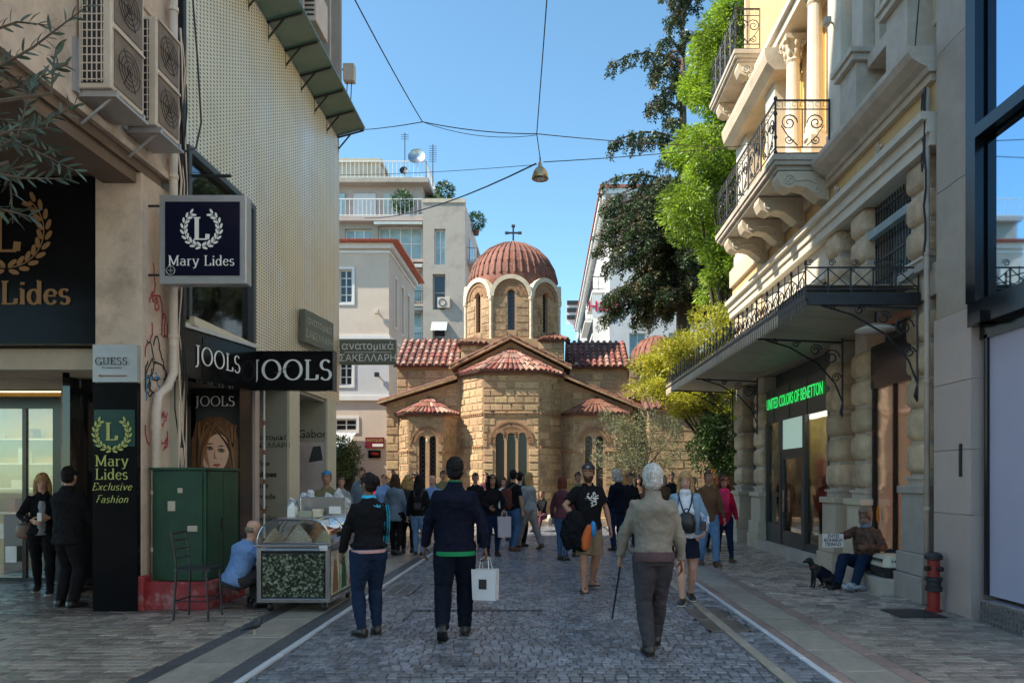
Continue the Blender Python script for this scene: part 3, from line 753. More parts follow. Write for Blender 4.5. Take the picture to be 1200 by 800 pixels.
for k in range(7):
    y = 9.5 + k * .03; pts = [(-4.83 + rr.uniform(-.01, .05), y + rr.uniform(-.05, .05) - (.25 * sin(max(0, 5 - z) * .8) if k > 4 else 0), z) for z in [7.5 - .5 * i for i in range(14 - k % 3)]]
    MB().tube(pts, .009 if k % 2 else .014, 5).build("cable", M['cable'] if k % 3 else M['ac_white'], cb2)
lo = MB(); lo.tube([(-4.75, 9.72, 8.2), (-4.68, 9.74, 7.2), (-4.66, 9.80, 6.4), (-4.72, 9.78, 6.05), (-4.8, 9.66, 5.95)], .013, 6); lo.build("cable", M['cable'], cb2)
cd = thing("cable_conduit", "vertical dark conduit where the perforated panels begin", "conduit", (-4.9, 9.7, 3))
MB().box(-4.9, -4.82, 9.64, 9.72, 3.6, 12).build("conduit_channel", M['iron'], cd)
MB().tube([(-4.86, 9.4, 5.72), (-4.86, 9.9, 5.72), (-4.3, 9.9, 5.72)], .022, 6).build("bracket_arm", M['iron'], cd)
# ---- perforated panel building --------------------------------------------
pb = thing("panelled_building", "store building clad in cream perforated panels with green canopies above", "building", (-6, 13, 0))
F = Fr((XL + .02, 9.66, 0), (0, 1, 0), (1, 0, 0))
L = 17.1 - 9.66
mb = MB(); mb.wall(F, rect(0, L, 3.42, 9.55), [rect(.16, 2.42, 3.74, 6.12)], .32)
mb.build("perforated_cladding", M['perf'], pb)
MB().box(-14, -5.2, 9.5, 17.1, 3.5, 13.05).build("building_core", M['beige'], pb)
MB().box(-5.2, -4.885, 9.7, 17.09, 3.36, 3.43).build("cladding_edge", M['cream_post'], pb)
MB().box(-5.2, -4.885, 17.07, 17.12, 3.43, 9.55).build("cladding_return", M['cream_post'], pb)
f = MB(); a0, a1, b0, b1 = .16, 2.42, 3.74, 6.12
for q in ((a0, a0 + .08, b0, b1), (a1 - .1, a1, b0, b1), (a0 + .08, a1 - .1, b1 - .09, b1)): f.fbox(F, *q, -.06, .05)
f.build("window_frame", M['shop_frame'], pb)
f = MB(); f.fbox(F, a0, a1, b0 - .07, b0 + .05, -.06, .12); f.build("window_sill", M['cream_post'], pb)
MB().fbox(F, a0 + .08, a1 - .1, b0 + .05, b1 - .09, -.05, -.045).build("window_pane", M['glass_clear'], pb)
MB().fbox(F, a0, a1, b0, b1, -.31, -.3).build("display_back", M['white_wall'], pb)
po = MB(); po.extrude(F, [(1.5, 3.8), (2.25, 3.8), (2.1, 4.6), (1.98, 5.2), (1.72, 5.2), (1.62, 4.6)], -.19, -.18); po.build("poster_dress", M['white_paint'], pb)
po = MB(); po.extrude(F, [(1.66, 5.15), (1.7, 4.7), (1.8, 4.95), (1.9, 4.6), (2.05, 5.1), (2.1, 5.5), (1.9, 5.75), (1.7, 5.6)], -.17, -.165); po.build("poster_hair", flat("auburn_print", (.35, .12, .06), .6), pb)
po = MB(); po.extrude(F, rect(1.36, 1.5, 3.8, 6.0), -.2, -.19); po.build("poster_band", M['granite'], pb)
F2 = Fr((XL, 9.5, 0), (0, 1, 0), (1, 0, 0))
hs = []; a = .35
while a + .62 < 7.4: hs.append(rect(a, a + .62, 10.1, 12.6)); a += .86
mb = MB(); mb.wall(F2, rect(0, 7.6, 9.55, 13.1), hs, .28); mb.build("upper_wall", M['fin'], pb)
for h in hs:
    a0, a1, b0, b1 = h[0][0], h[1][0], h[0][1], h[2][1]
    w = MB(); w.fbox(F2, a0, a1, b0, b1, -.24, -.22)
    wo = w.build("window", M['dark_glass'], pb)
    MB().fbox(F2, a0, a1, 11.5, 11.58, -.22, -.16).fbox(F2, a0, a0 + .05, b0, b1, -.2199, -.161).build("frame", M['iron'], wo)
    MB().fbox(F2, a1 + .06, a1 + .14, 9.8, 13.08, .0, .22).build("fin", M['fin'], pb)
MB().box(-5.3, -4.7, 9.5, 17.3, 13.09, 13.3).build("parapet", M['fin'], pb)
t = thing("air_conditioner", "small pale air conditioner on the upper wall above the green canopies", "air conditioner", (-4.7, 14.3, 10.6))
MB().box(-4.88, -4.5, 14.2, 14.95, 10.55, 11.3).build("casing", M['ac_white'], t, bevel=.015)
gm = MB()
for k in range(6): gm.box(-4.84, -4.54, 14.185, 14.195, 10.65 + k * .09, 10.68 + k * .09)
gm.build("side_grille", M['iron'], t)
t = thing("wall_box", "small junction box with drooping wires at the far corner of the panelled building", "junction box", (-4.7, 17.1, 11))
MB().box(-4.78, -4.52, 17.05, 17.25, 10.95, 11.35).build("box", M['ac_white'], t, bevel=.01)
MB().tube([(-4.9, 17.15, 11.25), (-4.78, 17.15, 11.25)], .02).tube([(-4.7, 17.15, 10.95), (-4.72, 17.15, 10.6), (-4.85, 17.15, 10.3)], .012).tube([(-4.6, 17.15, 10.95), (-4.62, 17.15, 10.5), (-4.8, 17.15, 10.0)], .012).build("wire", M['cable'], t)
ys = [10.2, 11.05, 11.9, 12.75, 13.6, 14.45, 15.3, 16.15, 17.05]
for i in range(8):
    t = thing("glass_canopy", "green glass canopy panel, %s along the panelled wall" % ["the one nearest the street end", "second nearest", "third nearest", "fourth nearest", "fourth from the far corner", "third from the far corner", "second from the far corner", "the one at the far corner"][i], "canopy", (-4.9, ys[i], 9.5), "green canopies above the perforated panels")
    y0, y1 = ys[i] + .01, ys[i + 1] - .01
    c = MB(); c.add([(-4.89, y0, 9.62), (-4.89, y1, 9.62), (-4.25, y1, 9.80), (-4.25, y0, 9.80), (-4.89, y0, 9.65), (-4.89, y1, 9.65), (-4.25, y1, 9.83), (-4.25, y0, 9.83)],
          [(0, 1, 2, 3), (4, 5, 6, 7), (0, 1, 5, 4), (1, 2, 6, 5), (2, 3, 7, 6), (3, 0, 4, 7)])
    c.build("glass_sheet", M['awn_green'], t)
    b = MB(); b.tube([(-4.9, y1, 9.59), (-4.28, y1, 9.76)], .022, 4); b.tube([(-4.9, y1, 9.3), (-4.6, y1, 9.66)], .018, 4); b.tube([(-4.89, y1, 9.25), (-4.89, y1, 9.66)], .02, 4)
    b.build("bracket", M['iron'], t)
MB().box(-6.6, -6.5, 9.9, 17.0, 0, 3.5).build("shop_glass_wall", M['dark_glass'], pb)
MB().box(-6.5, -4.95, 9.7, 17.0, 3.3, 3.36).build("arcade_ceiling", M['conc'], pb)
for y in (11.0, 12.9, 15.2): MB().box(-6.52, -6.42, y, y + .12, 0, 3.3).build("mullion", M['silver'], pb)
MB().box(-5.3, -5.05, 9.95, 10.2, 0, 3.4).box(-5.62, -5.42, 9.9, 10.1, 0, 3.4).build("post", M['beige'], pb)
MB().box(-5.9, -5.6, 16.9, 17.1, 0, 3.4).build("end_wall", M['cream_post'], pb)
t = thing("advertising_pillar", "black poster pillar with a woman's face under JOOLS lettering", "poster pillar", (-5.3, 11.6, 0))
MB().box(-5.68, -4.9, 11.6, 12.1, 0, 3.04).build("pillar_core", M['granite'], t)
MB().box(-5.1, -4.86, 12.12, 12.3, 0, 3.3).build("stone_edge", M['pink_stone'], t)
FJ = Fr((0, 11.595, 0), (1, 0, 0), (0, -1, 0))
put_flat(serif("JOOLS", .15, M['letter_white']), FJ, -5.29, 2.83, .002, t)
skin = mat("printed_skin", (.80, .50, .36), .45, .10, 6, .0); hairp = mat("printed_hair", (.16, .07, .025), .5, .6, 9, .0, stretch=(3, 1, 1))
def oval(cx, cz, rx, rz, n=20, rot=0): return [(cx + rx * cos(a) * cos(rot) - rz * sin(a) * sin(rot), cz + rx * cos(a) * sin(rot) + rz * sin(a) * cos(rot)) for a in [2 * pi * k / n for k in range(n)]]
def prt(pts, c, m, nm): mb = MB(); mb.poly([FJ.p(a, b, c) for a, b in pts]); return mb.build(nm, m, t, fix=False)
zf = 2.0; rr = random.Random(12)
prt([(-5.67, 1.3), (-5.67, 2.2), (-5.6, 2.45), (-5.42, 2.58), (-5.18, 2.58), (-4.98, 2.45), (-4.92, 2.2), (-4.92, 1.3)], .002, hairp, "hair_print")
fh = [flat("hair_light_print", (.33, .16, .06), .5), flat("hair_mid_print", (.2, .09, .035), .5), flat("hair_dark_print", (.05, .022, .012), .5)]
def lock(x0, z0, x1, z1, bend, w, c, m):
    P = [(x0 + (x1 - x0) * f + bend * sin(pi * f), z0 + (z1 - z0) * f) for f in [k / 9 for k in range(10)]]
    prt([(x - w * sin(pi * (.1 + .8 * k / 9)), z) for k, (x, z) in enumerate(P)] + [(x + w * sin(pi * (.1 + .8 * k / 9)), z) for k, (x, z) in reversed(list(enumerate(P)))], c, m, "hair_lock_print")
for k in range(12): lock(-5.6 + rr.uniform(0, .1), 2.5, -5.58 + rr.uniform(-.05, .08), 1.35, rr.uniform(-.04, .05), .018, .0022 + .0001 * k, fh[k % 3])
prt(oval(-5.28, zf - .02, .205, .33, 28, -.2), .004, skin, "face_print")
prt([(-5.42, 1.3), (-5.1, 1.3), (-5.12, 1.75), (-5.38, 1.8)], .0035, skin, "neck_print")
prt([(-5.49, zf + .05), (-5.45, zf - .12), (-5.36, zf - .29), (-5.40, zf - .1), (-5.43, zf + .12)], .0045, flat("cheek_print", (.40, .2, .12), .5), "cheek_print")
for sx in (-.095, .085):
    prt(oval(-5.28 + sx, zf + .06 - .2 * sx, .06, .032, 14, -.15), .005, flat("eye_shade", (.20, .09, .06), .5), "eye_print")
    prt([(-5.28 + sx - .05, zf + .06 - .2 * sx), (-5.28 + sx - .01, zf + .082 - .2 * sx), (-5.28 + sx + .045, zf + .06 - .2 * sx), (-5.28 + sx, zf + .045 - .2 * sx)], .0056, M['greige'], "eye_print")
    prt(oval(-5.28 + sx, zf + .064 - .2 * sx, .018, .018, 10), .0062, M['letter_black'], "iris_print")
    prt([(-5.28 + sx - .055, zf + .064 - .2 * sx), (-5.28 + sx - .01, zf + .093 - .2 * sx), (-5.28 + sx + .055, zf + .066 - .2 * sx), (-5.28 + sx - .01, zf + .082 - .2 * sx)], .0066, fh[2], "lash_print")
    prt([(-5.28 + sx - .07, zf + .11 - .2 * sx), (-5.28 + sx, zf + .145 - .2 * sx), (-5.28 + sx + .07, zf + .125 - .2 * sx), (-5.28 + sx, zf + .122 - .2 * sx)], .006, fh[2], "brow_print")
prt([(-5.335, zf - .195), (-5.29, zf - .168), (-5.265, zf - .175), (-5.24, zf - .165), (-5.19, zf - .185), (-5.26, zf - .222)], .0055, flat("lip_print", (.42, .07, .06), .35), "lips_print")
prt([(-5.295, zf + .06), (-5.285, zf - .06), (-5.25, zf - .09), (-5.31, zf - .095), (-5.315, zf - .05)], .005, flat("nose_print", (.44, .22, .13), .5), "nose_print")
for k in range(16): lock(-5.42 + rr.uniform(-.02, .16), 2.5, -5.52 + rr.uniform(-.03, .05) if k % 2 else -5.0 + rr.uniform(-.04, .06), 1.95 - rr.random() * .5, (-.08 if k % 2 else .12), .017, .0068 + .0001 * k, fh[k % 3])
for k in range(10): lock(-5.0 + rr.uniform(-.08, .05), 2.45, -4.98 + rr.uniform(-.05, .05), 1.35, rr.uniform(-.03, .04), .018, .007 + .0001 * k, fh[(k + 1) % 3])
st = thing("striped_post", "thin white post with red stripes beside the black poster pillar", "post", (-4.83, 12.1, 0))
MB().tube([(-4.80, 12.35, 0), (-4.80, 12.35, 3.3)], .016, 8).build("pole", M['letter_white'], st)
for k in range(5): MB().tube([(-4.80, 12.35, .5 + k * .5), (-4.80, 12.35, .58 + k * .5)], .018, 8).build("red_band", M['red_metal'], st)
def ad_pillar(x0, x1, y, y1, lab):
    t = thing("advertising_pillar", lab, "poster pillar", ((x0 + x1) / 2, y, 0))
    MB().box(x0, x1 - .004, y, y + .05, 0, 3.34).build("front_panel", M['greige'], t)
    MB().box(x0 + .02, x1 - .01, y + .052, y1, 0, 3.35).build("pillar_core", M['cream_post'], t)
    MB().box(x1 - .008, x1 + .04, y - .01, y1 + .01, 0, 3.355).build("edge_post", M['cream_post'], t)
    return t
t = ad_pillar(-5.62, -4.92, 13.8, 14.35, "grey-green panel with SAKELLARI lettering behind the nut cart")
FS = Fr((0, 13.795, 0), (1, 0, 0), (0, -1, 0))
put_flat(text_mesh("ανατομικά", .135, .001, m=M['letter_black'], sx=1.1), FS, -5.26, 2.37, .003, t)
put_flat(text_mesh("ΣΑΚΕΛΛΑΡΗ", .125, .001, m=M['letter_black'], sx=1.05), FS, -5.26, 2.22, .003, t)
for k, (w, bo) in enumerate((("fine", 0), ("shoes", .004), ("are", 0), ("made", .001), ("for", 0), ("walking", 0))):
    put_flat(text_mesh(w, .15, .001, 'LEFT', M['letter_black'], bold=bo), FS, -5.47, 1.88 - .21 * k, .003, t)
t = ad_pillar(-5.6, -4.92, 16.2, 16.85, "grey-green panel reading Gabor with a poster behind the cart vendor")
FG = Fr((0, 16.195, 0), (1, 0, 0), (0, -1, 0))
put_flat(text_mesh("Gabor", .25, .001, m=M['letter_black']), FG, -5.22, 2.58, .003, t)
MB().box(-5.58, -4.95, 16.18, 16.195, 1.25, 2.4).build("poster", mat("poster_paper", (.5, .44, .42), .5, .2, 2, 0), t)
ld = MB(); ld.extrude(FG, [(-5.3, 1.95), (-4.98, 2.0), (-5.03, 2.32), (-5.2, 2.3)], .017, .02); ld.build("boot_print", M['shop_frame'], t)
js = thing("fascia_box", "long black JOOLS fascia box angled out from the panelled wall", "shop sign", (-4.7, 10.4, 2.9))
u = Vector((.35, 1.73, 0)).normalized(); n_ = Vector((u.y, -u.x, 0))
FA = Fr((-4.88, 9.6, 0), u, n_)
LA = 1.77
mb = MB(); mb.fbox(FA, 0, LA, 2.96, 3.62, -.25, .0); mb.build("box", M['black_panel'], js)
MB().fbox(FA, .02, LA - .02, 3.62, 3.68, -.2, .04).build("top_rail", M['silver'], js)
MB().fbox(FA, .5, 1.2, 3.0, 3.56, .002, .008).build("panel", M['black_panel'], js)
me = serif("JOOLS", .24, M['letter_white']); put_flat(me, FA, .84, 3.3, .01, js)
jb = thing("projecting_sign", "black JOOLS sign facing down the street with white serif letters", "shop sign", (-4, 11.4, 2.9))
MB().box(-4.62, -3.35, 11.4, 11.56, 2.98, 3.60).build("box", M['black_panel'], jb, bevel=.01)
MB().box(-3.353, -3.34, 11.38, 11.58, 2.97, 3.61).build("edge_trim", M['shop_frame'], jb)
FK = Fr((0, 11.395, 0), (1, 0, 0), (0, -1, 0))
put_flat(serif("JOOLS", .3, M['letter_white'], .11, .045), FK, -3.99, 3.30, .003, jb)
gr_ = MB(); gr_.tube([FK.p(-4.27, 3.25, .01), FK.p(-4.15, 3.28, .01), FK.p(-4.02, 3.36, .01)], .006, 4).tube([FK.p(-4.15, 3.28, .01), FK.p(-4.1, 3.22, .01)], .006, 4)
gr_.build("emblem", M['green_box'], jb)
MB().tube([(-4.9, 11.5, 3.3), (-4.6, 11.5, 3.3)], .02, 5).build("bracket", M['iron'], jb)
M['olive_sign'] = mat("olive_grey_sign", (.12, .13, .095), .5, .08, 3, .03)
t = thing("wall_sign", "small olive-grey slanted sign on the perforated wall", "shop sign", (-4.8, 15, 4.2))
u = Vector((.12, 1, 0)).normalized(); FW = Fr((-4.83, 14.25, 0), u, (u.y, -u.x, 0))
MB().fbox(FW, 0, 1.35, 4.28, 4.92, -.02, .1).build("box", M['olive_sign'], t)
put_flat(text_mesh("ανατομικά", .24, .001, m=M['greige']), FW, .68, 4.73, .103, t)
put_flat(text_mesh("ΣΑΚΕΛΛΑΡΗ", .22, .001, m=M['greige']), FW, .68, 4.45, .103, t)
t = thing("projecting_sign", "olive-grey projecting sign with Greek shoe shop lettering before the cream house", "shop sign", (-4.2, 17.1, 4.2))
MB().box(-4.87, -3.54, 17.08, 17.2, 4.28, 4.86).build("box", M['olive_sign'], t, bevel=.01)
FW = Fr((0, 17.075, 0), (1, 0, 0), (0, -1, 0))
put_flat(text_mesh("ανατομικά", .25, .001, m=M['letter_white']), FW, -4.2, 4.70, .004, t)
put_flat(text_mesh("ΣΑΚΕΛΛΑΡΗ", .225, .001, m=M['letter_white']), FW, -4.2, 4.42, .004, t)
MB().fbox(FW, -4.76, -3.64, 4.555, 4.565, .003, .006).build("rule", M['letter_white'], t)
MB().tube([(-4.9, 17.14, 4.7), (-4.85, 17.14, 4.7)], .02, 5).build("bracket", M['iron'], t)
t = thing("metal_cabinet", "large dark green painted metal cabinet standing on the peeling red plinth", "cabinet", (-4.45, 9.2, .34))
MB().box(-4.82, -4.16, 8.87, 9.78, .345, 1.70).build("body", M['green_box'], t, bevel=.012)
MB().box(-4.157, -4.145, 8.9, 9.3, .36, 1.68).build("door", M['green_box'], t); MB().box(-4.157, -4.145, 9.32, 9.76, .36, 1.68).build("door", M['green_box'], t)
MB().box(-4.80, -4.2, 8.858, 8.868, .40, 1.66).build("front_plate", M['green_box'], t)
MB().box(-4.85, -4.13, 8.84, 9.81, 1.70, 1.73).build("top", M['green_box'], t)
MB().box(-4.145, -4.125, 9.26, 9.29, .95, 1.1).build("handle", M['iron'], t)
for z in (.55, 1.05, 1.5): MB().tube([(-4.15, 8.9, z), (-4.15, 8.9, z + .08)], .012, 6).build("hinge", M['green_box'], t)
for x, z, w, h in ((-4.62, 1.2, .09, .12), (-4.38, .95, .12, .07), (-4.5, 1.42, .06, .06)): MB().box(x, x + w, 8.855, 8.8575, z, z + h).build("torn_sticker", M['conc'], t)
# CHURCH
ch_ = thing("church", "small Byzantine stone church with red tiled dome and cross closing the street", "church", (-1.4, 28.3, 0))
rc = random.Random(21)
SB = unit_block("stone_block", M['stone'], .05)
N_ST = [0]; STUFF = MB()
def place_block(me, name, F, a0, a1, b0, b1, c0, c1, parent):
    o = bpy.data.objects.new(name, me); COL.objects.link(o); o.parent = parent
    R = Matrix(((F.u.x, F.w.x, F.n.x), (F.u.y, F.w.y, F.n.y), (F.u.z, F.w.z, F.n.z)))
    if R.determinant() < 0: R = R @ Matrix.Diagonal((-1, 1, 1))
    o.rotation_euler = R.to_euler()
    o.location = F.p((a0 + a1) / 2, (b0 + b1) / 2, c0) - wloc(parent)
    o.scale = (a1 - a0, b1 - b0, c1 - c0)
    return o
def inside(pt, poly):
    x, y = pt; c = False; n = len(poly)
    for i in range(n):
        x0, y0 = poly[i]; x1, y1 = poly[i - 1]
        if (y0 > y) != (y1 > y) and x < (x1 - x0) * (y - y0) / (y1 - y0) + x0: c = not c
    return c
def ashlar(F, outer, holes, ch0=.34, w0=.52, keep=True, z0=None):
    """courses of limestone blocks with thin brick between them, laid over the mortar wall; blocks stop at openings"""
    xs = [p[0] for p in outer]; zs = [p[1] for p in outer]
    x0, x1, y0, y1 = min(xs), max(xs), min(zs), max(zs)
    hb = [(min(p[0] for p in h), max(p[0] for p in h), min(p[1] for p in h), max(p[1] for p in h)) for h in holes]
    y = y0 if z0 is None else z0; row = 0
    while y < y1 - .1:
        hgt = ch0 * rc.uniform(.85, 1.12)
        if y + hgt > y1: hgt = y1 - y
        segs = [(x0, x1)]
        for (hx0, hx1, hy0, hy1) in hb:
            if hy0 < y + hgt and hy1 > y:
                ns = []
                for s0, s1 in segs:
                    if hx0 > s0 + .02 and hx0 < s1: ns.append((s0, hx0 - .02))
                    if hx1 < s1 - .02 and hx1 > s0: ns.append((hx1 + .02, s1))
                    if hx1 <= s0 or hx0 >= s1: ns.append((s0, s1))
                segs = ns
        for s0, s1 in segs:
            x = s0; first = True
            while x < s1 - .06:
                w = w0 * rc.uniform(.65, 1.35)
                if first and row % 2: w *= .6
                first = False
                e = min(x + w, s1)
                if s1 - e < .12: e = s1
                cs = [(x + .02, y + .02), (e - .02, y + .02), (e - .02, y + hgt - .05), (x + .02, y + hgt - .05)]
                top = y + hgt - .022
                k = [inside(c, outer) for c in cs]
                if not all(k) and (k[0] or k[1]):
                    while top > y + .12 and not (inside((x + .02, top), outer) and inside((e - .02, top), outer)): top -= .03
                    if top <= y + .12: top = None
                elif not any(k): top = None
                if top:
                    c1 = rc.uniform(.010, .032)
                    if keep and N_ST[0] < 300:
                        place_block(SB, "stone", F, x + .008, e - .012, y + .012, top, -.01, c1, ch_); N_ST[0] += 1
                    else: STUFF.fbox(F, x + .008, e - .012, y + .012, top, -.01, c1)
                x = e + (.07 if rc.random() < .25 else .0)
        y += hgt + (.045 if row % 2 else .02); row += 1
BR = unit_block("brick_block", M['brick'], .04)
BRK = MB()
def brick_arch(F, cx, cz, r0, r1, c=.035, n=18, a0=0, a1=pi):
    for k in range(n):
        a = a0 + (a1 - a0) * (k + .5) / n; h = (a1 - a0) / n * .38
        pts = [(cx + r * cos(t), cz + r * sin(t)) for r, t in ((r0, a - h), (r1, a - h), (r1, a + h), (r0, a + h))]
        BRK.extrude(F, pts, -.01, c)
def dentils(F, a0, a1, z, step=.14):
    a = a0
    while a < a1:
        BRK.fbox(F, a, a + .07, z, z + .05, 0, .05); a += step
    BRK.fbox(F, a0, a1, z + .055, z + .085, 0, .06)
def lancet(parent, F, a0, a1, b0, b1, depth=.25, lat=True):
    pts = arch(a0, a1, b0, b1)
    mb = MB(); mb.extrude(F, pts, -depth - .03, -depth)
    wo = mb.build("window", M['dark_pane'], parent)
    if lat:
        lb_ = MB(); z = b0 + .1
        while z < b1 - .12:
            cx = (a0 + a1) / 2
            lb_.tube([F.p(cx + .07 * cos(t * pi / 4), z + .08 * sin(t * pi / 4), -depth + .02) for t in range(8)], .011, 4, closed=True)
            z += .17
        lb_.build("lattice", M['lattice'], wo)
# --- bodies ---
bodies = MB()
YE = 28.3
Fe = Fr((0, YE, 0), (1, 0, 0), (0, -1, 0))
aisleL = [(-6.23, 0), (-3.45, 0), (-3.45, 5.35), (-6.23, 4.5)]
aisleR = [(.7, 0), (3.38, 0), (3.38, 4.35), (.7, 5.4)]
nave = [(-3.45, 0), (.7, 0), (.7, 5.85), (-1.37, 6.92), (-3.45, 5.85)]
for pts in (aisleL, aisleR, nave): bodies.extrude(Fe, pts, -9.5 if pts is not nave else -2.4, 0)
ashlar(Fe, [(-6.23, .6), (-5.75, .6), (-5.75, 4.6), (-6.23, 4.45)], [], .32, .5)
ashlar(Fe, [(-5.75, 4.08), (-3.45, 4.08), (-3.45, 5.3), (-5.75, 4.62)], [], .3, .5)
ashlar(Fe, [(.7, 4.05), (3.38, 4.05), (3.38, 4.3), (.7, 5.35)], [], .3, .5)
Fl = Fr((-6.23, YE, 0), (0, 1, 0), (-1, 0, 0))
Ya = 30.4
Fa = Fr((0, Ya, 0), (1, 0, 0), (0, -1, 0))
for x0, x1, zt in ((-6.25, -3.5, 6.32), (.75, 3.44, 6.28)):
    bodies.box(x0, x1, Ya, Ya + 3.6, 0, zt)
    zb = 4.7 if x0 < 0 else 4.5
    ashlar(Fa, [(x0, zb), (x1, zb), (x1, zt), (x0, zt)], [], .36, .6)
bodies.box(-3.5, .75, 29.9, 34.2, 0, 7.35)
ashlar(Fr((0, 29.9, 0), (1, 0, 0), (0, -1, 0)), [(-3.5, 6.2), (-2.4, 6.2), (-2.4, 7.1), (-3.5, 7.1)], [], .3, .45)
ashlar(Fr((0, 29.9, 0), (1, 0, 0), (0, -1, 0)), [(-.3, 6.2), (.75, 6.2), (.75, 7.2), (-.3, 7.2)], [], .3, .45)
def apse(pl, zb, zt, win, kind, rings_c=None):
    """three-faceted apse; pl = four plan points left to right; win = list of openings on the middle facet"""
    facs = []
    for i in range(3):
        p, q = Vector((*pl[i], 0)), Vector((*pl[i + 1], 0)); u = (q - p)
        facs.append((Fr(p, u, (u.y, -u.x, 0)), u.length))
    for i, (F, w) in enumerate(facs):
        ow = rect(0, w, 0, zt)
        hs = win if i == 1 else []
        mb = MB(); mb.wall(F, ow, hs, .25)
        mb.build("apse_wall", M['mortar'], ch_)
        blk = list(hs)
        if i == 1 and rings_c:
            cx_, cz_, rr_ = rings_c; blk = [rect(min(h[0][0] for h in win) - .06, max(h[1][0] for h in win) + .06, win[0][0][1], cz_ - .15)] + [rect(cx_ - sqrt(max(.01, rr_ ** 2 - (k * rr_ / 4) ** 2)), cx_ + sqrt(max(.01, rr_ ** 2 - (k * rr_ / 4) ** 2)), cz_ - .15 + k * rr_ / 4, cz_ + (k + 1) * rr_ / 4) for k in range(4)]
        ashlar(F, rect(0.02, w - .02, zb, zt - .02), blk, .25, .40)
        if i == 1 and rings_c: pass
        dentils(F, 0, w, zt - .12 if kind == 'c' else zt - .1, .13)
    return facs
Cpl = [(-3.33, 28.28), (-2.35, 27.0), (-.25, 27.0), (.57, 28.28)]
cw = 2.1
wins = [arch(cw / 2 - .58 + k * .42 - .0, cw / 2 - .58 + k * .42 + .32, 1.15, 3.28 + (.0 if k != 1 else .0)) for k in range(3)]
fc = apse(Cpl, .55, 5.57, wins, 'c', (cw / 2, 2.9, .86))
Fm = fc[1][0]
for w_ in wins: lancet(ch_, Fm, w_[0][0], w_[1][0], 1.15, 3.28, .22, False)
brick_arch(Fm, cw / 2, 2.9, .60, .74, .03, 26); brick_arch(Fm, cw / 2, 2.9, .76, .84, .05, 34)
for k in range(3): brick_arch(Fm, cw / 2 - .42 + k * .42, 3.12, .17, .30, .045, 11)
for k in range(2):
    x = cw / 2 - .21 + k * .42
    MB().lathe([(.05, 1.15), (.05, 2.95), (.085, 3.05), (.085, 3.13)], (Fm.p(x, 0, -.08).x, Fm.p(x, 0, -.08).y), 10).build("colonnette", M['marble'], ch_, smooth=False)
for F, w in fc: dentils(F, 0.02, w - .02, 3.95, .15); dentils(F, .02, w - .02, 2.72, .15) if w < 2 else None
for z in (4.3, 3.55):
    for F, w in fc[1:2]:
        MB().fbox(F, w * .5 - .03, w * .5 + .03, z, z + .07, .026, .034).build("putlog_hole", M['dark_pane'], ch_)
MB().fbox(Fm, .3, .42, 3.98, 4.1, .03, .056).fbox(Fm, 1.85, 1.97, 3.98, 4.1, .03, .056).build("vent_block", M['dark_pane'], ch_)
Lpl = [(-5.72, 28.28), (-5.22, 27.45), (-3.9, 27.45), (-3.4, 28.28)]
lw = 1.32
wl2 = [arch(.40, .65, 1.1, 3.2), arch(.80, 1.05, 1.1, 3.2)]
fl = apse(Lpl, .55, 4.03, wl2, 's', (.725, 2.95, .6))
Rpl = [(.62, 28.28), (1.05, 27.45), (2.65, 27.45), (3.15, 28.28)]
wr2 = [arch(.42, .69, 1.1, 3.2), arch(.84, 1.11, 1.1, 3.2)]
fr = apse(Rpl, .55, 4.03, wr2, 's', (.765, 2.95, .62))
for F, ws, cx in ((fl[1][0], wl2, .725), (fr[1][0], wr2, .765)):
    for w_ in ws: lancet(ch_, F, w_[0][0], w_[1][0], 1.1, 3.2, .2)
    brick_arch(F, cx, 2.95, .42, .55, .035, 20); brick_arch(F, cx, 2.95, .57, .62, .05, 26)
    P = F.p(cx, 0, -.06); MB().lathe([(.045, 1.1), (.045, 2.9), (.08, 3.0), (.08, 3.1)], (P.x, P.y), 8).build("colonnette", M['marble'], ch_)
for fs in (fl, fr):
    for F, w in fs: dentils(F, .02, w - .02, 2.55, .14) if w < 1.2 else (dentils(F, .02, .2, 2.55, .14), dentils(F, 1.14, w - .02, 2.55, .14))
pl_ = MB(); pl_.box(-6.4, 3.5, 26.85, 28.3, 0, .12); pl_.box(-6.3, -5.75, 28.1, 28.29, 0.12, .55)
pl_.build("church_plinth", M['stone'], ch_)
bodies.build("body_walls", M['mortar'], ch_)
STUFF_A = STUFF
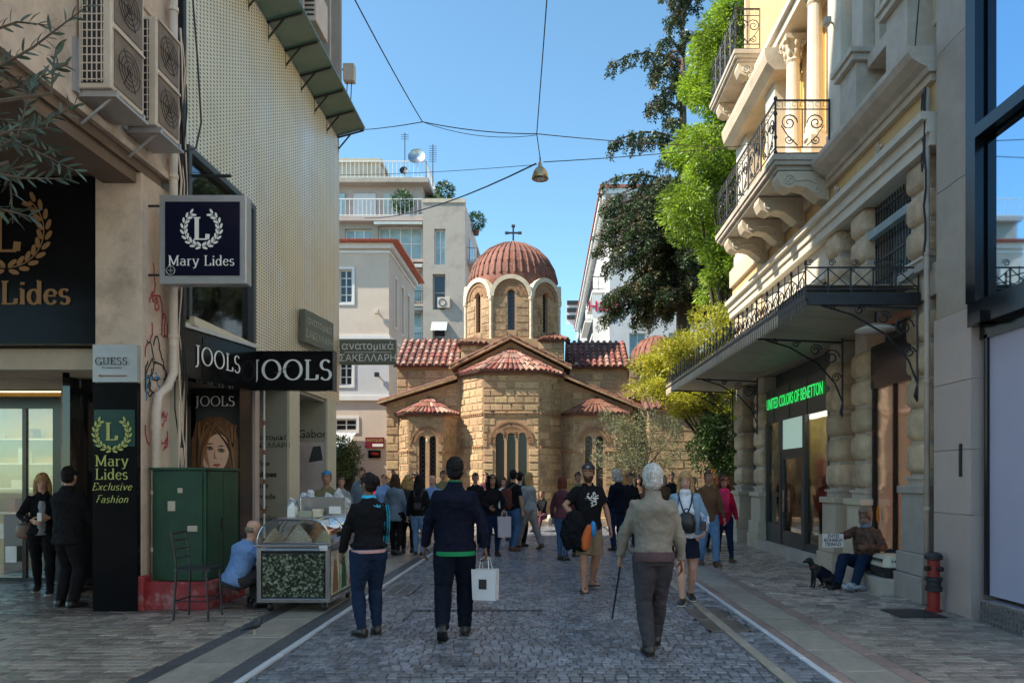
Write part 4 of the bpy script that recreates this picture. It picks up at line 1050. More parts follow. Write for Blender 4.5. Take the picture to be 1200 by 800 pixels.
# --- roofs: sheets with half-round cover tiles -------------------------------
TILE = None
def tile_mesh(m, n=5):
    mb = MB(); vs = [];
    for j, (y, r) in enumerate(((0, .5), (1, .42))):
        for k in range(n + 1):
            a = pi * k / n; vs.append((r * cos(a), y, r * sin(a) * .9 + (.0 if j else .12)))
    fs = [(k, k + 1, n + 2 + k, n + 1 + k) for k in range(n)]
    fs.append(tuple(range(n + 1)))
    mb.add(vs, fs); return mb.mesh("cover_tile", m, True, fix=False)
T_RED, T_PALE = tile_mesh(M['tile']), tile_mesh(M['tile_pale'])
N_T = [0]; TSTUFF = MB()
def lay_tile(p, down, nrm, w, l, keep=True, pale=.5):
    """one cover tile starting at the upper end p running along 'down'"""
    d = Vector(down).normalized(); n = Vector(nrm).normalized(); x = (-d).cross(n).normalized()
    R = Matrix(((x.x, -d.x, n.x), (x.y, -d.y, n.y), (x.z, -d.z, n.z))).to_4x4()
    base = Vector(p) + d * l
    me = T_PALE if rc.random() < pale else T_RED
    w *= rc.uniform(.9, 1.08)
    if keep and N_T[0] < 300:
        o = bpy.data.objects.new("tile", me); COL.objects.link(o); o.parent = ch_
        o.rotation_euler = (R.to_3x3() @ Matrix.Rotation(rc.uniform(-.04, .04), 3, 'Z')).to_euler(); o.location = base - wloc(ch_); o.scale = (w, l * 1.12, w); N_T[0] += 1
    else:
        S = Matrix.Translation(base) @ R @ Matrix.Diagonal((w, l * 1.12, w, 1))
        TSTUFF.add([S @ v.co for v in me.vertices], [tuple(f.vertices) for f in me.polygons])
BED = MB()
def roof_quad(A, B, C, D, nr, nt, w=.2, keep=True, pale=.5, thick=.08):
    nr = round(nr * 1.25); nt = round(nt * 1.15); w *= .82
    """A-B ridge (left to right), D-C eave; lays nr ribs of nt tiles"""
    A, B, C, D = map(Vector, (A, B, C, D))
    n = (B - A).cross(D - A);
    if n.length < 1e-6: n = (C - B).cross(D - C) * -1
    n.normalize()
    if n.z < 0: n = -n
    BED.add([A, B, C, D, A - n * thick, B - n * thick, C - n * thick, D - n * thick], [(0, 1, 2, 3), (7, 6, 5, 4), (0, 4, 5, 1), (1, 5, 6, 2), (2, 6, 7, 3), (3, 7, 4, 0)])
    for i in range(nr):
        t = (i + .5) / nr
        p0, p1 = A.lerp(B, t), D.lerp(C, t); L_ = (p1 - p0).length
        k = max(1, round(nt * L_ / max((D - A).length, (C - B).length, 1e-6)))
        for j in range(k):
            q = p0.lerp(p1, j / k)
            lay_tile(q + n * .0, p1 - p0, n, w, L_ / k, keep, pale)
roof_quad((-6.35, 32.2, 7.72), (-3.6, 32.2, 7.72), (-3.6, Ya - .25, 6.28), (-6.35, Ya - .25, 6.28), 8, 6, .22)
roof_quad((.85, 32.2, 7.62), (3.5, 32.2, 7.62), (3.5, Ya - .25, 6.24), (.85, Ya - .25, 6.24), 8, 6, .22, True, .15)
roof_quad((-6.35, 32.2, 7.72), (-3.6, 32.2, 7.72), (-3.6, 34.3, 6.3), (-6.35, 34.3, 6.3), 8, 4, .22, False)
roof_quad((.85, 32.2, 7.62), (3.5, 32.2, 7.62), (3.5, 34.3, 6.3), (.85, 34.3, 6.3), 8, 4, .22, False)
ap = (-1.36, YE - .02, 6.62)
ev = [(-3.62, 28.35, 5.62), (-2.5, 26.78, 5.58), (-.1, 26.78, 5.58), (.84, 28.35, 5.62)]
for i, (nr, pale) in enumerate(((5, .5), (9, .55), (5, .3))):
    a, b = ev[i], ev[i + 1]
    roof_quad(ap, ap, b, a, nr, 4, .2, True, pale)
for apx, evs in (((-4.56, YE - .02, 4.72), [(-5.95, 28.35, 4.08), (-5.35, 27.25, 4.05), (-3.75, 27.25, 4.05), (-3.36, 28.35, 4.08)]),
                 ((1.95, YE - .02, 4.72), [(.55, 28.35, 4.08), (.92, 27.25, 4.05), (2.8, 27.25, 4.05), (3.4, 28.35, 4.08)])):
    for i, nr in enumerate((4, 7, 4)):
        roof_quad(apx, apx, evs[i + 1], evs[i], nr, 3, .17, True, .35)
roof_quad((-6.5, 28.15, 4.52), (-6.5, 30.4, 4.62), (-3.45, 30.4, 5.75), (-3.45, 28.15, 5.50), 6, 5, .2, False)
roof_quad((3.75, 28.15, 4.28), (3.75, 30.4, 4.42), (.7, 30.4, 5.80), (.7, 28.15, 5.55), 6, 5, .2, False)
for (x0, z0, x1, z1) in ((-6.5, 4.55, -3.45, 5.53), (3.75, 4.31, .7, 5.58)):
    for k in range(7):
        t = k / 7; d = Vector((x0 - x1, 0, z0 - z1)).normalized()
        lay_tile((x1 + (x0 - x1) * t, 28.2, z1 + (z0 - z1) * t + .02), d, (0, -.25, 1), .2, 3.2 / 7, True, .5)
    mb = MB()
    mb.extrude(Fr((0, 28.0, 0), (1, 0, 0), (0, -1, 0)), [(x0, z0 - .09), (x1, z1 - .09), (x1, z1 - .01), (x0, z0 - .01)], -.3, .02)
    mb.build("verge_moulding", M['stone'], ch_)
rz, ez = 7.08, 5.9
roof_quad((-1.37, 28.05, rz), (-1.37, 30.0, rz + .1), (-3.75, 30.0, ez), (-3.75, 28.05, ez), 6, 6, .2, False)
roof_quad((-1.37, 28.05, rz), (-1.37, 30.0, rz + .1), (.98, 30.0, ez), (.98, 28.05, ez), 6, 6, .2, False)
for sx, xe in ((-1, -3.75), (1, .98)):
    mb = MB()
    mb.extrude(Fr((0, 28.0, 0), (1, 0, 0), (0, -1, 0)), [(-1.37, rz - .10), (xe, ez - .10), (xe, ez - .03), (-1.37, rz - .03)], -.3, .05)
    mb.build("gable_cornice", M['stone'], ch_)
    for k in range(7):
        t = k / 7; d = Vector((xe + 1.37, 0, ez - rz)).normalized()
        lay_tile((-1.37 + (xe + 1.37) * t, 28.02, rz + (ez - rz) * t + .01), d, (0, -.2, 1), .17, 2.65 / 7, True, .3)
for x0, x1, zt in ((-3.7, -2.35, 7.12), (-.35, 1.0, 7.28)):
    cx = (x0 + x1) / 2
    roof_quad((cx, 30.6, zt + .4), (cx, 30.6, zt + .4), (x1, 29.75, zt), (x0, 29.75, zt), 5, 2, .2, True, .4)
    BED.add([(x0, 29.75, zt), (cx, 30.6, zt + .4), (x0, 31, zt)], [(0, 1, 2)]); BED.add([(x1, 29.75, zt), (cx, 30.6, zt + .4), (x1, 31, zt)], [(0, 1, 2)])
# --- drum ---
DX, DY, DR = -1.45, 32.0, 2.0
side = 2 * DR * math.tan(pi / 8)
cnr = [(DX + DR / cos(pi / 8) * cos(a), DY + DR / cos(pi / 8) * sin(a)) for a in [-pi / 2 - pi / 8 + pi / 4 * k for k in range(9)]]
drum_core = MB()
for k in range(8):
    p, q = Vector((*cnr[k], 0)), Vector((*cnr[k + 1], 0)); u = q - p; w = u.length
    F = Fr(p, u, (u.y, -u.x, 0))
    top = [(0.0, 7.3), (w, 7.3), (w, 9.12)] + [(w / 2 + (w / 2) * cos(pi * t / 12), 9.12 + (w / 2) * sin(pi * t / 12)) for t in range(1, 12)] + [(0, 9.12)]
    win = arch(w / 2 - .15, w / 2 + .15, 7.72, 9.38)
    mb = MB(); mb.wall(F, top, [win], .25); mb.build("drum_wall", M['mortar'], ch_)
    vis = k in (0, 1, 7)
    blk = [rect(w / 2 - .19, w / 2 + .19, 7.72, 8.95), rect(w / 2 - .5, w / 2 + .5, 9.0, 9.3)]
    ashlar(F, [(.1, 7.45), (w - .1, 7.45), (w - .1, 9.1), (.1, 9.1)], blk, .27, .42, vis)
    lancet(ch_, F, w / 2 - .15, w / 2 + .15, 7.72, 9.38, .16, vis)
    brick_arch(F, w / 2, 9.23, .17, .29, .04, 10); brick_arch(F, w / 2, 9.13, .34, .5, .02, 18); brick_arch(F, w / 2, 9.13, .54, .64, .045, 24)
    am = MB(); n = 14
    ro, ri = w / 2 + .06, w / 2 - .12
    am.extrude(F, [(w / 2 + ro * cos(pi * t / n), 9.12 + ro * sin(pi * t / n)) for t in range(n + 1)] + [(w / 2 + ri * cos(pi * t / n), 9.12 + ri * sin(pi * t / n)) for t in range(n, -1, -1)], -.55, .10)
    am.build("archivolt", M['marble'], ch_)
    MB().lathe([(.1, 7.3), (.075, 7.4), (.07, 8.9), (.11, 9.0), (.12, 9.12)], (cnr[k][0], cnr[k][1]), 8).build("corner_colonnette", M['marble'], ch_)
# --- dome ---
dm = MB(); R0, cz0 = 1.93, 9.98
prof = [(R0 * 1.02, -.55)] + [(R0 * cos(t), R0 * sin(t)) for t in [radians(2 + 86 * k / 12) for k in range(13)]] + [(.03, R0)]
dm.lathe(prof, (DX, DY), 48, cz0)
dm.build("dome", mat("dome_tile_bed", (.25, .085, .055), .75, .5, 5, .3, dirt_or_glare=(.16, .11, .10), dirt_or_glare_amt=.7, dscale=2.5), ch_, smooth=True)
NR = 40
for i in range(NR):
    a = 2 * pi * (i + .5) / NR; vis = sin(a) < .15
    for j in range(5):
        t0 = radians(82 - j * 15.4); t1 = radians(82 - (j + 1) * 15.4)
        p0 = Vector((DX + R0 * cos(t0) * cos(a), DY + R0 * cos(t0) * sin(a), cz0 + R0 * sin(t0)))
        p1 = Vector((DX + R0 * cos(t1) * cos(a), DY + R0 * cos(t1) * sin(a), cz0 + R0 * sin(t1)))
        nn = ((p0 + p1) / 2 - Vector((DX, DY, cz0)))
        w = .045 + .075 * cos((t0 + t1) / 2)
        lay_tile(p0, p1 - p0, nn, w, (p1 - p0).length, vis, .25)
cr = MB()
cr.lathe([(.16, 0), (.2, .06), (.1, .12), (.05, .16)], (DX, DY), 10, cz0 + R0 - .03)
cr.build("finial_base", M['stone'], ch_)
zc = cz0 + R0 + .1
cx = MB(); cx.box(DX - .035, DX + .035, DY - .03, DY + .03, zc, zc + .68); cx.box(DX - .27, DX - .035, DY - .029, DY + .029, zc + .36, zc + .43); cx.box(DX + .035, DX + .27, DY - .029, DY + .029, zc + .36, zc + .43)
for p in ((DX, zc + .70), (DX - .29, zc + .395), (DX + .29, zc + .395)):
    for dx, dz in ((0, 0), (.04, .03), (-.04, .03), (.04, -.03), (-.04, -.03)): cx.ell((p[0] + dx, DY, p[1] + dz), (.045, .033, .045), 8, 6)
cx.build("cross", M['iron'], ch_)
cp = MB(); cp.box(3.4, 7.5, 29.6, 36, 0, 5.0); cp.box(3.46, 6.0, 30.2, 33.0, 5.0, 6.3)
cp.build("chapel_walls", M['mortar'], ch_)
ashlar(Fr((0, 29.6, 0), (1, 0, 0), (0, -1, 0)), rect(3.42, 7.5, .6, 4.95), [], .33, .5)
ashlar(Fr((0, 30.2, 0), (1, 0, 0), (0, -1, 0)), rect(3.46, 6.0, 5.0, 6.25), [], .33, .5)
dm = MB(); dx, dy, r = 4.75, 31.2, 1.13
dm.lathe([(r * 1.05, -.25)] + [(r * cos(t), r * sin(t)) for t in [radians(88 * k / 9) for k in range(10)]] + [(.02, r)], (dx, dy), 32, 6.55)
dm.build("chapel_dome", bpy.data.materials["dome_tile_bed"], ch_, smooth=True)
for i in range(24):
    a = 2 * pi * (i + .5) / 24; vis = sin(a) < .1
    for j in range(3):
        t0, t1 = radians(78 - j * 26), radians(78 - (j + 1) * 26)
        p0 = Vector((dx + r * cos(t0) * cos(a), dy + r * cos(t0) * sin(a), 6.55 + r * sin(t0))); p1 = Vector((dx + r * cos(t1) * cos(a), dy + r * cos(t1) * sin(a), 6.55 + r * sin(t1)))
        lay_tile(p0, p1 - p0, (p0 + p1) / 2 - Vector((dx, dy, 6.55)), .06 + .06 * cos(t0), (p1 - p0).length, vis, .2)
roof_quad((3.5, 30.0, 5.35), (7.5, 30.0, 5.35), (7.6, 29.2, 4.85), (3.3, 29.2, 4.85), 12, 2, .2, False, .3)
roof_quad((3.5, 30.25, 6.55), (6.05, 30.25, 6.55), (6.05, 29.95, 6.2), (3.5, 29.95, 6.2), 9, 1, .2, False, .3)
roof_quad((3.6, 28.3, 4.9), (6.4, 28.3, 5.35), (6.6, 27.3, 4.6), (3.7, 27.3, 4.15), 9, 2, .2, False, .2)
MB().box(3.9, 6.3, 27.5, 29.6, 0, 4.15).build("porch_wall", M['mortar'], ch_)
ashlar(Fr((0, 27.5, 0), (1, 0, 0), (0, -1, 0)), rect(3.9, 6.3, .6, 4.1), [], .33, .5)
BED.build("roof_beds", M['tile_bed'], ch_)
tag(TSTUFF.build("back_tiles", M['tile'], ch_, fix=False), kind='stuff')
if STUFF.v: tag(STUFF.build("small_stones", M['stone'], ch_), kind='stuff')
tag(BRK.build("arch_bricks", M['brick'], ch_), kind='stuff')
# BUILDINGS BEHIND
def wnd(parent, F, a0, a1, b0, b1, depth=.2, fr=.07, fm='white_paint', nx=1, nz=1, gl='dark_glass', name="window", sill=None):
    f = MB(); c0, c1 = -depth + .02, -depth + .08
    f.fbox(F, a0, a0 + fr, b0, b1, c0, c1); f.fbox(F, a1 - fr, a1, b0, b1, c0, c1); f.fbox(F, a0 + fr, a1 - fr, b0, b0 + fr, c0, c1); f.fbox(F, a0 + fr, a1 - fr, b1 - fr, b1, c0, c1)
    for k in range(1, nx): x = a0 + (a1 - a0) * k / nx; f.fbox(F, x - fr * .4, x + fr * .4, b0 + fr, b1 - fr, c0, c1 - .01)
    for k in range(1, nz): z = b0 + (b1 - b0) * k / nz; f.fbox(F, a0 + fr, a1 - fr, z - fr * .3, z + fr * .3, c0, c1 - .015)
    fo = f.build(name, M[fm], parent)
    MB().fbox(F, a0 + fr, a1 - fr, b0 + fr, b1 - fr, -depth, -depth + .03).build("pane", M[gl], fo)
    if sill: MB().fbox(F, a0 - .1, a1 + .1, b0 - sill, b0, -.05, .1).build("sill", M['white_band'], fo)
    return fo
def surround(parent, F, a0, a1, b0, b1, w=.14, c=.05, m='white_band'):
    f = MB(); f.fbox(F, a0 - w, a0, b0 - w, b1 + w, 0, c); f.fbox(F, a1, a1 + w, b0 - w, b1 + w, 0, c); f.fbox(F, a0, a1, b1, b1 + w, 0, c); f.fbox(F, a0, a1, b0 - w, b0, 0, c)
    f.build("surround", M[m], parent)
# --- cream house -------------------------------------------------------------
cr_ = thing("cream_house", "cream plastered house with red tiled roof and white trim left of the church", "house", (-9, 36, 0))
F = Fr((-14, 36, 0), (1, 0, 0), (0, -1, 0)); W = 6.2
wf = [rect(3.72, 4.38, 10.3, 11.95), rect(1.2, 1.9, 10.3, 11.95), rect(3.72, 4.38, 6.2, 7.5), rect(1.2, 1.9, 6.2, 7.5), rect(3.5, 4.6, 3.95, 4.55)]
mb = MB(); mb.wall(F, rect(0, W, 8.55, 13.2), wf[:2], .3, False); mb.build("upper_wall", M['cream_wall'], cr_)
mb = MB(); mb.wall(F, rect(0, W, 5.45, 8.55), wf[2:4], .3, False); mb.build("middle_wall", M['white_wall2'], cr_)
mb = MB(); mb.wall(F, rect(0, W, 0, 5.45), [wf[4]], .3, False); mb.build("ground_wall", M['cream_wall'], cr_)
for i, h in enumerate(wf):
    a0, a1, b0, b1 = h[0][0], h[1][0], h[0][1], h[2][1]
    wnd(cr_, F, a0, a1, b0, b1, .2, .07, nx=2, nz=4 if b1 - b0 > 1.5 else (3 if b1 - b0 > 1 else 2)); surround(cr_, F, a0, a1, b0, b1, .12, .04)
Fs = Fr((-7.8, 36, 0), (0, 1, 0), (1, 0, 0)); D = 6.9
hs = [rect(1.3, 1.9, 9.4, 11.9), rect(3.0, 3.6, 9.4, 11.9), rect(4.7, 5.3, 9.4, 11.9)]
mb = MB(); mb.wall(Fs, rect(0.002, D, 0, 13.2), hs, .3); mb.build("side_wall", M['cream_wall'], cr_)
for h in hs:
    wnd(cr_, Fs, h[0][0], h[1][0], h[0][1], h[2][1], .2, .06, nz=4); surround(cr_, Fs, h[0][0], h[1][0], h[0][1], h[2][1], .1, .04)
t_ = MB()
for z, hh, c in ((8.5, .18, .07), (7.75, .16, .05), (5.45, .22, .12), (12.75, .12, .06), (12.95, .25, .22)):
    t_.box(-14, -7.8 + c, 36 - c, 36 + D, z, z + hh)
t_.build("string_course", M['white_band'], cr_)
MB().box(-13.9, -7.95, 36.31, 42.8, 0, 13.1).build("building_core", M['cream_wall'], cr_)
rb = MB(); ex = .55
A_, B_, C_, D_ = (-14, 36 - ex, 13.22), (-7.8 + ex, 36 - ex, 13.22), (-7.8 + ex, 43.4, 13.22), (-14, 43.4, 13.22)
R1, R2 = (-14, 39.5, 14.55), (-10.2, 39.5, 14.55)
rb.add([A_, B_, C_, D_, R1, R2], [(0, 1, 5, 4), (1, 2, 5), (2, 3, 4, 5), (0, 3, 4), (0, 3, 2, 1)])
rf = rb.build("roof", M['far_tile'], cr_)
tl = MB()
for k in range(34):
    x = -14 + .2 * k; t = 0 if x < -10.2 else (x + 10.2) / 2.95
    if t < 1: tl.tube([(x, 36 - ex, 13.25), (x if t == 0 else x, 36 - ex + (39.5 - 36 + ex) * (1 - t), 13.25 + 1.33 * (1 - t))], .055, 5)
for k in range(38):
    y = 35.5 + .2 * k; d = abs(y - 39.5) / 4; tl.tube([(-7.25, y, 13.25), (-7.25 - 2.95 * (1 - d), y, 13.25 + 1.33 * (1 - d))], .055, 5)
tag(tl.build("roof_tiles", M['far_tile'], rf), kind='stuff')
for z, x in ((9.7, -8.35), (6.6, -8.35)):
    t = thing("wall_lamp", "small dark floodlight on the cream house, %s floor corner" % ("upper" if z > 8 else "middle"), "lamp", (x, 35.8, z))
    MB().box(x - .12, x + .1, 35.72, 35.9, z, z + .22).build("lamp_head", M['ac_white' if z > 8 else 'iron'], t, bevel=.02)
    MB().tube([(x, 35.9, z + .1), (x, 36, z + .1)], .03).build("bracket", M['iron'], t)
Fq = Fr((0, 35.9, 0), (1, 0, 0), (0, -1, 0))
t = thing("street_sign", "small dark red and gold sign on the cream house wall beside the church", "shop sign", (-8.4, 35.9, 3.1))
MB().box(-8.95, -8.02, 35.9, 35.98, 3.1, 3.62).build("plate", flat("dark_red_sign", (.18, .01, .03), .4), t)
put_flat(text_mesh("ANTIQUES", .17, .001, m=M['letter_yellow']), Fq, -8.48, 3.47, .004, t)
MB().fbox(Fq, -8.6, -8.06, 3.16, 3.3, .002, .006).build("white_bar", M['letter_white'], t)
t = thing("led_sign", "small black sign with red lettering under the red and gold one", "shop sign", (-8.4, 35.9, 2.6))
MB().box(-8.8, -8.2, 35.9, 35.98, 2.6, 2.98).build("plate", M['black_panel'], t)
put_flat(text_mesh("OPEN", .16, .001, m=flat("red_letters", (.5, .02, .02), .5)), Fq, -8.5, 2.8, .004, t)
t = thing("shop_awning", "white cloth awning over the shop of the cream house", "awning", (-10.5, 35.2, 2.8))
aw = MB(); aw.add([(-12.6, 35.9, 3.85), (-9.4, 35.9, 3.85), (-9.6, 34.6, 2.9), (-12.6, 34.6, 2.9), (-12.6, 34.6, 2.7), (-9.6, 34.6, 2.7)], [(0, 1, 2, 3), (3, 2, 5, 4)])
aw.build("cloth", mat("patterned_awning", (.42, .44, .46), .8, .6, 5, .05), t)
MB().tube([(-9.6, 34.6, 2.9), (-9.5, 35.95, 2.9)], .02).tube([(-12.6, 34.6, 2.9), (-12.6, 35.95, 2.9)], .02).build("arm", M['iron'], t)
MB().box(-12.5, -9.3, 35.84, 35.9, .0, 2.6).build("shop_opening", M['dark_glass'], cr_)
# --- apartment block ---------------------------------------------------------
ap_ = thing("apartment_block", "weathered beige apartment block with balconies rising behind the cream house", "apartment building", (-11, 55, 0))
YF = 55.0
F = Fr((-26, YF, 0), (1, 0, 0), (0, -1, 0))
hsA = []
def pxA(px): return (px - 640) * YF / 850 + 26
wins = []
for r in range(6):
    z0 = 18.2 - 3.2 * r
    wins.append((pxA(443), pxA(494), z0, z0 + 2.5, 4)); wins.append((pxA(404), pxA(436), z0, z0 + 2.3, 3))
    wins.append((2, 5.5, z0, z0 + 2.3, 3))
hsA = [rect(a, b, c, d) for a, b, c, d, n in wins]
x_r = pxA(504)
mb = MB(); mb.wall(F, rect(0, x_r, 0, 21.2), hsA, .5); mb.build("front_wall", M['apt_wall'], ap_)
for a, b, c, d, n in wins: wnd(ap_, F, a, b, c, d, .4, .09, nx=n, nz=2, gl='apt_glass')
MB().box(-25.9, -6.2, YF + .55, 74, 0, 21.0).build("building_core", M['apt_wall'], ap_)
s_ = MB()
for r in range(6):
    z0 = 18.2 - 3.2 * r - .35; s_.box(-26, -8.9, YF - .5, YF, z0, z0 + .22)
s_.build("floor_slab", M['apt_pink'], ap_)
for r in range(6):
    z0 = 18.2 - 3.2 * r
    aw = MB(); a, b = pxA(441) - 26, pxA(497) - 26
    aw.add([(a, YF - .02, z0 + 2.85), (b, YF - .02, z0 + 2.85), (b, YF - .8, z0 + 2.55), (a, YF - .8, z0 + 2.55), (b, YF - .8, z0 + 2.35), (a, YF - .8, z0 + 2.35)], [(0, 1, 2, 3), (3, 2, 4, 5)])
    aw.build("awning", M['awning'], ap_)
tf = MB(); tf.box(-24, -9.6, 56.2, 72, 21.0, 24.2); tf.build("top_floor", M['apt_pink'], ap_)
MB().box(-24.5, -9.0, 55.4, 72, 24.2, 24.55).build("roof_slab", M['apt_wall'], ap_)
MB().box(-26, -8.85, 54.4, 56, 20.9, 21.25).build("terrace_slab", M['apt_pink'], ap_)
Ft = Fr((0, 56.19, 0), (1, 0, 0), (0, -1, 0))
for a, b, m in ((-14.9, -13.2, 'white_wall2'), (-12.6, -10.4, 'awning'), (-17.5, -15.6, 'apt_glass')):
    MB().fbox(Ft, a, b, 21.3, 23.6, 0, .06).build("terrace_door", M[m], ap_)
def railing(parent, pts, z0, h, m, step=.3, r=.02, name="railing"):
    mb = MB()
    for (x0, y0), (x1, y1) in zip(pts[:-1], pts[1:]):
        L_ = sqrt((x1 - x0) ** 2 + (y1 - y0) ** 2); n = max(1, int(L_ / step))
        mb.tube([(x0, y0, z0 + h), (x1, y1, z0 + h)], r * 1.4, 4); mb.tube([(x0, y0, z0 + .08), (x1, y1, z0 + .08)], r, 4)
        for k in range(n + 1):
            t = k / n; mb.tube([(x0 + (x1 - x0) * t, y0 + (y1 - y0) * t, z0), (x0 + (x1 - x0) * t, y0 + (y1 - y0) * t, z0 + h)], r * .7, 4)
    return mb.build(name, m, parent)
railing(ap_, [(-26, 54.5), (-9.0, 54.5), (-9.0, 56)], 21.25, 1.3, M['white_paint'], .32, .035)
railing(ap_, [(-24, 55.6), (-9.2, 55.6), (-9.2, 66)], 24.55, 1.3, M['white_paint'], .32, .035)
MB().box(-17.5, -13.2, 57.5, 62, 24.55, 26.6).build("roof_hut", M['beige'], ap_)
MB().box(-17.7, -13.0, 57.2, 62, 26.6, 26.8).build("roof_hut_slab", M['conc'], ap_)
YB = 53.0
F = Fr((-9.0, YB, 0), (1, 0, 0), (0, -1, 0)); Wb = 3.08
def bx(px): return (px - 640) * YB / 850 + 9.0
wb = [(bx(509), bx(522), 17.2, 19.8)] + [(bx(507), bx(522), 17.2 - 3.15 * k, 17.2 - 3.15 * k + 2.1) for k in range(1, 6)]
wb[1] = (bx(507), bx(522), 13.9, 16.5)
mb = MB(); mb.wall(F, rect(0, Wb, 0, 21.7), [rect(*w) for w in wb], .5, False); mb.build("block_wall", M['apt_wall'], ap_)
for i, w in enumerate(wb): wnd(ap_, F, *w, .4, .09, nx=1 if i else 2, nz=2, gl='dark_glass' if i else 'apt_glass', fm='fin' if i else 'white_paint')
mb = MB(); mb.extrude(Fr((-5.92, YB, 0), (0, 1, 0), (1, 0, 0)), rect(0.004, 18, 0, 21.69), -.3, 0); mb.build("side_wall", M['apt_pink'], ap_)
MB().box(-8.98, -5.94, YB + .5, 55.5, 0, 21.5).build("block_core", M['apt_wall'], ap_)
MB().box(-9.05, -5.87, YB - .06, YB + .2, 21.7, 22.0).build("parapet", M['conc'], ap_)
for r in range(6):
    z0 = 17.6 - 3.15 * r
    MB().box(-5.92, -5.1, YB + 1.2, YB + 16, z0, z0 + .2).build("balcony_slab", M['apt_pink'], ap_)
    railing(ap_, [(-5.92, YB + 1.2), (-5.14, YB + 1.2), (-5.14, YB + 16)], z0 + .2, 1.0, M['fin'], .35, .035, "balcony_rail")
    MB().box(-5.921, -5.88, YB + 3, YB + 6, z0 + .2, z0 + 2.5).box(-5.921, -5.88, YB + 8, YB + 11, z0 + .2, z0 + 2.5).build("side_window", M['dark_glass'], ap_)
    z1 = 14.6 - 3.15 * r
    if z1 > 1:
        MB().box(-10.6, -9.02, 54.1, 54.99, z1 - .2, z1).build("balcony_slab", M['apt_wall'], ap_)
        railing(ap_, [(-10.55, 54.99), (-10.55, 54.15), (-9.05, 54.15)], z1, .95, M['iron'], .16, .025, "balcony_rail")
aw = MB(); z = 13.0; aw.add([(-8.35, YB - .02, z), (-7.2, YB - .02, z), (-7.2, YB - .7, z - .75), (-8.35, YB - .7, z - .75)], [(0, 1, 2, 3)]); aw.build("window_awning", M['awning'], ap_)
for x0, z0, y0, lab in ((-10.1, 9.9, 54.2, "white air conditioner on a recess balcony of the apartment block"), (-7.9, 14.0, 52.75, "small air conditioner in a dark window of the apartment block")):
    t = thing("air_conditioner", lab, "air conditioner", (x0, y0, z0)); MB().box(x0, x0 + .9, y0, y0 + .35, z0, z0 + .75).build("casing", M['ac_white'], t, bevel=.02)
    c = MB(); c.tube([(x0 + .35 + .26 * cos(k * pi / 6), y0 - .01, z0 + .37 + .26 * sin(k * pi / 6)) for k in range(12)], .03, 4, closed=True); c.build("fan_ring", M['iron'], t)
t = thing("satellite_dish", "satellite dish on the roof terrace of the apartment block", "satellite dish", (-9.9, 55.8, 24.6))
MB().lathe([(.05, 0), (.35, .06), (.62, .2), (.66, .24)], (0, 0), 16, 0, cap=False).build("dish", M['metal_grey'], t, world=False)
dobj = t.children[0]; dobj.location = (0, -.2, 1.5); dobj.rotation_euler = (radians(75), 0, 0)
MB().tube([(-9.9, 55.8, 24.55), (-9.9, 55.75, 26.1)], .05).build("mast", M['metal_grey'], t)
t = thing("satellite_dish", "smaller dish low on the terrace rail beside the big one", "satellite dish", (-10.9, 55.8, 24.6))
MB().lathe([(.03, 0), (.2, .04), (.33, .12)], (0, 0), 12, 0, cap=False).build("dish", M['iron'], t, world=False); t.children[0].location = (0, -.2, .5); t.children[0].rotation_euler = (radians(75), 0, 0)
MB().tube([(-10.9, 55.8, 24.55), (-10.9, 55.75, 25.1)], .03).build("mast", M['metal_grey'], t)
for x, h, lab in ((-11.1, 4.2, "tall thin antenna mast on the apartment roof"), (-8.9, 3.3, "shorter antenna mast with crossbars at the roof corner")):
    t = thing("antenna", lab, "antenna", (x, 57, 24.5))
    MB().tube([(x, 57, 24.5), (x, 57, 24.5 + h)], .04, 4).build("mast", M['iron'], t)
    b = MB(); n = 3 if h > 4 else 8
    for k in range(n): z = 24.5 + h - .15 - .17 * k; b.tube([(x - .3, 57, z), (x + .3, 57, z)], .02, 4)
    b.build("element", M['iron'], t)
# --- white building at right, far --------------------------------------------
fb = thing("white_building", "tall blue-white building with red cornice behind the conifer at right", "building", (8, 48, 0))
YW = 48.0; F = Fr((4.2, YW, 0), (1, 0, 0), (0, -1, 0))
hs = []
for r in range(6):
    for c in range(6): hs.append((1.3 + c * 2.6, 2.4 + c * 2.6, 15.6 - 3.1 * r, 17.4 - 3.1 * r))
mb = MB(); mb.wall(F, rect(0, 17, 0, 20.2), [rect(*h) for h in hs], .3, False); mb.build("front_wall", M['white_wall2'], fb)
for h in hs: wnd(fb, F, *h, .22, .07, nx=2, gl='apt_glass', fm='white_paint')
MB().box(4.25, 21, YW + .35, 92, 0, 20.0).build("building_core", M['white_wall2'], fb)
Fs = Fr((4.2, 92, 0), (0, -1, 0), (-1, 0, 0))
hs = []
for r in range(6):
    for c in range(12): hs.append((1.6 + c * 3.5, 3.2 + c * 3.5, 15.2 - 3.1 * r, 17.4 - 3.1 * r))
mb = MB(); mb.wall(Fs, rect(0, 43.998, 0, 20.2), [rect(*h) for h in hs], .3); mb.build("side_wall", M['white_wall2'], fb)
for h in hs: wnd(fb, Fs, *h, .22, .08, nx=2, gl='dark_glass')
c_ = MB(); c_.box(3.6, 21.2, YW - .6, 92.2, 20.2, 20.55); c_.build("cornice", M['white_band'], fb)
c_ = MB(); c_.box(3.5, 21.3, YW - .7, 92.3, 20.55, 20.75); c_.box(4.1, 21, YW - .1, YW, 17.9, 18.2); c_.build("red_trim", mat("dull_red_trim", (.35, .12, .09), .7), fb)
b_ = MB()
for k in range(30): b_.box(3.7 + k * .55, 3.9 + k * .55, YW - .5, YW, 19.85, 20.2)
for k in range(70): b_.box(3.75, 4.2, YW + .3 + k * .6, YW + .5 + k * .6, 19.85, 20.2)
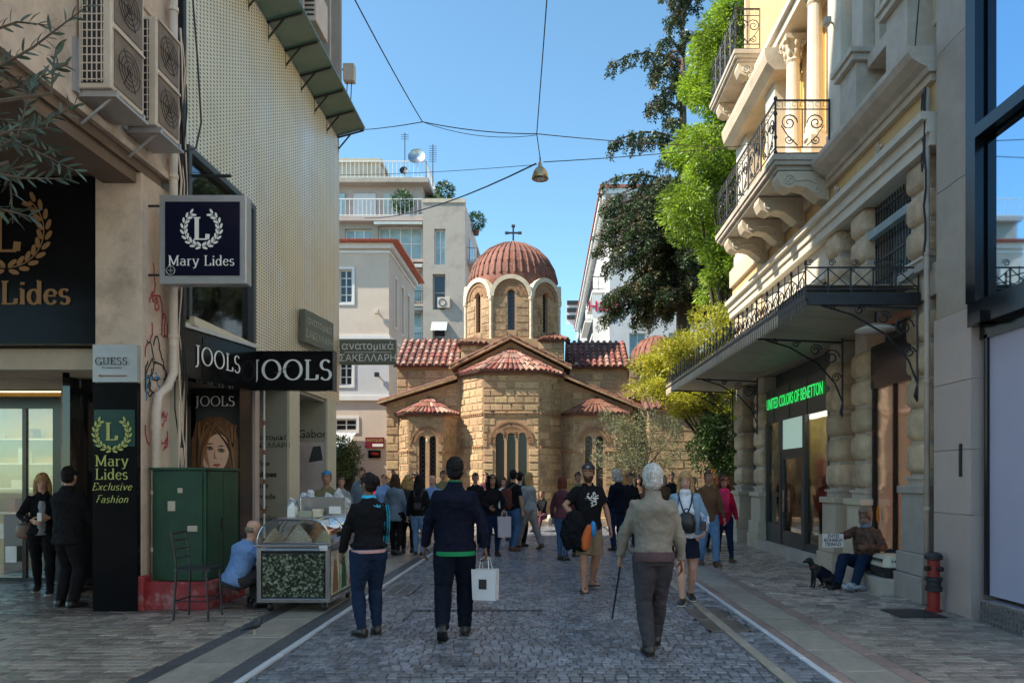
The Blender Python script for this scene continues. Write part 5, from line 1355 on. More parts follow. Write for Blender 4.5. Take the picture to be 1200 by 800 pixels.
tag(b_.build("cornice_bracket", M['white_band'], fb), kind='stuff')
for r in range(6):
    z0 = 14.9 - 3.1 * r
    for y0 in (52, 62, 72):
        MB().box(3.3, 4.19, y0, y0 + 7, z0, z0 + .18).build("balcony_slab", M['white_band'], fb)
        railing(fb, [(4.2, y0), (3.34, y0), (3.34, y0 + 7), (4.2, y0 + 7)], z0 + .18, .95, M['iron'], .4, .03, "balcony_rail")
t = thing("wall_sign", "white wall sign with red H&M letters on the far white building", "shop sign", (3.4, 49, 12.2))
MB().box(3.25, 4.19, 50.2, 50.4, 11.0, 13.6).build("board", M['white_band'], t); MB().box(3.05, 4.4, 47.9, 47.99, 12.2, 13.7).build("board", M['white_band'], t)
MR = flat("bright_red_letters", (.6, .01, .05), .5)
put_flat(text_mesh("H&M", .95, .01, m=MR, bold=.01), Fr((0, 47.88, 0), (1, 0, 0), (0, -1, 0)), 3.75, 12.9, .01, t)
t = thing("far_building", "small pinkish building far down the street beside the white one", "building", (1.5, 100, 0))
MB().box(2.8, 9, 100, 120, 0, 17).build("wall", M['apt_pink'], t); MB().box(2.7, 9.1, 99.8, 120, 17, 17.6).build("parapet", M['conc'], t)
for r in range(4):
    for c in range(3): MB().box(3.2 + c * 1.6, 4.0 + c * 1.6, 99.93, 100, 2.5 + r * 3.4, 4.6 + r * 3.4).build("window", M['dark_glass'], t)
t = thing("striped_sign", "small black and white striped sign high on the far white building", "sign", (3.2, 90, 19))
for k in range(3): MB().box(2.6, 4.2, 89.9, 90.1, 21.3 + k * .9, 21.8 + k * .9).build("stripe", M['letter_black'], t)
MB().box(2.5, 4.2, 90.1, 90.2, 20.6, 23.6).box(3.9, 4.2, 90.2, 92, 19, 22).build("board", M['white_band'], t)
t = thing("corner_block", "plain beige block across the side street on the left", "building", (-16, 25, 0))
MB().box(-26, -13.5, 20.5, 33, 0, 9).build("wall", M['apt_wall'], t); MB().box(-26.1, -13.4, 20.4, 33.1, 9, 9.4).build("parapet", M['conc'], t)
for r in range(2):
    for c in range(4): MB().box(-13.5, -13.42, 21.5 + c * 2.9, 22.9 + c * 2.9, 1.2 + r * 3.6, 3.4 + r * 3.6).build("window", M['dark_glass'], t)
# RIGHT SIDE
# ---- modern clad building at the right edge
mo = thing("clad_building", "modern building with pink stone pier and tall blue glass at the right edge", "building", (6, 6, 0))
pc = MB(); pc.box(4.85, 5.3, 8.22, 9.02, 0, 3.55)
pc.build("pier_core", M['grey_clad'], mo)
def plate(F, a0, a1, b0, b1, m, par, c=.03, gap=.004):
    mb = MB(); mb.fbox(F, a0 + gap, a1 - gap, b0 + gap, b1 - gap, 0, c); return mb.build("stone_panel", m, par)
FP_ = Fr((4.85, 9.02, 0), (0, -1, 0), (-1, 0, 0))
z = 0
for hgt in (1.18, .75, .8, .82):
    plate(FP_, 0, .80, z, z + hgt, M['pink_stone'], mo); z += hgt
FQ = Fr((4.82, 8.22, 0), (1, 0, 0), (0, -1, 0))
z = 0
for hgt in (1.18, .75, .8, .82): plate(FQ, 0, .14, z, z + hgt, M['pink_stone'], mo, .005); z += hgt
MB().fbox(FP_, .58, .62, 1.62, 2.0, .031, .05).build("door_entry_panel", M['iron'], mo)
MB().box(4.86, 12, 8.18, 9.0, 3.55, 22).build("upper_core", M['grey_clad'], mo)
z = 3.55
for k in range(9):
    hgt = (1.55, 1.7, 1.5)[k % 3]; plate(Fr((4.86, 8.98, 0), (0, -1, 0), (-1, 0, 0)), 0, .79, z, z + hgt, M['grey_clad'], mo, .03); z += hgt
MB().box(5.3, 12, 3, 9.0, 0, 3.3).build("ground_core", M['grey_clad'], mo)
MB().box(4.93, 4.97, 3.0, 8.06, .3, 3.16).build("display_board", mat("lilac_display_board", (.42, .40, .52), .5, .04, 1, 0), mo)
MB().box(4.90, 5.06, 8.06, 8.12, .3, 3.2).box(4.9, 5.1, 3, 8.2, 3.16, 3.3).build("shop_frame", M['black_frame'], mo)
fr_ = MB(); fr_.box(4.76, 5.1, 3, 8.2, 3.3, 3.56); fr_.box(4.74, 5.0, 8.02, 8.2, 3.56, 16); fr_.box(4.74, 4.9, 3, 8.02, 5.36, 5.50); fr_.box(4.7, 4.9, 7.86, 8.02, 3.3, 3.42)
fr_.box(4.77, 4.9, 3, 8.02, 8.6, 8.75); fr_.box(4.77, 4.9, 3, 8.02, 11.8, 11.95)
fr_.build("curtain_frame", M['black_frame'], mo)
for a, b in ((3.56, 5.36), (5.50, 8.6), (8.75, 11.8), (11.95, 16)):
    for y0, y1 in ((3.0, 5.6), (5.64, 7.98)):
        MB().box(4.86, 4.88, y0, y1, a + .02, b - .02).build("curtain_pane", M['curtain'], mo)
MB().box(4.9, 12, 3, 8.1, 3.3, 16).build("curtain_backing", M['black_frame'], mo)
t = thing("metal_step", "ribbed metal step box under the shop front at the right edge", "step", (4.9, 7, 0))
MB().box(4.78, 5.4, 3.2, 8.0, 0, .27).build("box", M['metal_grey'], t, bevel=.005)
d_ = MB();
for k in range(60):
    for j in range(4):
        y = 7.97 - k * .06; z = .04 + j * .06
        d_.add([(4.776, y - .02, z), (4.776, y, z + .024), (4.776, y + .02, z), (4.776, y, z - .024), (4.769, y, z)], [(0, 1, 4), (1, 2, 4), (2, 3, 4), (3, 0, 4)])
tag(d_.build("tread_pattern", M['steel'], t), kind='stuff')
# ---- neoclassical building
ne = thing("neoclassical_building", "ornate cream and ochre neoclassical building with rusticated columns on the right", "building", (5.5, 13, 0))
XR = 4.85
MB().box(5.75, 14, 9.05, 19.0, 0, 15.5).build("building_core", M['ochre'], ne)
MB().box(5.2, 5.75, 18.9, 19.04, 0, 15.5).build("end_wall", M['neo'], ne)
def rusticated(y0, y1, seed, base=1.28, top=3.85, n=None, lab="column"):
    """a street-front pier: pedestal with plinth, then cushion blocks"""
    x0, x1 = XR, 5.5
    pd = MB()
    if base < 3:
        pd.box(x0 - .10, x1, y0 - .06, y1 + .06, 0, .34); pd.box(x0 - .07, x1, y0 - .04, y1 + .04, .345, .62); pd.box(x0 - .02, x1, y0, y1, .62, base - .1)
    pd.box(x0 - .06, x1, y0 - .04, y1 + .04, base - .1, base)
    pd.build("pedestal", M['ped'] if y0 < 10 else M['neo'], ne, bevel=.012)
    b = MB(); b.box(x0 + .05, x1, y0 + .04, y1 - .04, base, base + .09); b.box(x0 + .02, x1, y0 + .01, y1 - .01, base + .09, base + .13)
    b.box(x0 + .09, x1, y0 + .07, y1 - .07, base + .13, top)
    b.build("shaft", M['neo_grey'], ne)
    h = .43; z = base + .15;
    while z + h < top + .05:
        rings = []
        for t in range(9):
            f = t / 8; s = max(0, 1 - (2 * f - 1) ** 6) * .065
            zz = z + .012 + (h - .03) * f
            a, b_, c, d = x0 + .085 - s, x1, y0 + .085 - s, y1 - .085 + s; r = .05
            rings.append([Vector(p) for p in ((a + r, c, zz), (b_, c, zz), (b_, d, zz), (a + r, d, zz), (a, d - r, zz), (a, c + r, zz))])
        mb = MB(); mb.rings(rings); o = mb.build("cushion_block", M['rust'], ne, smooth=True);
        z += h
    return z
COLS = [(9.25, 9.88), (11.1, 11.66), (12.12, 12.7), (16.4, 17.1), (18.15, 18.85)]
for i, (a, b) in enumerate(COLS): rusticated(a, b, i, 1.28 if i else 1.5, 3.9); rusticated(a, b, i + 9, 4.35, 5.75) if i in (0, 1, 2, 3, 4) else None
MB().box(4.9, 5.75, 9.1, 19, 3.92, 4.32).build("mezzanine_ledge", M['neo'], ne)
def band(z0, z1, x0, m, name, y0=9.06, y1=19.0): MB().box(x0, 5.75, y0, y1, z0, z1).build(name, m, ne)
band(5.76, 5.92, 4.80, M['neo_white'], "architrave"); band(5.922, 6.08, 4.76, M['neo_white'], "architrave"); band(6.082, 6.18, 4.68, M['neo_white'], "moulding")
band(6.182, 6.56, 4.88, M['ochre'], "frieze"); band(6.562, 6.66, 4.80, M['neo'], "moulding")
cn = MB(); cn.extrude(Fr((0, 9.02, 0), (1, 0, 0), (0, -1, 0)), [(5.75, 6.662), (4.76, 6.662), (4.74, 6.72), (4.66, 6.75), (4.55, 6.82), (4.5, 6.9), (4.5, 6.97), (5.75, 6.99)], -3.3, 0)
cn.build("cornice", M['neo_grey'], ne)
band(6.662, 6.99, 4.8, M['neo'], "upper_band", 12.33, 19.0)
for y in (10.6, 12.15):
    mb = MB()
    for k in range(9): mb.ell((4.86, y + .07 * sin(k * 1.9), 6.24 + k * .03), (.02, .045, .03), 6, 5)
    mb.build("relief_ornament", M['neo_white'], ne, smooth=True)
def grille(y0, y1, z0, z1, rail):
    g = MB(); n = int((y1 - y0) / .085)
    for k in range(n + 1):
        y = y0 + (y1 - y0) * k / n; g.tube([(5.05, y, z0), (5.05, y, z1)], .011, 4)
        for z in (z0 + .25, z0 + .8, z1 - .3): g.ell((5.05, y, z), (.02, .02, .035), 6, 4)
    for z in (z0 + .02, z0 + .55, z1 - .12): g.box(5.035, 5.065, y0, y1, z, z + .03)
    g.build("window_grille", M['iron'], ne)
    if rail: MB().box(4.93, 5.03, y0, y1, z0 + .9, z0 + 1.02).build("grille_rail", M['verdigris'], ne)
MB().box(5.3, 5.34, 9.88, 11.1, 4.33, 5.75).build("mezzanine_pane", M['apt_glass'], ne); grille(9.9, 11.1, 4.33, 5.74, True)
MB().box(5.3, 5.34, 12.7, 16.4, 4.33, 5.75).build("mezzanine_pane", M['apt_glass'], ne)
grille(12.72, 16.4, 4.33, 5.1, False)
MB().box(4.86, 4.98, 12.71, 16.4, 5.1, 5.2).box(4.9, 4.96, 13.9, 13.98, 4.33, 5.1).box(4.9, 4.96, 15.1, 15.18, 4.33, 5.1).build("parapet_rail", M['neo_white'], ne)
MB().box(4.95, 5.3, 12.71, 16.4, 5.2, 5.75).box(4.95, 5.3, 17.1, 18.15, 4.33, 5.75).build("mezzanine_wall", M['neo_white'], ne)
sf = thing("fashion_shop_front", "dark framed shop front under green UNITED COLORS OF BENETTON lettering", "shop front", (5.2, 14.5, 0))
XS = 4.99
FRW = Fr((XS, 16.4, 0), (0, -1, 0), (-1, 0, 0))
Ls = 16.4 - 12.7
f = MB()
f.fbox(FRW, 0, Ls, 2.82, 3.55, -.05, .0)
f.build("fascia", M['shop_frame'], sf)
f = MB()
for a, b, z0, z1 in ((0, .08, .2, 2.82), (.95, 1.05, .2, 2.82), (2.35, 2.47, .2, 2.82), (Ls - .1, Ls, .2, 2.82)): f.fbox(FRW, a, b, z0, z1, -.06, .03)
for a, b, z0, z1 in ((.08, .95, .2, .62), (2.47, Ls - .1, .2, .34), (1.05, 2.35, 2.12, 2.2)): f.fbox(FRW, a, b, z0, z1, -.05, .02)
f.fbox(FRW, 1.05, 1.17, .2, 2.12, -.05, .01); f.fbox(FRW, 2.23, 2.35, .2, 2.12, -.05, .01); f.fbox(FRW, 1.17, 2.23, 2.0, 2.12, -.05, .01); f.fbox(FRW, 1.17, 2.23, .2, .5, -.05, .01)
for a in (.5, 1.5, 2.5): f.fbox(FRW, a, a + .04, 2.84, 3.53, .001, .012)
f.build("frame", M['shop_frame'], sf)
for a, b, z0, z1 in ((.08, .95, .62, 2.82), (1.17, 2.23, .5, 2.0), (2.47, Ls - .1, .34, 2.82)): MB().fbox(FRW, a, b, z0, z1, -.035, -.03).build("pane", M['glass'], sf)
MB().fbox(FRW, 1.05, 2.35, 2.2, 2.82, -.035, -.02).build("transom", flat("pale_green_transom", (.42, .60, .52), .3, emit=.25), sf)
MB().fbox(FRW, 1.2, 1.23, .9, 1.35, .01, .05).build("door_handle", M['steel'], sf)
MB().fbox(FRW, 0, Ls, .0, .2, -.6, .22).build("step", M['neo_grey'], sf)
put_flat(text_mesh("UNITED COLORS OF BENETTON", .34, .003, m=M['green_neon'], sx=.66), FRW, 1.72, 3.22, .02, sf)
MB().box(5.2, 5.75, 12.72, 16.4, .2, .24).build("shop_floor", M['slab'], sf)
MB().box(5.1, 5.6, 13.4, 15.9, 2.84, 2.87).build("ceiling_lamp", flat("shop_light_panel", (1, .85, .65), .5, emit=14), sf)
MB().box(5.0, 5.74, 12.73, 16.4, 2.9, 2.95).build("shop_ceiling", M['shop_warm'], sf)
MB().box(5.70, 5.74, 12.72, 16.4, .24, 2.9).build("inner_wall", M['shop_warm'], sf)
MB().box(5.2, 5.7, 16.0, 16.03, .24, 2.8).build("display_screen", mat("terracotta_screen", (.5, .3, .2), .6, .1, 2, 0), sf)
t = thing("mannequin", "shop window mannequin in a red jacket and pale skirt", "mannequin", (5.3, 15.0, .24))
def mring(x, y, z, rx, ry, n=14): return [Vector((x + rx * cos(2 * pi * k / n), y + ry * sin(2 * pi * k / n), z)) for k in range(n)]
X, Y = 5.3, 15.05
MB().rings([mring(X, Y, z, a, b) for z, a, b in ((1.12, .10, .17), (1.2, .105, .165), (1.38, .09, .13), (1.55, .11, .17), (1.66, .09, .18), (1.72, .04, .06))]).build("jacket", M['red_metal'], t, smooth=True)
MB().rings([mring(X, Y, z, a, b) for z, a, b in ((.5, .12, .19), (.8, .12, .18), (1.12, .1, .165))]).build("skirt", M['neo_white'], t, smooth=True)
MB().tube([(X, Y - .18, 1.62), (X, Y - .24, 1.38), (X - .05, Y - .2, 1.12)], [.05, .042, .035], 8).tube([(X, Y + .18, 1.62), (X, Y + .24, 1.38), (X - .05, Y + .2, 1.12)], [.05, .042, .035], 8).build("sleeve", M['red_metal'], t, smooth=True)
MB().rings([mring(X, Y, z, a, b, 10) for z, a, b in ((1.7, .035, .035), (1.78, .035, .035), (1.82, .06, .05), (1.9, .085, .07), (1.97, .07, .06), (2.01, .02, .02))]).build("head", M['greige'], t, smooth=True)
MB().tube([(X, Y - .08, .25), (X, Y - .08, .5)], .04, 8).tube([(X, Y + .08, .25), (X, Y + .08, .5)], .04, 8).build("legs", M['greige'], t)
t.location.z += .42; MB().box(X - .2, X + .2, Y - .25, Y + .25, -.18, .245).build("podium", M['greige'], t)
t = thing("red_poster", "bright red and white poster behind the mannequin", "poster", (5.6, 14.2, 1))
MB().box(5.66, 5.69, 13.6, 15.2, .9, 2.0).build("sheet", flat("red_white_print", (.55, .03, .06), .6), t); MB().box(5.65, 5.66, 13.8, 14.2, 1.0, 1.9).build("white_part", M['white_paint'], t)
sw = thing("shop_window", "peach coloured shop window with an orange butterfly sticker behind the seated man", "shop window", (5.15, 10.5, 0))
FW_ = Fr((XS, 11.1, 0), (0, -1, 0), (-1, 0, 0))
L2 = 1.22
f = MB(); f.fbox(FW_, 0, .05, .42, 2.95, -.06, .005); f.fbox(FW_, .66, .69, .42, 2.95, -.06, .005); f.fbox(FW_, L2 - .04, L2, .42, 2.95, -.06, .005); f.fbox(FW_, .0, L2, 2.95, 3.6, -.06, .02); f.fbox(FW_, 0, L2, .22, .42, -.06, .03)
f.build("frame", M['black_frame'], sw)
MB().fbox(FW_, .05, L2 - .04, .42, 2.95, -.09, -.07).build("glow_blind", flat("peach_glow_blind", (.85, .48, .30), .5, emit=.62), sw)  # glow added to the blind to brighten the shaded window
MB().fbox(FW_, .05, .66, .42, 2.95, -.03, -.025).fbox(FW_, .69, L2 - .04, .42, 2.95, -.03, -.025).build("pane", M['glass_clear'], sw)
MO = flat("orange_sticker", (.75, .22, .02), .5)
bt = MB(); bt.extrude(FW_, [(.1 + p, q) for p, q in oval(.1, 1.06, .055, .13)], .0, .004); bt.build("sticker", MO, sw)
bt = MB(); bt.extrude(FW_, [(.24 + p, q) for p, q in oval(.1, 1.05, .05, .12)], .001, .005); bt.build("sticker", M['rust'], sw)
MB().fbox(FW_, -.35, L2 - .02, 0, .22, -.3, .42).build("stone_ledge", M['neo_grey'], sw, bevel=.01)
MB().box(5.2, 5.75, 17.1, 18.15, 0, 3.9).build("side_bay_wall", M['shop_frame'], ne)
MB().box(5.22, 5.75, 9.06, 19, 3.56, 3.93).build("lintel", M['shop_frame'], ne)
# ---- canopy of iron and sheet metal
ca = thing("iron_canopy", "wrought iron canopy with scrollwork railing over the shop entrances", "canopy", (4.1, 14, 3.9))
YC0, YC1, XC = 9.45, 20.4, 3.38
Zc = 3.96
def zcan(y): return Zc + .012 * (y - YC0)
y = YC0 + .05
while y < YC1 - .1:
    y2 = min(y + .36, YC1 - .02)
    mb = MB(); mb.add([(XC + .04, y, zcan(y)), (4.88, y, zcan(y) - .1), (4.88, y2 - .03, zcan(y) - .1), (XC + .04, y2 - .03, zcan(y)), (XC + .04, y, zcan(y) + .03), (4.88, y, zcan(y) - .07), (4.88, y2 - .03, zcan(y) - .07), (XC + .04, y2 - .03, zcan(y) + .03)],
                      [(0, 1, 2, 3), (4, 5, 6, 7), (0, 1, 5, 4), (1, 2, 6, 5), (2, 3, 7, 6), (3, 0, 4, 7)])
    mb.build("ceiling_board", M['can_metal'], ca); y = y2
MB().box(XC + .03, 4.88, YC0 + .05, YC1, Zc + .165, Zc + .175).build("top_sheet", M['can_metal'], ca)
e = MB()
e.add([(XC, YC0, zcan(YC0) - .03), (XC + .035, YC0, zcan(YC0) - .03), (XC + .035, YC0, zcan(YC0) + .06), (XC, YC0, zcan(YC0) + .06), (XC, YC1, zcan(YC1) - .03), (XC + .035, YC1, zcan(YC1) - .03), (XC + .035, YC1, zcan(YC1) + .06), (XC, YC1, zcan(YC1) + .06)],
      [(0, 1, 2, 3), (4, 5, 6, 7), (0, 4, 7, 3), (1, 5, 6, 2), (3, 2, 6, 7), (0, 1, 5, 4)])
e.box(XC + .036, 4.88, YC0, YC0 + .04, Zc - .10, Zc + .06); e.box(XC + .036, 4.88, YC1 - .04, YC1, Zc + .07, Zc + .2)
e.build("edge_beam", M['iron'], ca)
def scroll(c, ax, up, r, turns=1.4, s=1, r1=.25, n=18):
    c = Vector(c); ax = Vector(ax); up = Vector(up)
    return [c + ax * (s * r * (1 - (1 - r1) * t / n) * cos(2 * pi * turns * t / n)) + up * (r * (1 - (1 - r1) * t / n) * sin(2 * pi * turns * t / n)) for t in range(n + 1)]
r_ = MB(); z0, z1 = Zc + .06, Zc + .38
r_.tube([(XC, YC0, z1), (4.85, YC0, z1)], .014, 4).tube([(XC, YC0, z0 + .04), (4.85, YC0, z0 + .04)], .012, 4)
nx = 5; w = (4.85 - XC) / nx
for k in range(nx + 1): r_.tube([(XC + k * w, YC0, z0), (XC + k * w, YC0, z1)], .013, 4)
for k in range(nx):
    r_.tube([(XC + k * w, YC0, z0 + .05), (XC + (k + 1) * w, YC0, z1 - .01)], .008, 4).tube([(XC + (k + 1) * w, YC0, z0 + .05), (XC + k * w, YC0, z1 - .01)], .008, 4)
    r_.tube(scroll((XC + k * w + .05, YC0, z1 + .06), (1, 0, 0), (0, 0, 1), .05), .007, 4)
r_.build("end_railing", M['iron'], ca)
y = YC0; k = 0
while y < YC1 - .2:
    y2 = y + .55; zc_ = zcan(y) + .06
    mb = MB(); mb.tube([(XC, y, zc_), (XC, y, zc_ + .34)], .012, 4).ell((XC, y, zc_ + .38), (.022, .022, .04), 6, 5)
    mb.tube([(XC, y, zc_ + .28), (XC, y2, zcan(y2) + .40)], .009, 4)
    for s in (0.14, .41):
        mb.tube(scroll((XC, y + s, zc_ + .13), (0, 1, 0), (0, 0, 1), .11, 1.3), .008, 4)
    mb.tube([(XC, y, zc_), (XC, y2, zc_ + .3)], .007, 4).tube([(XC, y2, zc_), (XC, y, zc_ + .3)], .007, 4)
    mb.tube([(XC, y + .27, zc_), (XC, y + .27, zc_ + .42)], .008, 4)
    mb.build("crest_panel", M['iron'], ca)
    vb = MB()
    for q in range(5):
        yy = y + .055 + q * .11
        vb.add([(XC - .004, yy - .045, zc_ - .06), (XC - .004, yy + .045, zc_ - .06), (XC - .004, yy + .03, zc_ - .2), (XC - .004, yy, zc_ - .25), (XC - .004, yy - .03, zc_ - .2)], [(0, 1, 2, 3, 4)])
        vb.add([(XC - .008, yy - .045, zc_ + .0), (XC - .008, yy + .045, zc_ + .0), (XC - .008, yy, zc_ + .08)], [(0, 1, 2)])
    vb.build("valance", M['neo'] if y > 10.5 else M['iron'], ca)
    y = y2
for yb in (9.5, 11.9, 16.7, 18.9):
    mb = MB()
    mb.tube([(4.86, yb, 2.8), (4.86, yb, Zc - .05)], .016, 5)
    mb.tube([(4.86, yb, 2.85), (4.74, yb, 3.15), (4.45, yb, 3.48), (4.0, yb, 3.74), (3.6, yb, 3.86)], .014, 5)
    mb.tube([(4.86, yb, Zc - .14), (3.45, yb, Zc - .08)], .018, 5)
    for (cx, cz, rr_) in ((4.68, 3.58, .14), (4.42, 3.70, .10), (4.1, 3.80, .07), (4.76, 3.25, .08), (3.75, 3.84, .05)): mb.tube(scroll((cx, yb, cz), (1, 0, 0), (0, 0, 1), rr_, 1.6, 1, .2), .011, 4)
    mb.tube([(4.86, yb, 2.8), (4.84, yb, 2.68), (4.86, yb, 2.6)], [.02, .03, .01], 6)
    mb.build("scroll_bracket", M['iron'], ca)
t = thing("ceiling_dish_lamp", "white dish lamp under the near end of the iron canopy", "lamp", (4.5, 9.9, 3.6))
MB().lathe([(.05, .1), (.12, .08), (.26, .02), (.27, 0), (.02, -.01)], (4.52, 9.95), 18, 3.62).build("dish", M['white_paint'], t, smooth=True)
MB().tube([(4.52, 9.95, 3.7), (4.52, 9.95, 3.88)], .015).build("rod", M['iron'], t)
# ---- piano nobile ---------------------------------------------------------
def pil_(y0, y1, z0, z1, x0, m, name="pilaster", x1=5.6):
    t = MB(); t.box(x0 - .05, x1, y0 - .05, y1 + .05, z0, z0 + .35); t.box(x0 - .02, x1, y0 - .02, y1 + .02, z0 + .35, z0 + .5); t.box(x0, x1, y0, y1, z0 + .5, z1 - .4)
    t.box(x0 - .03, x1, y0 - .03, y1 + .03, z1 - .4, z1 - .3); t.box(x0 - .08, x1, y0 - .08, y1 + .08, z1 - .1, z1)
    return t.build(name, m, ne, bevel=.008)
MB().box(5.32, 5.75, 11.95, 19.0, 7.0, 15.5).build("upper_wall", M['ochre'], ne)
ZP0, ZP1 = 7.0, 11.2
pil_(12.0, 12.55, ZP0, 12.2, 4.87, M['neo_white'])
pil_(15.55, 16.2, ZP0, 10.6, 4.90, M['neo_white'])
pil_(17.9, 18.9, ZP0, 10.6, 4.95, M['neo_white'])
def round_col(y, z0, z1, r, cap=True):
    MB().lathe([(r * 1.35, 0), (r * 1.35, .12), (r * 1.15, .16), (r * 1.2, .24), (r, .3), (r * .95, (z1 - z0) * .5), (r * .84, z1 - z0)], (5.02, y), 18, z0).build("column", M['neo_white'], ne, smooth=False)
    c = MB(); c.box(5.02 - r * 1.4, 5.02 + r * 1.4, y - r * 1.4, y + r * 1.4, z1 + .42, z1 + .52)
    c.lathe([(r * .85, 0), (r * 1.0, .05), (r * .9, .1), (r * 1.2, .38), (r * 1.35, .42)], (5.02, y), 12, z1)
    for k in range(8):
        a = 2 * pi * k / 8
        for q, zz in ((1.08, .18), (1.28, .34)): c.ell((5.02 + r * q * cos(a), y + r * q * sin(a), z1 + zz), (.035, .035, .07), 6, 5)
    for sx in (-1, 1):
        for sy in (-1, 1): c.tube(scroll((5.02 + sx * r * 1.15, y + sy * r * 1.15, z1 + .36), (sx * .7, sy * .7, 0), (0, 0, 1), .06, 1.3), .016, 5)
    c.build("capital", M['neo'], ne, smooth=False)
round_col(13.55, 7.9, 10.4, .15); round_col(14.75, 7.9, 10.0, .15)
MB().box(4.86, 5.34, 13.3, 13.8, 7.0, 7.9).box(4.86, 5.34, 14.5, 15.0, 7.0, 7.9).build("column_pedestal", M['neo'], ne)
for (y0, y1, z0, z1) in ((12.65, 13.3, 7.3, 10.6), (13.85, 14.45, 7.3, 10.2), (15.05, 15.5, 7.3, 10.0), (16.5, 17.6, 7.3, 10.2)):
    fo = MB(); fo.box(5.28, 5.33, y0, y1, z0, z1); fo.build("ochre_panel", mat("bright_ochre", (.82, .52, .17), .8, .08, 2, .05) if "bright_ochre" not in bpy.data.materials else bpy.data.materials["bright_ochre"], ne)
wn_ = MB(); wn_.box(5.24, 5.30, 16.75, 17.35, 7.3, 9.8); wn_.build("shutter", M['neo'], ne)
MB().box(4.80, 5.75, 12.62, 19.0, 10.62, 10.82).box(4.72, 5.75, 12.62, 19.0, 10.822, 10.95).build("upper_entablature", M['neo_white'], ne)
cn = MB(); cn.extrude(Fr((0, 15.1, 0), (1, 0, 0), (0, -1, 0)), [(5.3, 10.1), (4.75, 10.1), (4.6, 10.25), (4.55, 10.45), (4.55, 10.55), (5.3, 10.6)], -3.7, 0); cn.build("upper_cornice", M['neo'], ne)
MB().box(5.25, 5.75, 9.06, 11.95, 7.0, 15.5).build("near_wall", M['ochre'], ne)
pil_(9.75, 10.15, 7.0, 12.5, 4.98, M['neo_grey']); pil_(11.35, 11.75, 7.0, 12.5, 4.95, M['neo_grey'])
pd = MB(); pd.box(4.8, 5.3, 9.65, 10.25, 7.0, 8.05); pd.box(4.72, 5.3, 9.58, 10.32, 8.05, 8.15); pd.box(4.68, 5.3, 9.54, 10.36, 8.15, 8.24)
pd.box(4.8, 5.3, 11.25, 11.85, 7.0, 8.05); pd.box(4.72, 5.3, 11.18, 11.92, 8.05, 8.15); pd.box(4.68, 5.3, 11.14, 11.96, 8.15, 8.24)
pd.box(4.95, 5.3, 10.32, 11.18, 7.9, 8.1)
pd.build("window_pedestals", M['neo_grey'], ne, bevel=.01)
MB().box(5.2, 5.26, 10.25, 11.25, 8.1, 12.3).build("window_pane", M['dark_glass'], ne)
MB().box(5.1, 5.22, 10.25, 10.4, 8.1, 12.3).box(5.1, 5.22, 11.1, 11.25, 8.1, 12.3).build("window_jamb", M['beige'], ne)
MB().box(5.14, 5.3, 9.15, 9.65, 7.6, 9.4).build("wall_panel", M['neo'], ne)
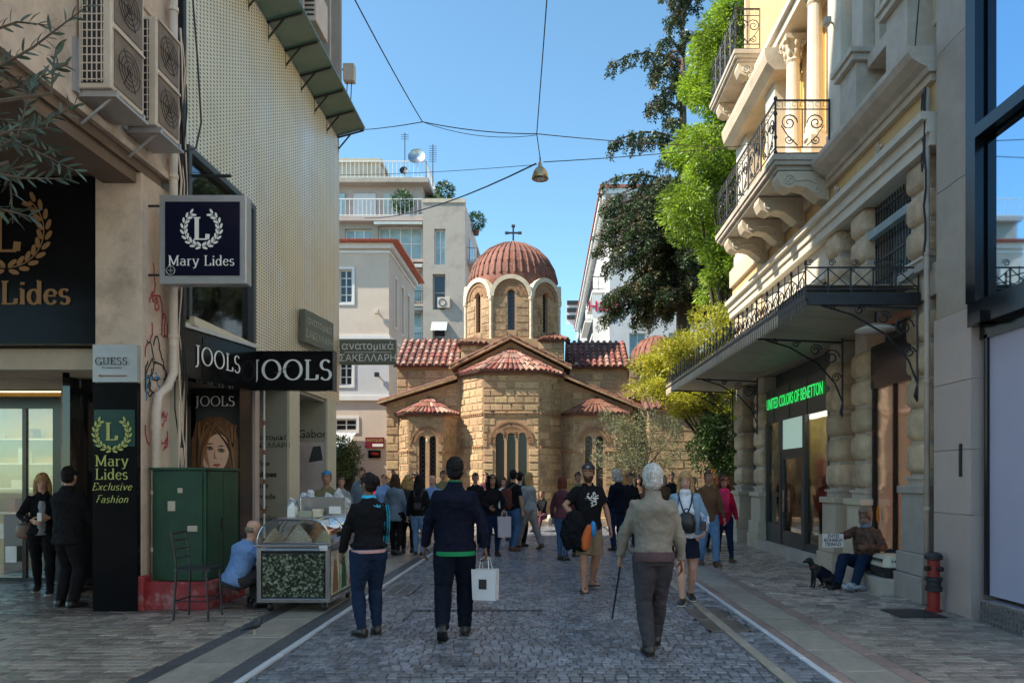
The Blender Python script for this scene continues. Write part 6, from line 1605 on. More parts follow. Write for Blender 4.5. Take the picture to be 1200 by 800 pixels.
# ---- balconies
def balcony(lab, y0, y1, z, brs, xo=3.87, front=True):
    t = thing("balcony", lab, "balcony", (4.4, y0, z - .2))
    sl = MB(); sl.box(xo, 4.87, y0, y1, z - .1, z); sl.box(xo + .03, 4.87, y0 + .03, y1 - .03, z - .17, z - .1); sl.box(xo + .09, 4.87, y0 + .09, y1 - .09, z - .24, z - .17)
    sl.build("slab", M['neo_grey'], t, bevel=.006)
    for yb in brs:
        b = MB()
        prof = [(4.87, z - .25), (xo + .12, z - .25), (xo + .1, z - .36), (xo + .16, z - .5), (xo + .3, z - .56), (xo + .42, z - .5), (xo + .6, z - .54), (4.7, z - .72), (4.87, z - .75)]
        b.extrude(Fr((0, yb, 0), (1, 0, 0), (0, -1, 0)), prof, -.3, 0)
        bo = b.build("console", M['neo'], t, bevel=.01)
        c = MB(); c.tube(scroll((xo + .3, yb - .01, z - .41), (1, 0, 0), (0, 0, 1), .10, 1.8, 1, .15, 24), .016, 5)
        c.tube(scroll((4.66, yb - .01, z - .58), (1, 0, 0), (0, 0, 1), .07, 1.4, 1, .2), .014, 5)
        c.tube([(xo + .4, yb - .01, z - .42), (4.5, yb - .01, z - .40), (4.72, yb - .01, z - .5)], .014, 5)
        c.build("console_scroll", M['neo_white'], bo)
    r = MB(); zr = z + .93
    pts = [(4.84, y0 + .05), (xo + .05, y0 + .05), (xo + .05, y1 - .05), (4.84, y1 - .05)]
    for (ax, ay), (bx_, by) in zip(pts[:-1], pts[1:]):
        for zz, rr_ in ((zr, .018), (zr - .15, .01), (z + .13, .012), (z + .03, .012)): r.tube([(ax, ay, zz), (bx_, by, zz)], rr_, 4)
    r.build("rail", M['iron'], t)
    segs = [((4.84, y0 + .05), (xo + .05, y0 + .05), 1)] + [((xo + .05, y0 + .05 + (y1 - y0 - .1) * k / 5), (xo + .05, y0 + .05 + (y1 - y0 - .1) * (k + 1) / 5), 1) for k in range(5)]
    for (a, b_, n) in segs:
        a = Vector((*a, 0)); b_ = Vector((*b_, 0)); u = (b_ - a); L_ = u.length; u.normalize()
        mb = MB(); P = lambda s, zz: a + u * s + Vector((0, 0, zz))
        mb.tube([P(0, z), P(0, zr + .02)], .018, 5).tube([P(L_ / 2, z + .13), P(L_ / 2, zr - .15)], .01, 4).tube([P(L_, z), P(L_, zr)], .012, 4)
        for s, sg in ((L_ * .25, 1), (L_ * .75, -1)):
            mb.tube(scroll(P(s, z + .55), u * sg, (0, 0, 1), .15, 1.7, 1, .15, 22), .011, 4)
            mb.tube(scroll(P(s, z + .26), u * sg, (0, 0, -1), .08, 1.4, 1, .2), .01, 4)
            mb.tube([P(s - sg * .13, z + .5), P(s - sg * .02, z + .33), P(s + sg * .15, z + .16)], .01, 4)
        n_ = max(3, int(L_ / .12))
        for k in range(n_):
            s0 = L_ * k / n_; w = L_ / n_
            mb.tube([P(s0 + w * .1, zr - .13), P(s0 + w * .1, zr - .03), P(s0 + w * .75, zr - .03), P(s0 + w * .75, zr - .1), P(s0 + w * .4, zr - .1)], .006, 3)
        mb.build("scroll_panel", M['iron'], t)
    f = MB()
    for zz in (z + .04, z + .3, z + .7, zr + .03): f.ell((xo + .05, y0 + .05, zz), (.035, .035, .04), 8, 6)
    f.tube([(xo + .05, y0 + .05, z), (xo + .05, y0 + .05, zr + .06)], .02, 6)
    f.build("corner_post", M['iron'], t)
balcony("long stone balcony on carved consoles with wrought iron railing", 12.35, 16.6, 7.12, (12.45, 13.6, 14.75, 15.9))
balcony("upper balcony with iron railing at the top of the neoclassical building", 16.4, 18.9, 11.3, (16.5, 18.3), 4.25)
t = thing("drainpipe", "straight beige drainpipe between the rusticated column and the pink pier", "drainpipe", (4.78, 9.08, 0))
MB().tube([(4.80, 9.14, .02), (4.80, 9.14, 6.5)], .035, 10).build("pipe", mat("beige_pipe", (.46, .36, .28), .6), t, smooth=True)
for z in (1.2, 2.8, 4.4, 5.9): MB().tube([(4.80, 9.14, z), (4.80, 9.14, z + .04)], .043, 10).build("pipe_collar", bpy.data.materials["beige_pipe"], t)
t = thing("wall_cables", "black cables drooping from the cornice beside the beige pipe", "cables", (4.75, 9.2, 5))
rr = random.Random(3)
for k in range(4):
    pts = [(4.76 + .02 * k, 9.12 + .06 * k + rr.uniform(-.03, .03), 6.5 - i * (.14 + .07 * (k == 0))) for i in range(8 + 3 * (k == 0))]
    MB().tube(pts, .013 if k == 0 else .009, 5).build("cable", M['cable'], t)
MB().tube([(4.7, 9.05, 9.5), (4.69, 9.05, 8.3), (4.66, 9.06, 7.6), (4.62, 9.08, 7.0)], .009, 4).build("cable", M['cable'], t)
t = thing("bracket_lamp", "small camera arm on the first floor pilaster over the long balcony", "camera", (4.86, 12.3, 9.2))
MB().tube([(4.87, 12.3, 9.3), (4.75, 12.2, 9.28)], .018).box(4.66, 4.76, 12.1, 12.24, 9.2, 9.3).build("arm", M['neo_grey'], t)
# TREES
def leafmat(name, col, trans=.45, rnd_scale=1.2, var=.45):
    m = bpy.data.materials.new(name); m.use_nodes = True
    nt = m.node_tree; N = nt.nodes; L = nt.links
    N.remove(N["Principled BSDF"]); o = N["Material Output"]
    tc = N.new("ShaderNodeTexCoord"); n = N.new("ShaderNodeTexNoise"); n.inputs["Scale"].default_value = rnd_scale; n.inputs["Detail"].default_value = 5
    L.new(tc.outputs["Object"], n.inputs["Vector"])
    cr = N.new("ShaderNodeValToRGB"); c = Vector(col)
    cr.color_ramp.elements[0].position = .35; cr.color_ramp.elements[1].position = .65
    cr.color_ramp.elements[0].color = (*(c * (1 - var)), 1); cr.color_ramp.elements[1].color = (min(1, c.x * (1 + var) * 1.1), c.y * (1 + var), c.z * (1 + var) * .8, 1)
    L.new(n.outputs["Fac"], cr.inputs[0])
    d = N.new("ShaderNodeBsdfDiffuse"); t = N.new("ShaderNodeBsdfTranslucent"); g = N.new("ShaderNodeBsdfGlossy"); g.inputs["Roughness"].default_value = .45; g.inputs[0].default_value = (.6, .65, .6, 1)
    L.new(cr.outputs[0], d.inputs[0])
    hs = N.new("ShaderNodeHueSaturation"); hs.inputs["Value"].default_value = 1.5; L.new(cr.outputs[0], hs.inputs["Color"]); L.new(hs.outputs[0], t.inputs[0])
    m1 = N.new("ShaderNodeMixShader"); m1.inputs[0].default_value = trans; L.new(d.outputs[0], m1.inputs[1]); L.new(t.outputs[0], m1.inputs[2])
    m2 = N.new("ShaderNodeMixShader"); m2.inputs[0].default_value = .06; L.new(m1.outputs[0], m2.inputs[1]); L.new(g.outputs[0], m2.inputs[2])
    L.new(m2.outputs[0], o.inputs[0])
    return m
BARK = mat("bark", (.10, .075, .055), .9, .35, 6, .6, 20, stretch=(1, 1, .3))
NPR = np.random.RandomState(11)
def leaves(name, centers, dirs, length, width, m, parent, jitter=.35, kind='stuff'):
    """centers Nx3, dirs Nx3; one kite-shaped leaf each"""
    c = np.array(centers, float); d = np.array(dirs, float) + NPR.normal(0, jitter, c.shape)
    d /= np.linalg.norm(d, axis=1)[:, None] + 1e-9
    r = NPR.normal(0, 1, c.shape); s = np.cross(d, r); s /= np.linalg.norm(s, axis=1)[:, None] + 1e-9
    n = np.cross(d, s)
    L_ = length * NPR.uniform(.6, 1.3, (len(c), 1)); W_ = width * NPR.uniform(.7, 1.2, (len(c), 1))
    v = np.stack([c, c + d * L_ * .45 + s * W_ * .5 + n * W_ * .15, c + d * L_, c + d * L_ * .45 - s * W_ * .5 + n * W_ * .15], 1).reshape(-1, 3)
    me = bpy.data.meshes.new(name); k = len(c)
    me.vertices.add(4 * k); me.vertices.foreach_set("co", v.ravel())
    me.loops.add(4 * k); me.loops.foreach_set("vertex_index", np.arange(4 * k))
    me.polygons.add(k); me.polygons.foreach_set("loop_start", np.arange(0, 4 * k, 4)); me.polygons.foreach_set("loop_total", np.full(k, 4))
    me.update(); me.validate(); me.materials.append(m)
    o = link(name, me, parent)
    if kind: tag(o, kind=kind)
    return o
def sphere_pts(c, r, n, hollow=.35):
    d = NPR.normal(0, 1, (n, 3)); d /= np.linalg.norm(d, axis=1)[:, None]
    q = (hollow + (1 - hollow) * NPR.rand(n, 1) ** .6)
    return np.array(c) + d * q * np.array(r), d
def limbs(parent, trunk, targets, r0, m=BARK):
    MB().tube(trunk, [r0 * (1 - .6 * k / (len(trunk) - 1)) for k in range(len(trunk))], 8).build("trunk", m, parent, smooth=True)
    T = [Vector(p) for p in trunk]
    for k, q in enumerate(targets):
        q = Vector(q); b = T[1 + k % (len(T) - 1)]
        if b.z > q.z: b = T[1]
        mid = b.lerp(q, .5) + Vector((0, 0, -.15 * (q - b).length * .3))
        MB().tube([b, mid, q], [r0 * .35, r0 * .2, r0 * .07], 6).build("limb", m, parent, smooth=True)
# --- bright green feathery tree behind the balcony
LM_B = leafmat("bright_leaf", (.17, .27, .025), .5, .9, .6)
t = thing("bright_green_tree", "tall bright lime green feathery tree rising behind the long balcony", "tree", (6.4, 25, 0))
rt = random.Random(4)
cl = []
for k in range(104):
    z = rt.uniform(9.9, 17.2) if k % 4 else rt.uniform(8.0, 10); w = 1.6 if z < 13 else 1.6 - (z - 13) * .26
    cl.append((5.95 + (rt.uniform(-w, w * .9) if k % 4 else rt.uniform(-.1, 1.4)) + (z - 10) * .05, 25 + rt.uniform(-1.6, 1.6), z))
limbs(t, [(6.4, 25, 0), (6.3, 25, 4), (6.1, 25, 9), (6.3, 25, 14), (6.4, 25, 16.5)], cl[::3], .3)
P, Dd = [], []
for c in cl:
    r = rt.uniform(.6, .95); p, d = sphere_pts(c, (r, r, r * .6), 850, .3); P.append(p); d[:, 2] = d[:, 2] * .4 - .35; Dd.append(d)
leaves("crown", np.concatenate(P), np.concatenate(Dd), .17, .055, LM_B, t, .3)
# --- dark drooping conifer
LM_C = leafmat("conifer_needle", (.040, .066, .030), .15, 2.0, .6); LM_C2 = leafmat("conifer_cone_brown", (.13, .10, .055), .1, 2.0, .4)
t = thing("dark_conifer", "huge dark drooping conifer overhanging the square behind the bright tree", "tree", (7.6, 35, 0))
rt = random.Random(9)
MB().tube([(6.7, 35, 0), (6.6, 35, 8), (6.6, 35, 16), (6.6, 35, 24)], [.45, .35, .25, .06], 10).build("trunk", BARK, t, smooth=True)
P, Dd, P2, D2 = [], [], [], []
brs = []
for k in range(165):
    z = rt.uniform(9.5, 15.6) if k % 6 < 5 else rt.uniform(15.6, 26)
    a = rt.uniform(pi * .45, pi * 1.65) if k % 4 else rt.uniform(-pi * .5, pi * .45)
    reach = (4.6 if z < 15.5 else 2.8) * rt.uniform(.5, 1.0)
    if k in (3, 11): reach = 3.6; a = pi * 1.02; z = (17.8, 21.6)[k == 11]
    brs.append((z, a, reach))
bm_ = MB()
for z, a, reach in brs:
    dx, dy = cos(a), sin(a); pts = []
    for s in range(7):
        f = s / 6; pts.append(Vector((6.6 + dx * reach * f, 35 + dy * reach * f, z + .55 * reach * f - .62 * reach * f * f)))
    bm_.tube(pts, [.09 * (1 - .8 * s / 6) for s in range(7)], 5)
    for s in range(int(reach * 11)):
        f = rt.uniform(.18, 1.0); i = int(f * 6 - .001); p = pts[i].lerp(pts[min(i + 1, 6)], f * 6 - i)
        side = rt.uniform(-.55, .55) * (1.15 - f * .6); q = p + Vector((-dy * side, dx * side, rt.uniform(-.05, .08)))
        L_ = rt.uniform(.25, .75); n = int(70 * L_)
        ts = np.linspace(0, 1, n)
        sw = rt.uniform(-.1, .1)
        c = np.stack([q.x + dx * .15 * ts + sw * ts, q.y + dy * .15 * ts, q.z - L_ * ts], 1) + NPR.normal(0, .045, (n, 3))
        d = np.stack([np.cos(ts * 40 + s), np.sin(ts * 40 + s), np.full(n, -.7)], 1)
        (P if s % 4 else P2).append(c); (Dd if s % 4 else D2).append(d)
bo = bm_.build("branches", BARK, t); tag(bo, kind='stuff')
leaves("crown", np.concatenate(P), np.concatenate(Dd), .16, .07, LM_C, t, .2)
leaves("cones", np.concatenate(P2), np.concatenate(D2), .11, .055, LM_C2, t, .2)
# --- yellow-green tree, low, in front of the canopy end
LM_Y = leafmat("yellow_leaf", (.32, .33, .035), .5, 1.6, .4)
t = thing("yellow_tree", "yellow-green autumn tree beyond the far end of the iron canopy", "tree", (5.6, 22.6, 0))
rt = random.Random(14); cl = []
for k in range(66):
    f = rt.random() ** .7; x = 3.0 + 2.9 * f; zt = 5.1 + 2.4 * f
    cl.append((x, 22.4 + rt.uniform(-1.1, 1.2), rt.uniform(3.0 + (1 - f) * 1.3, zt)))
limbs(t, [(5.6, 22.6, 0), (5.5, 22.6, 2), (5.2, 22.5, 3.6), (5.0, 22.4, 5.0)], cl[::2], .14)
P, Dd = [], []
for c in cl:
    r = rt.uniform(.35, .62); p, d = sphere_pts(c, (r * 1.1, r, r * .6), 420, .2); P.append(p); d[:, 2] = d[:, 2] * .5 + .2; Dd.append(d)
leaves("crown", np.concatenate(P), np.concatenate(Dd), .12, .045, LM_Y, t, .4)
# --- olive tree in front of the church
LM_O = leafmat("olive_leaf", (.17, .19, .12), .25, 2.2, .45)
t = thing("olive_tree", "small grey-green olive tree in front of the right church apse", "tree", (3.0, 24.2, 0))
rt = random.Random(24); cl = []
for k in range(48):
    a = rt.uniform(0, 2 * pi); q = sqrt(rt.random()); zc_ = rt.uniform(-1, 1)
    cl.append((3.0 + 1.55 * q * cos(a) * sqrt(1 - .5 * zc_ ** 2), 24.2 + 1.2 * q * sin(a), 2.75 + .95 * zc_))
limbs(t, [(3.0, 24.2, 0), (3.1, 24.2, .8), (2.95, 24.1, 1.6), (3.05, 24.2, 2.4)], cl[::3], .11)
P, Dd = [], []
for c in cl:
    r = rt.uniform(.22, .38); p, d = sphere_pts(c, (r, r, r * 1.1), 150, .1); P.append(p); d[:, 2] += .4; Dd.append(d)
leaves("crown", np.concatenate(P), np.concatenate(Dd), .10, .028, LM_O, t, .4)
# --- dark round citrus by the column
LM_D = leafmat("dark_leaf", (.035, .075, .018), .3, 2.2, .45)
t = thing("dark_shrub_tree", "small dark glossy round tree under the far end of the canopy", "tree", (5.1, 21.9, 0))
rt = random.Random(31); cl = [(5.1 + rt.uniform(-.6, .6), 21.9 + rt.uniform(-.5, .5), rt.uniform(1.9, 3.3)) for k in range(18)]
limbs(t, [(5.1, 21.9, 0), (5.1, 21.9, 1.2), (5.1, 21.9, 2.2)], cl[::3], .07)
P, Dd = [], []
for c in cl: p, d = sphere_pts(c, (.38, .38, .35), 420, .4); P.append(p); Dd.append(d)
leaves("crown", np.concatenate(P), np.concatenate(Dd), .10, .05, LM_D, t, .5)
# --- tree added in place of greenery reflected in the cream house shop
t = thing("reflection_tree", "leafy dark tree standing in for greenery reflected in the cream house shop", "tree", (-9.6, 33.4, 0))
rt = random.Random(37); cl = [(-9.7 + rt.uniform(-1.1, 1.0), 33.4 + rt.uniform(-.7, .7), rt.uniform(1.9, 3.3)) for k in range(16)]
limbs(t, [(-9.6, 33.4, 0), (-9.6, 33.4, 1.2), (-9.6, 33.4, 2.2)], cl[::3], .08)
P, Dd = [], []
for c in cl: p, d = sphere_pts(c, (.5, .45, .35), 200, .3); P.append(p); Dd.append(d)
leaves("crown", np.concatenate(P), np.concatenate(Dd), .16, .06, LM_D, t, .5)
for i, (x, y, z, r, lab) in enumerate(((-10.9, 54.9, 21.3, .8, "potted bush on the apartment terrace beside the shutter"), (-7.6, 54.5, 22.0, .7, "green bush on the corner parapet of the apartment block"), (-5.6, 58, 21.0, .7, "trailing plant on the side balcony of the apartment block"), (-9.0, 58, 22.2, .8, "bush at the edge of the set-back apartment terrace"))):
    t = thing("terrace_plant", lab, "plant", (x, y, z))
    MB().lathe([(.2, 0), (.28, .4)], (x, y), 10, z).build("pot", M['tile_bed'], t)
    p, d = sphere_pts((x, y, z + .4 + r), (r, r, r), 700, .3); leaves("foliage", p, d, .25, .09, LM_D, t, .4)
# --- near olive: trunk stands just left of the frame, twigs hang into it
t = thing("near_olive_tree", "olive twigs with narrow silvery leaves hanging in at the upper left corner", "tree", (-4.15, 4.7, 0))
MB().tube([(-4.15, 4.7, 0), (-4.1, 4.7, 1.2), (-4.22, 4.7, 2.4), (-4.1, 4.75, 3.6), (-4.0, 4.8, 4.8)], [.11, .09, .08, .06, .03], 10).build("trunk", BARK, t, smooth=True)
lme = MB(); n = 5
for k in range(n):
    f0, f1 = k / n, (k + 1) / n
    w = lambda f: .5 * (sin(pi * min(1, f * .92 + .06)) ** .7); z = lambda f: .12 * f * (1 - f) * 2
    lme.add([(f0, -w(f0) * .22, z(f0) + .02 * w(f0)), (f0, 0, z(f0)), (f0, w(f0) * .22, z(f0) + .02 * w(f0)), (f1, -w(f1) * .22, z(f1) + .02), (f1, 0, z(f1)), (f1, w(f1) * .22, z(f1) + .02)], [(0, 1, 4, 3), (1, 2, 5, 4)])
LO = mat("olive_leaf_near", (.055, .085, .06), .45, .3, 2, 0, rnd=.5, rndhue=.03)
lme = lme.mesh("leaf", LO, True, fix=False)
rt = random.Random(55); nl = 0
def pxp(px, py, Y): return Vector(((px - 640) * Y / 850, Y, 1.6 + (560 - py) * Y / 850))
tw = [((-30, 95), (105, 5), 5.0), ((-40, 70), (40, 100), 5.2), ((-30, 190), (92, 122), 5.0), ((-20, 110), (80, 75), 5.3), ((-30, 200), (80, 210), 4.9), ((-30, 150), (92, 202), 5.1),
      ((-30, 240), (40, 255), 4.9), ((-20, 40), (60, 30), 5.2), ((-30, 170), (60, 150), 4.8), ((20, 160), (45, 100), 5.0), ((-30, 130), (70, 180), 5.2), ((10, 190), (15, 262), 5.0), ((60, 110), (66, 55), 5.0), ((-30, 215), (60, 185), 5.1)]
LCAP = 290
for (x0, y0), (x1, y1), Y in tw:
    a = pxp(x0, y0, Y); b = pxp(x1, y1, Y + .1); mid = a.lerp(b, .5) + Vector((0, 0, rt.uniform(-.05, .08)))
    root = Vector((-4.05, 4.75, 4.0 if a.z > 3.9 else 3.5))
    MB().tube([root, a, mid, b], [.02, .011, .008, .003], 5).build("twig", BARK, t)
    L_ = (b - a).length; m_ = int(L_ / .06)
    for k in range(m_):
        if nl >= LCAP: break
        f = .08 + .92 * (k + .5) / m_; p = a.lerp(mid, f * 2) if f < .5 else mid.lerp(b, f * 2 - 1); d0 = (b - a).normalized()
        for s in (-1, 1):
            if nl >= LCAP: break
            up = Vector((0, 0, 1)); sd = Vector((d0.z, rt.uniform(-.6, .6), -d0.x)) * s
            d = (d0 * rt.uniform(.5, 1.1) + sd * rt.uniform(.4, .9) + Vector((0, 0, rt.uniform(-.35, .3)))).normalized()
            o = bpy.data.objects.new("leaf", lme); COL.objects.link(o); o.parent = t
            o.location = p - wloc(t); q = d.to_track_quat('X', 'Z'); o.rotation_euler = (q.to_matrix() @ Matrix.Rotation(rt.uniform(-1.5, 1.5), 3, 'X')).to_euler()
            l = rt.uniform(.08, .12); o.scale = (l, l * rt.uniform(.8, 1.1), l); nl += 1
# overhead wires and hanging lamp
def wire(lab, pts, sag, r=.008):
    P = []
    for (a, b) in zip(pts[:-1], pts[1:]):
        a, b = Vector(a), Vector(b)
        for k in range(12): f = k / 12; P.append(a.lerp(b, f) - Vector((0, 0, sag * 4 * f * (1 - f))))
    P.append(Vector(pts[-1]))
    o = MB().tube(P, r, 5).build("overhead_cable", M['cable']); tag(o, lab, "cable")
J1 = pxp(495, 143, 12); J2 = pxp(629, 157, 12)
wire("cable rising from the wire junction to the upper left of the sky", [(-2.2, 7.0, 6.9), J1], .05)
wire("cable running from the green canopy corner to the wire junction", [(-4.4, 17.0, 9.75), J1], .02)
wire("long cable from the junction across the street toward the conifer", [J1, J2, (4.9, 18.2, 9.9)], .05)
wire("second thin cable close under the long one between junction and lamp", [J1, J2 + Vector((0, 0, -.02))], .12, .005)
wire("cable dropping from the top of the picture to the hanging lamp", [(.1, 7.2, 7.6), J2], .02)
wire("short cable between the crossing wires and the lamp", [J2, pxp(633, 186, 12)], .0)
wire("thick cable sloping from the lamp down behind the panelled building", [pxp(628, 192, 12), (-6.0, 24, 10.2)], .25, .014)
wire("thin cable from the lamp rising right to the neoclassical building", [pxp(637, 190, 12), (4.9, 16, 9.0)], .04)
wire("thin cable from the lamp running left to the far roofs", [pxp(629, 193, 12), (-5, 17.6, 8.95)], .04, .005)
wire("telephone wire slung in front of the cream house", [(-5, 17.8, 4.95), (-9, 30, 6.4)], .3, .006)
lt = thing("hanging_lamp", "bell shaped metal street lamp hanging from crossed wires", "street lamp", pxp(633, 210, 12))
c = pxp(633, 210, 12)
MB().lathe([(.135, 0), (.142, .01), (.13, .06), (.11, .12), (.08, .17), (.045, .20), (.035, .22), (.03, .27), (.012, .29)], (c.x, c.y), 20, c.z).build("lamp_shade", mat("aged_brass", (.42, .33, .19), .35, .2, 6, .05, metal=.7), lt, smooth=True)
MB().lathe([(.02, -.02), (.06, -.01), (.1, .015), (.11, .03)], (c.x, c.y), 14, c.z).build("lamp_glass", M['white_paint'], lt, smooth=True)
MB().tube([(c.x, c.y, c.z + .28), (c.x, c.y, c.z + .36)], .012, 5).build("hook", M['iron'], lt)
# PEOPLE
def cloth(name, col, var=.25, rough=.85, bump=.35, scale=14, stretch=None):
    return mat(name, col, rough, var, 4, bump, scale, stretch=stretch, spec=.08)
SK = {'fair': mat("skin_fair", (.55, .31, .22), .55, .06, 8, .05), 'tan': mat("skin_tan", (.42, .22, .14), .55, .08, 8, .05), 'dark': mat("skin_brown", (.16, .08, .05), .5, .08, 8, .05)}
HR = {'black': mat("hair_black", (.012, .010, .010), .6, .4, 30, .5, 60, spec=.15, stretch=(1, 1, .15)), 'brown': mat("hair_brown", (.07, .035, .018), .6, .4, 30, .5, 60, spec=.15, stretch=(1, 1, .15)),
      'blond': mat("hair_blond", (.42, .26, .11), .6, .35, 30, .5, 60, spec=.2, stretch=(1, 1, .15)), 'white': mat("hair_white", (.46, .44, .42), .7, .45, 45, .5, 60, stretch=(1, 1, .3)),
      'ginger': mat("hair_ginger", (.45, .15, .03), .5, .3, 30, .5, 60), 'auburn': mat("hair_auburn", (.14, .035, .02), .6, .35, 30, .5, 60, spec=.2, stretch=(1, 1, .15)),
      'greybrown': mat("hair_grey_brown", (.22, .16, .11), .6, .35, 30, .5, 60)}
EYE_D = flat("eye_dark", (.02, .015, .012), .2); EYE_W = flat("eye_white", (.6, .58, .55), .3); LIP = flat("lip", (.36, .13, .11), .5)
SOLE = flat("shoe_sole", (.6, .58, .54), .6)
def circ(c, ax, ay, rx, ry, n=12, sq=2.0):
    out = []
    for k in range(n):
        a = 2 * pi * k / n; x, y = cos(a), sin(a)
        if sq != 2.0:
            x = math.copysign(abs(x) ** (2 / sq), x); y = math.copysign(abs(y) ** (2 / sq), y)
        out.append(c + ax * rx * x + ay * ry * y)
    return out
def ik(a, b, l1, l2, hint):
    d = b - a; D = d.length; D = max(1e-4, min(D, (l1 + l2) * .999)); d.normalize()
    b = a + d * D
    x = (l1 * l1 - l2 * l2 + D * D) / (2 * D); h = sqrt(max(0, l1 * l1 - x * x))
    hn = hint - d * hint.dot(d)
    hn = hn.normalized() if hn.length > 1e-5 else d.orthogonal().normalized()
    return a + d * x + hn * h, b
HEADP = [(-.118, .045, .048, .030), (-.105, .060, .055, .042), (-.085, .076, .060, .052), (-.06, .084, .068, .060), (-.035, .088, .078, .066), (-.01, .088, .088, .070), (.015, .084, .095, .073),
         (.035, .088, .100, .075), (.06, .088, .102, .076), (.085, .080, .098, .072), (.105, .062, .085, .062), (.12, .038, .062, .045), (.128, .012, .03, .018)]
def head_mesh(s, nose=1.0):
    """head centred on the ear line, facing -Y, sized by s (1 = 0.245 m tall)"""
    mb = MB(); n = 24; rings = []
    for z, f, b, w in HEADP:
        rg_ = []
        for k in range(n):
            a = 2 * pi * k / n - pi / 2
            x = cos(a) * w; y = sin(a) * (f if sin(a) < 0 else b)
            fr = max(0, -sin(a))
            if k == 0:
                if -.045 < z < .02: y -= .022 * nose * (1 - abs(z + .028) / .05) if z < .0 else .006
                if z == -.085: y -= .004
            if k in (2, 3, n - 2, n - 3) and -.005 < z < .02: y += .010
            if k in (1, 2, n - 1, n - 2) and .03 < z < .04: y -= .003
            rg_.append(Vector((x, y, z)) * s)
        rings.append(rg_)
    mb.rings(rings)
    for sx in (-1, 1): mb.ell((sx * .078 * s, .012 * s, -.005 * s), (.012 * s, .02 * s, .032 * s), 8, 6)
    return mb
def hand_mb(mb, W, d, palm, s, curl=.5, thumb=1, n=7, side=None):
    """hand from wrist W along d; palm = direction the palm faces; side = towards the thumb"""
    d = d.normalized(); pn = (palm - d * palm.dot(d)).normalized(); sd = d.cross(pn).normalized() * thumb
    if side is not None:
        if sd.dot(side) < 0: sd = -sd
    L_ = .088 * s; hw = .040 * s
    rg_ = []
    for f, w, t in ((-.15, .62, .36), (.15, .8, .36), (.5, 1.0, .34), (.85, 1.0, .28), (1.02, .9, .2)):
        c = W + d * L_ * f; rg_.append(circ(c, sd, pn, hw * w, hw * t * 1.0, 12, 2.6))
    mb.rings(rg_)
    for i, (off, ln, r) in enumerate(((.78, .072, .0088), (.27, .080, .0092), (-.25, .074, .0088), (-.72, .058, .0078))):
        b = W + d * L_ * .9 + sd * hw * off; pts = [b]; a = curl * (.55 + .12 * i); dd = d
        for sg, q in enumerate((.45, .32, .25)):
            dd = (dd * cos(a) + pn * sin(a)).normalized(); b = b + dd * ln * s * q; pts.append(b)
            a = curl * (.8 if sg == 0 else .55)
            pn_ = pn
        mb.tube(pts, [r * s * 1.05, r * s, r * s * .93, r * s * .75], n)
    b = W + d * L_ * .22 + sd * hw * .8
    t1 = (d * .55 + sd * .75 + pn * .35).normalized(); t2 = (d * .85 + sd * .25 + pn * (.35 + curl * .3)).normalized()
    mb.tube([b, b + t1 * .034 * s, b + t1 * .034 * s + t2 * .03 * s, b + t1 * .034 * s + t2 * .052 * s], [.0115 * s, .0105 * s, .0095 * s, .007 * s], n)
    return mb
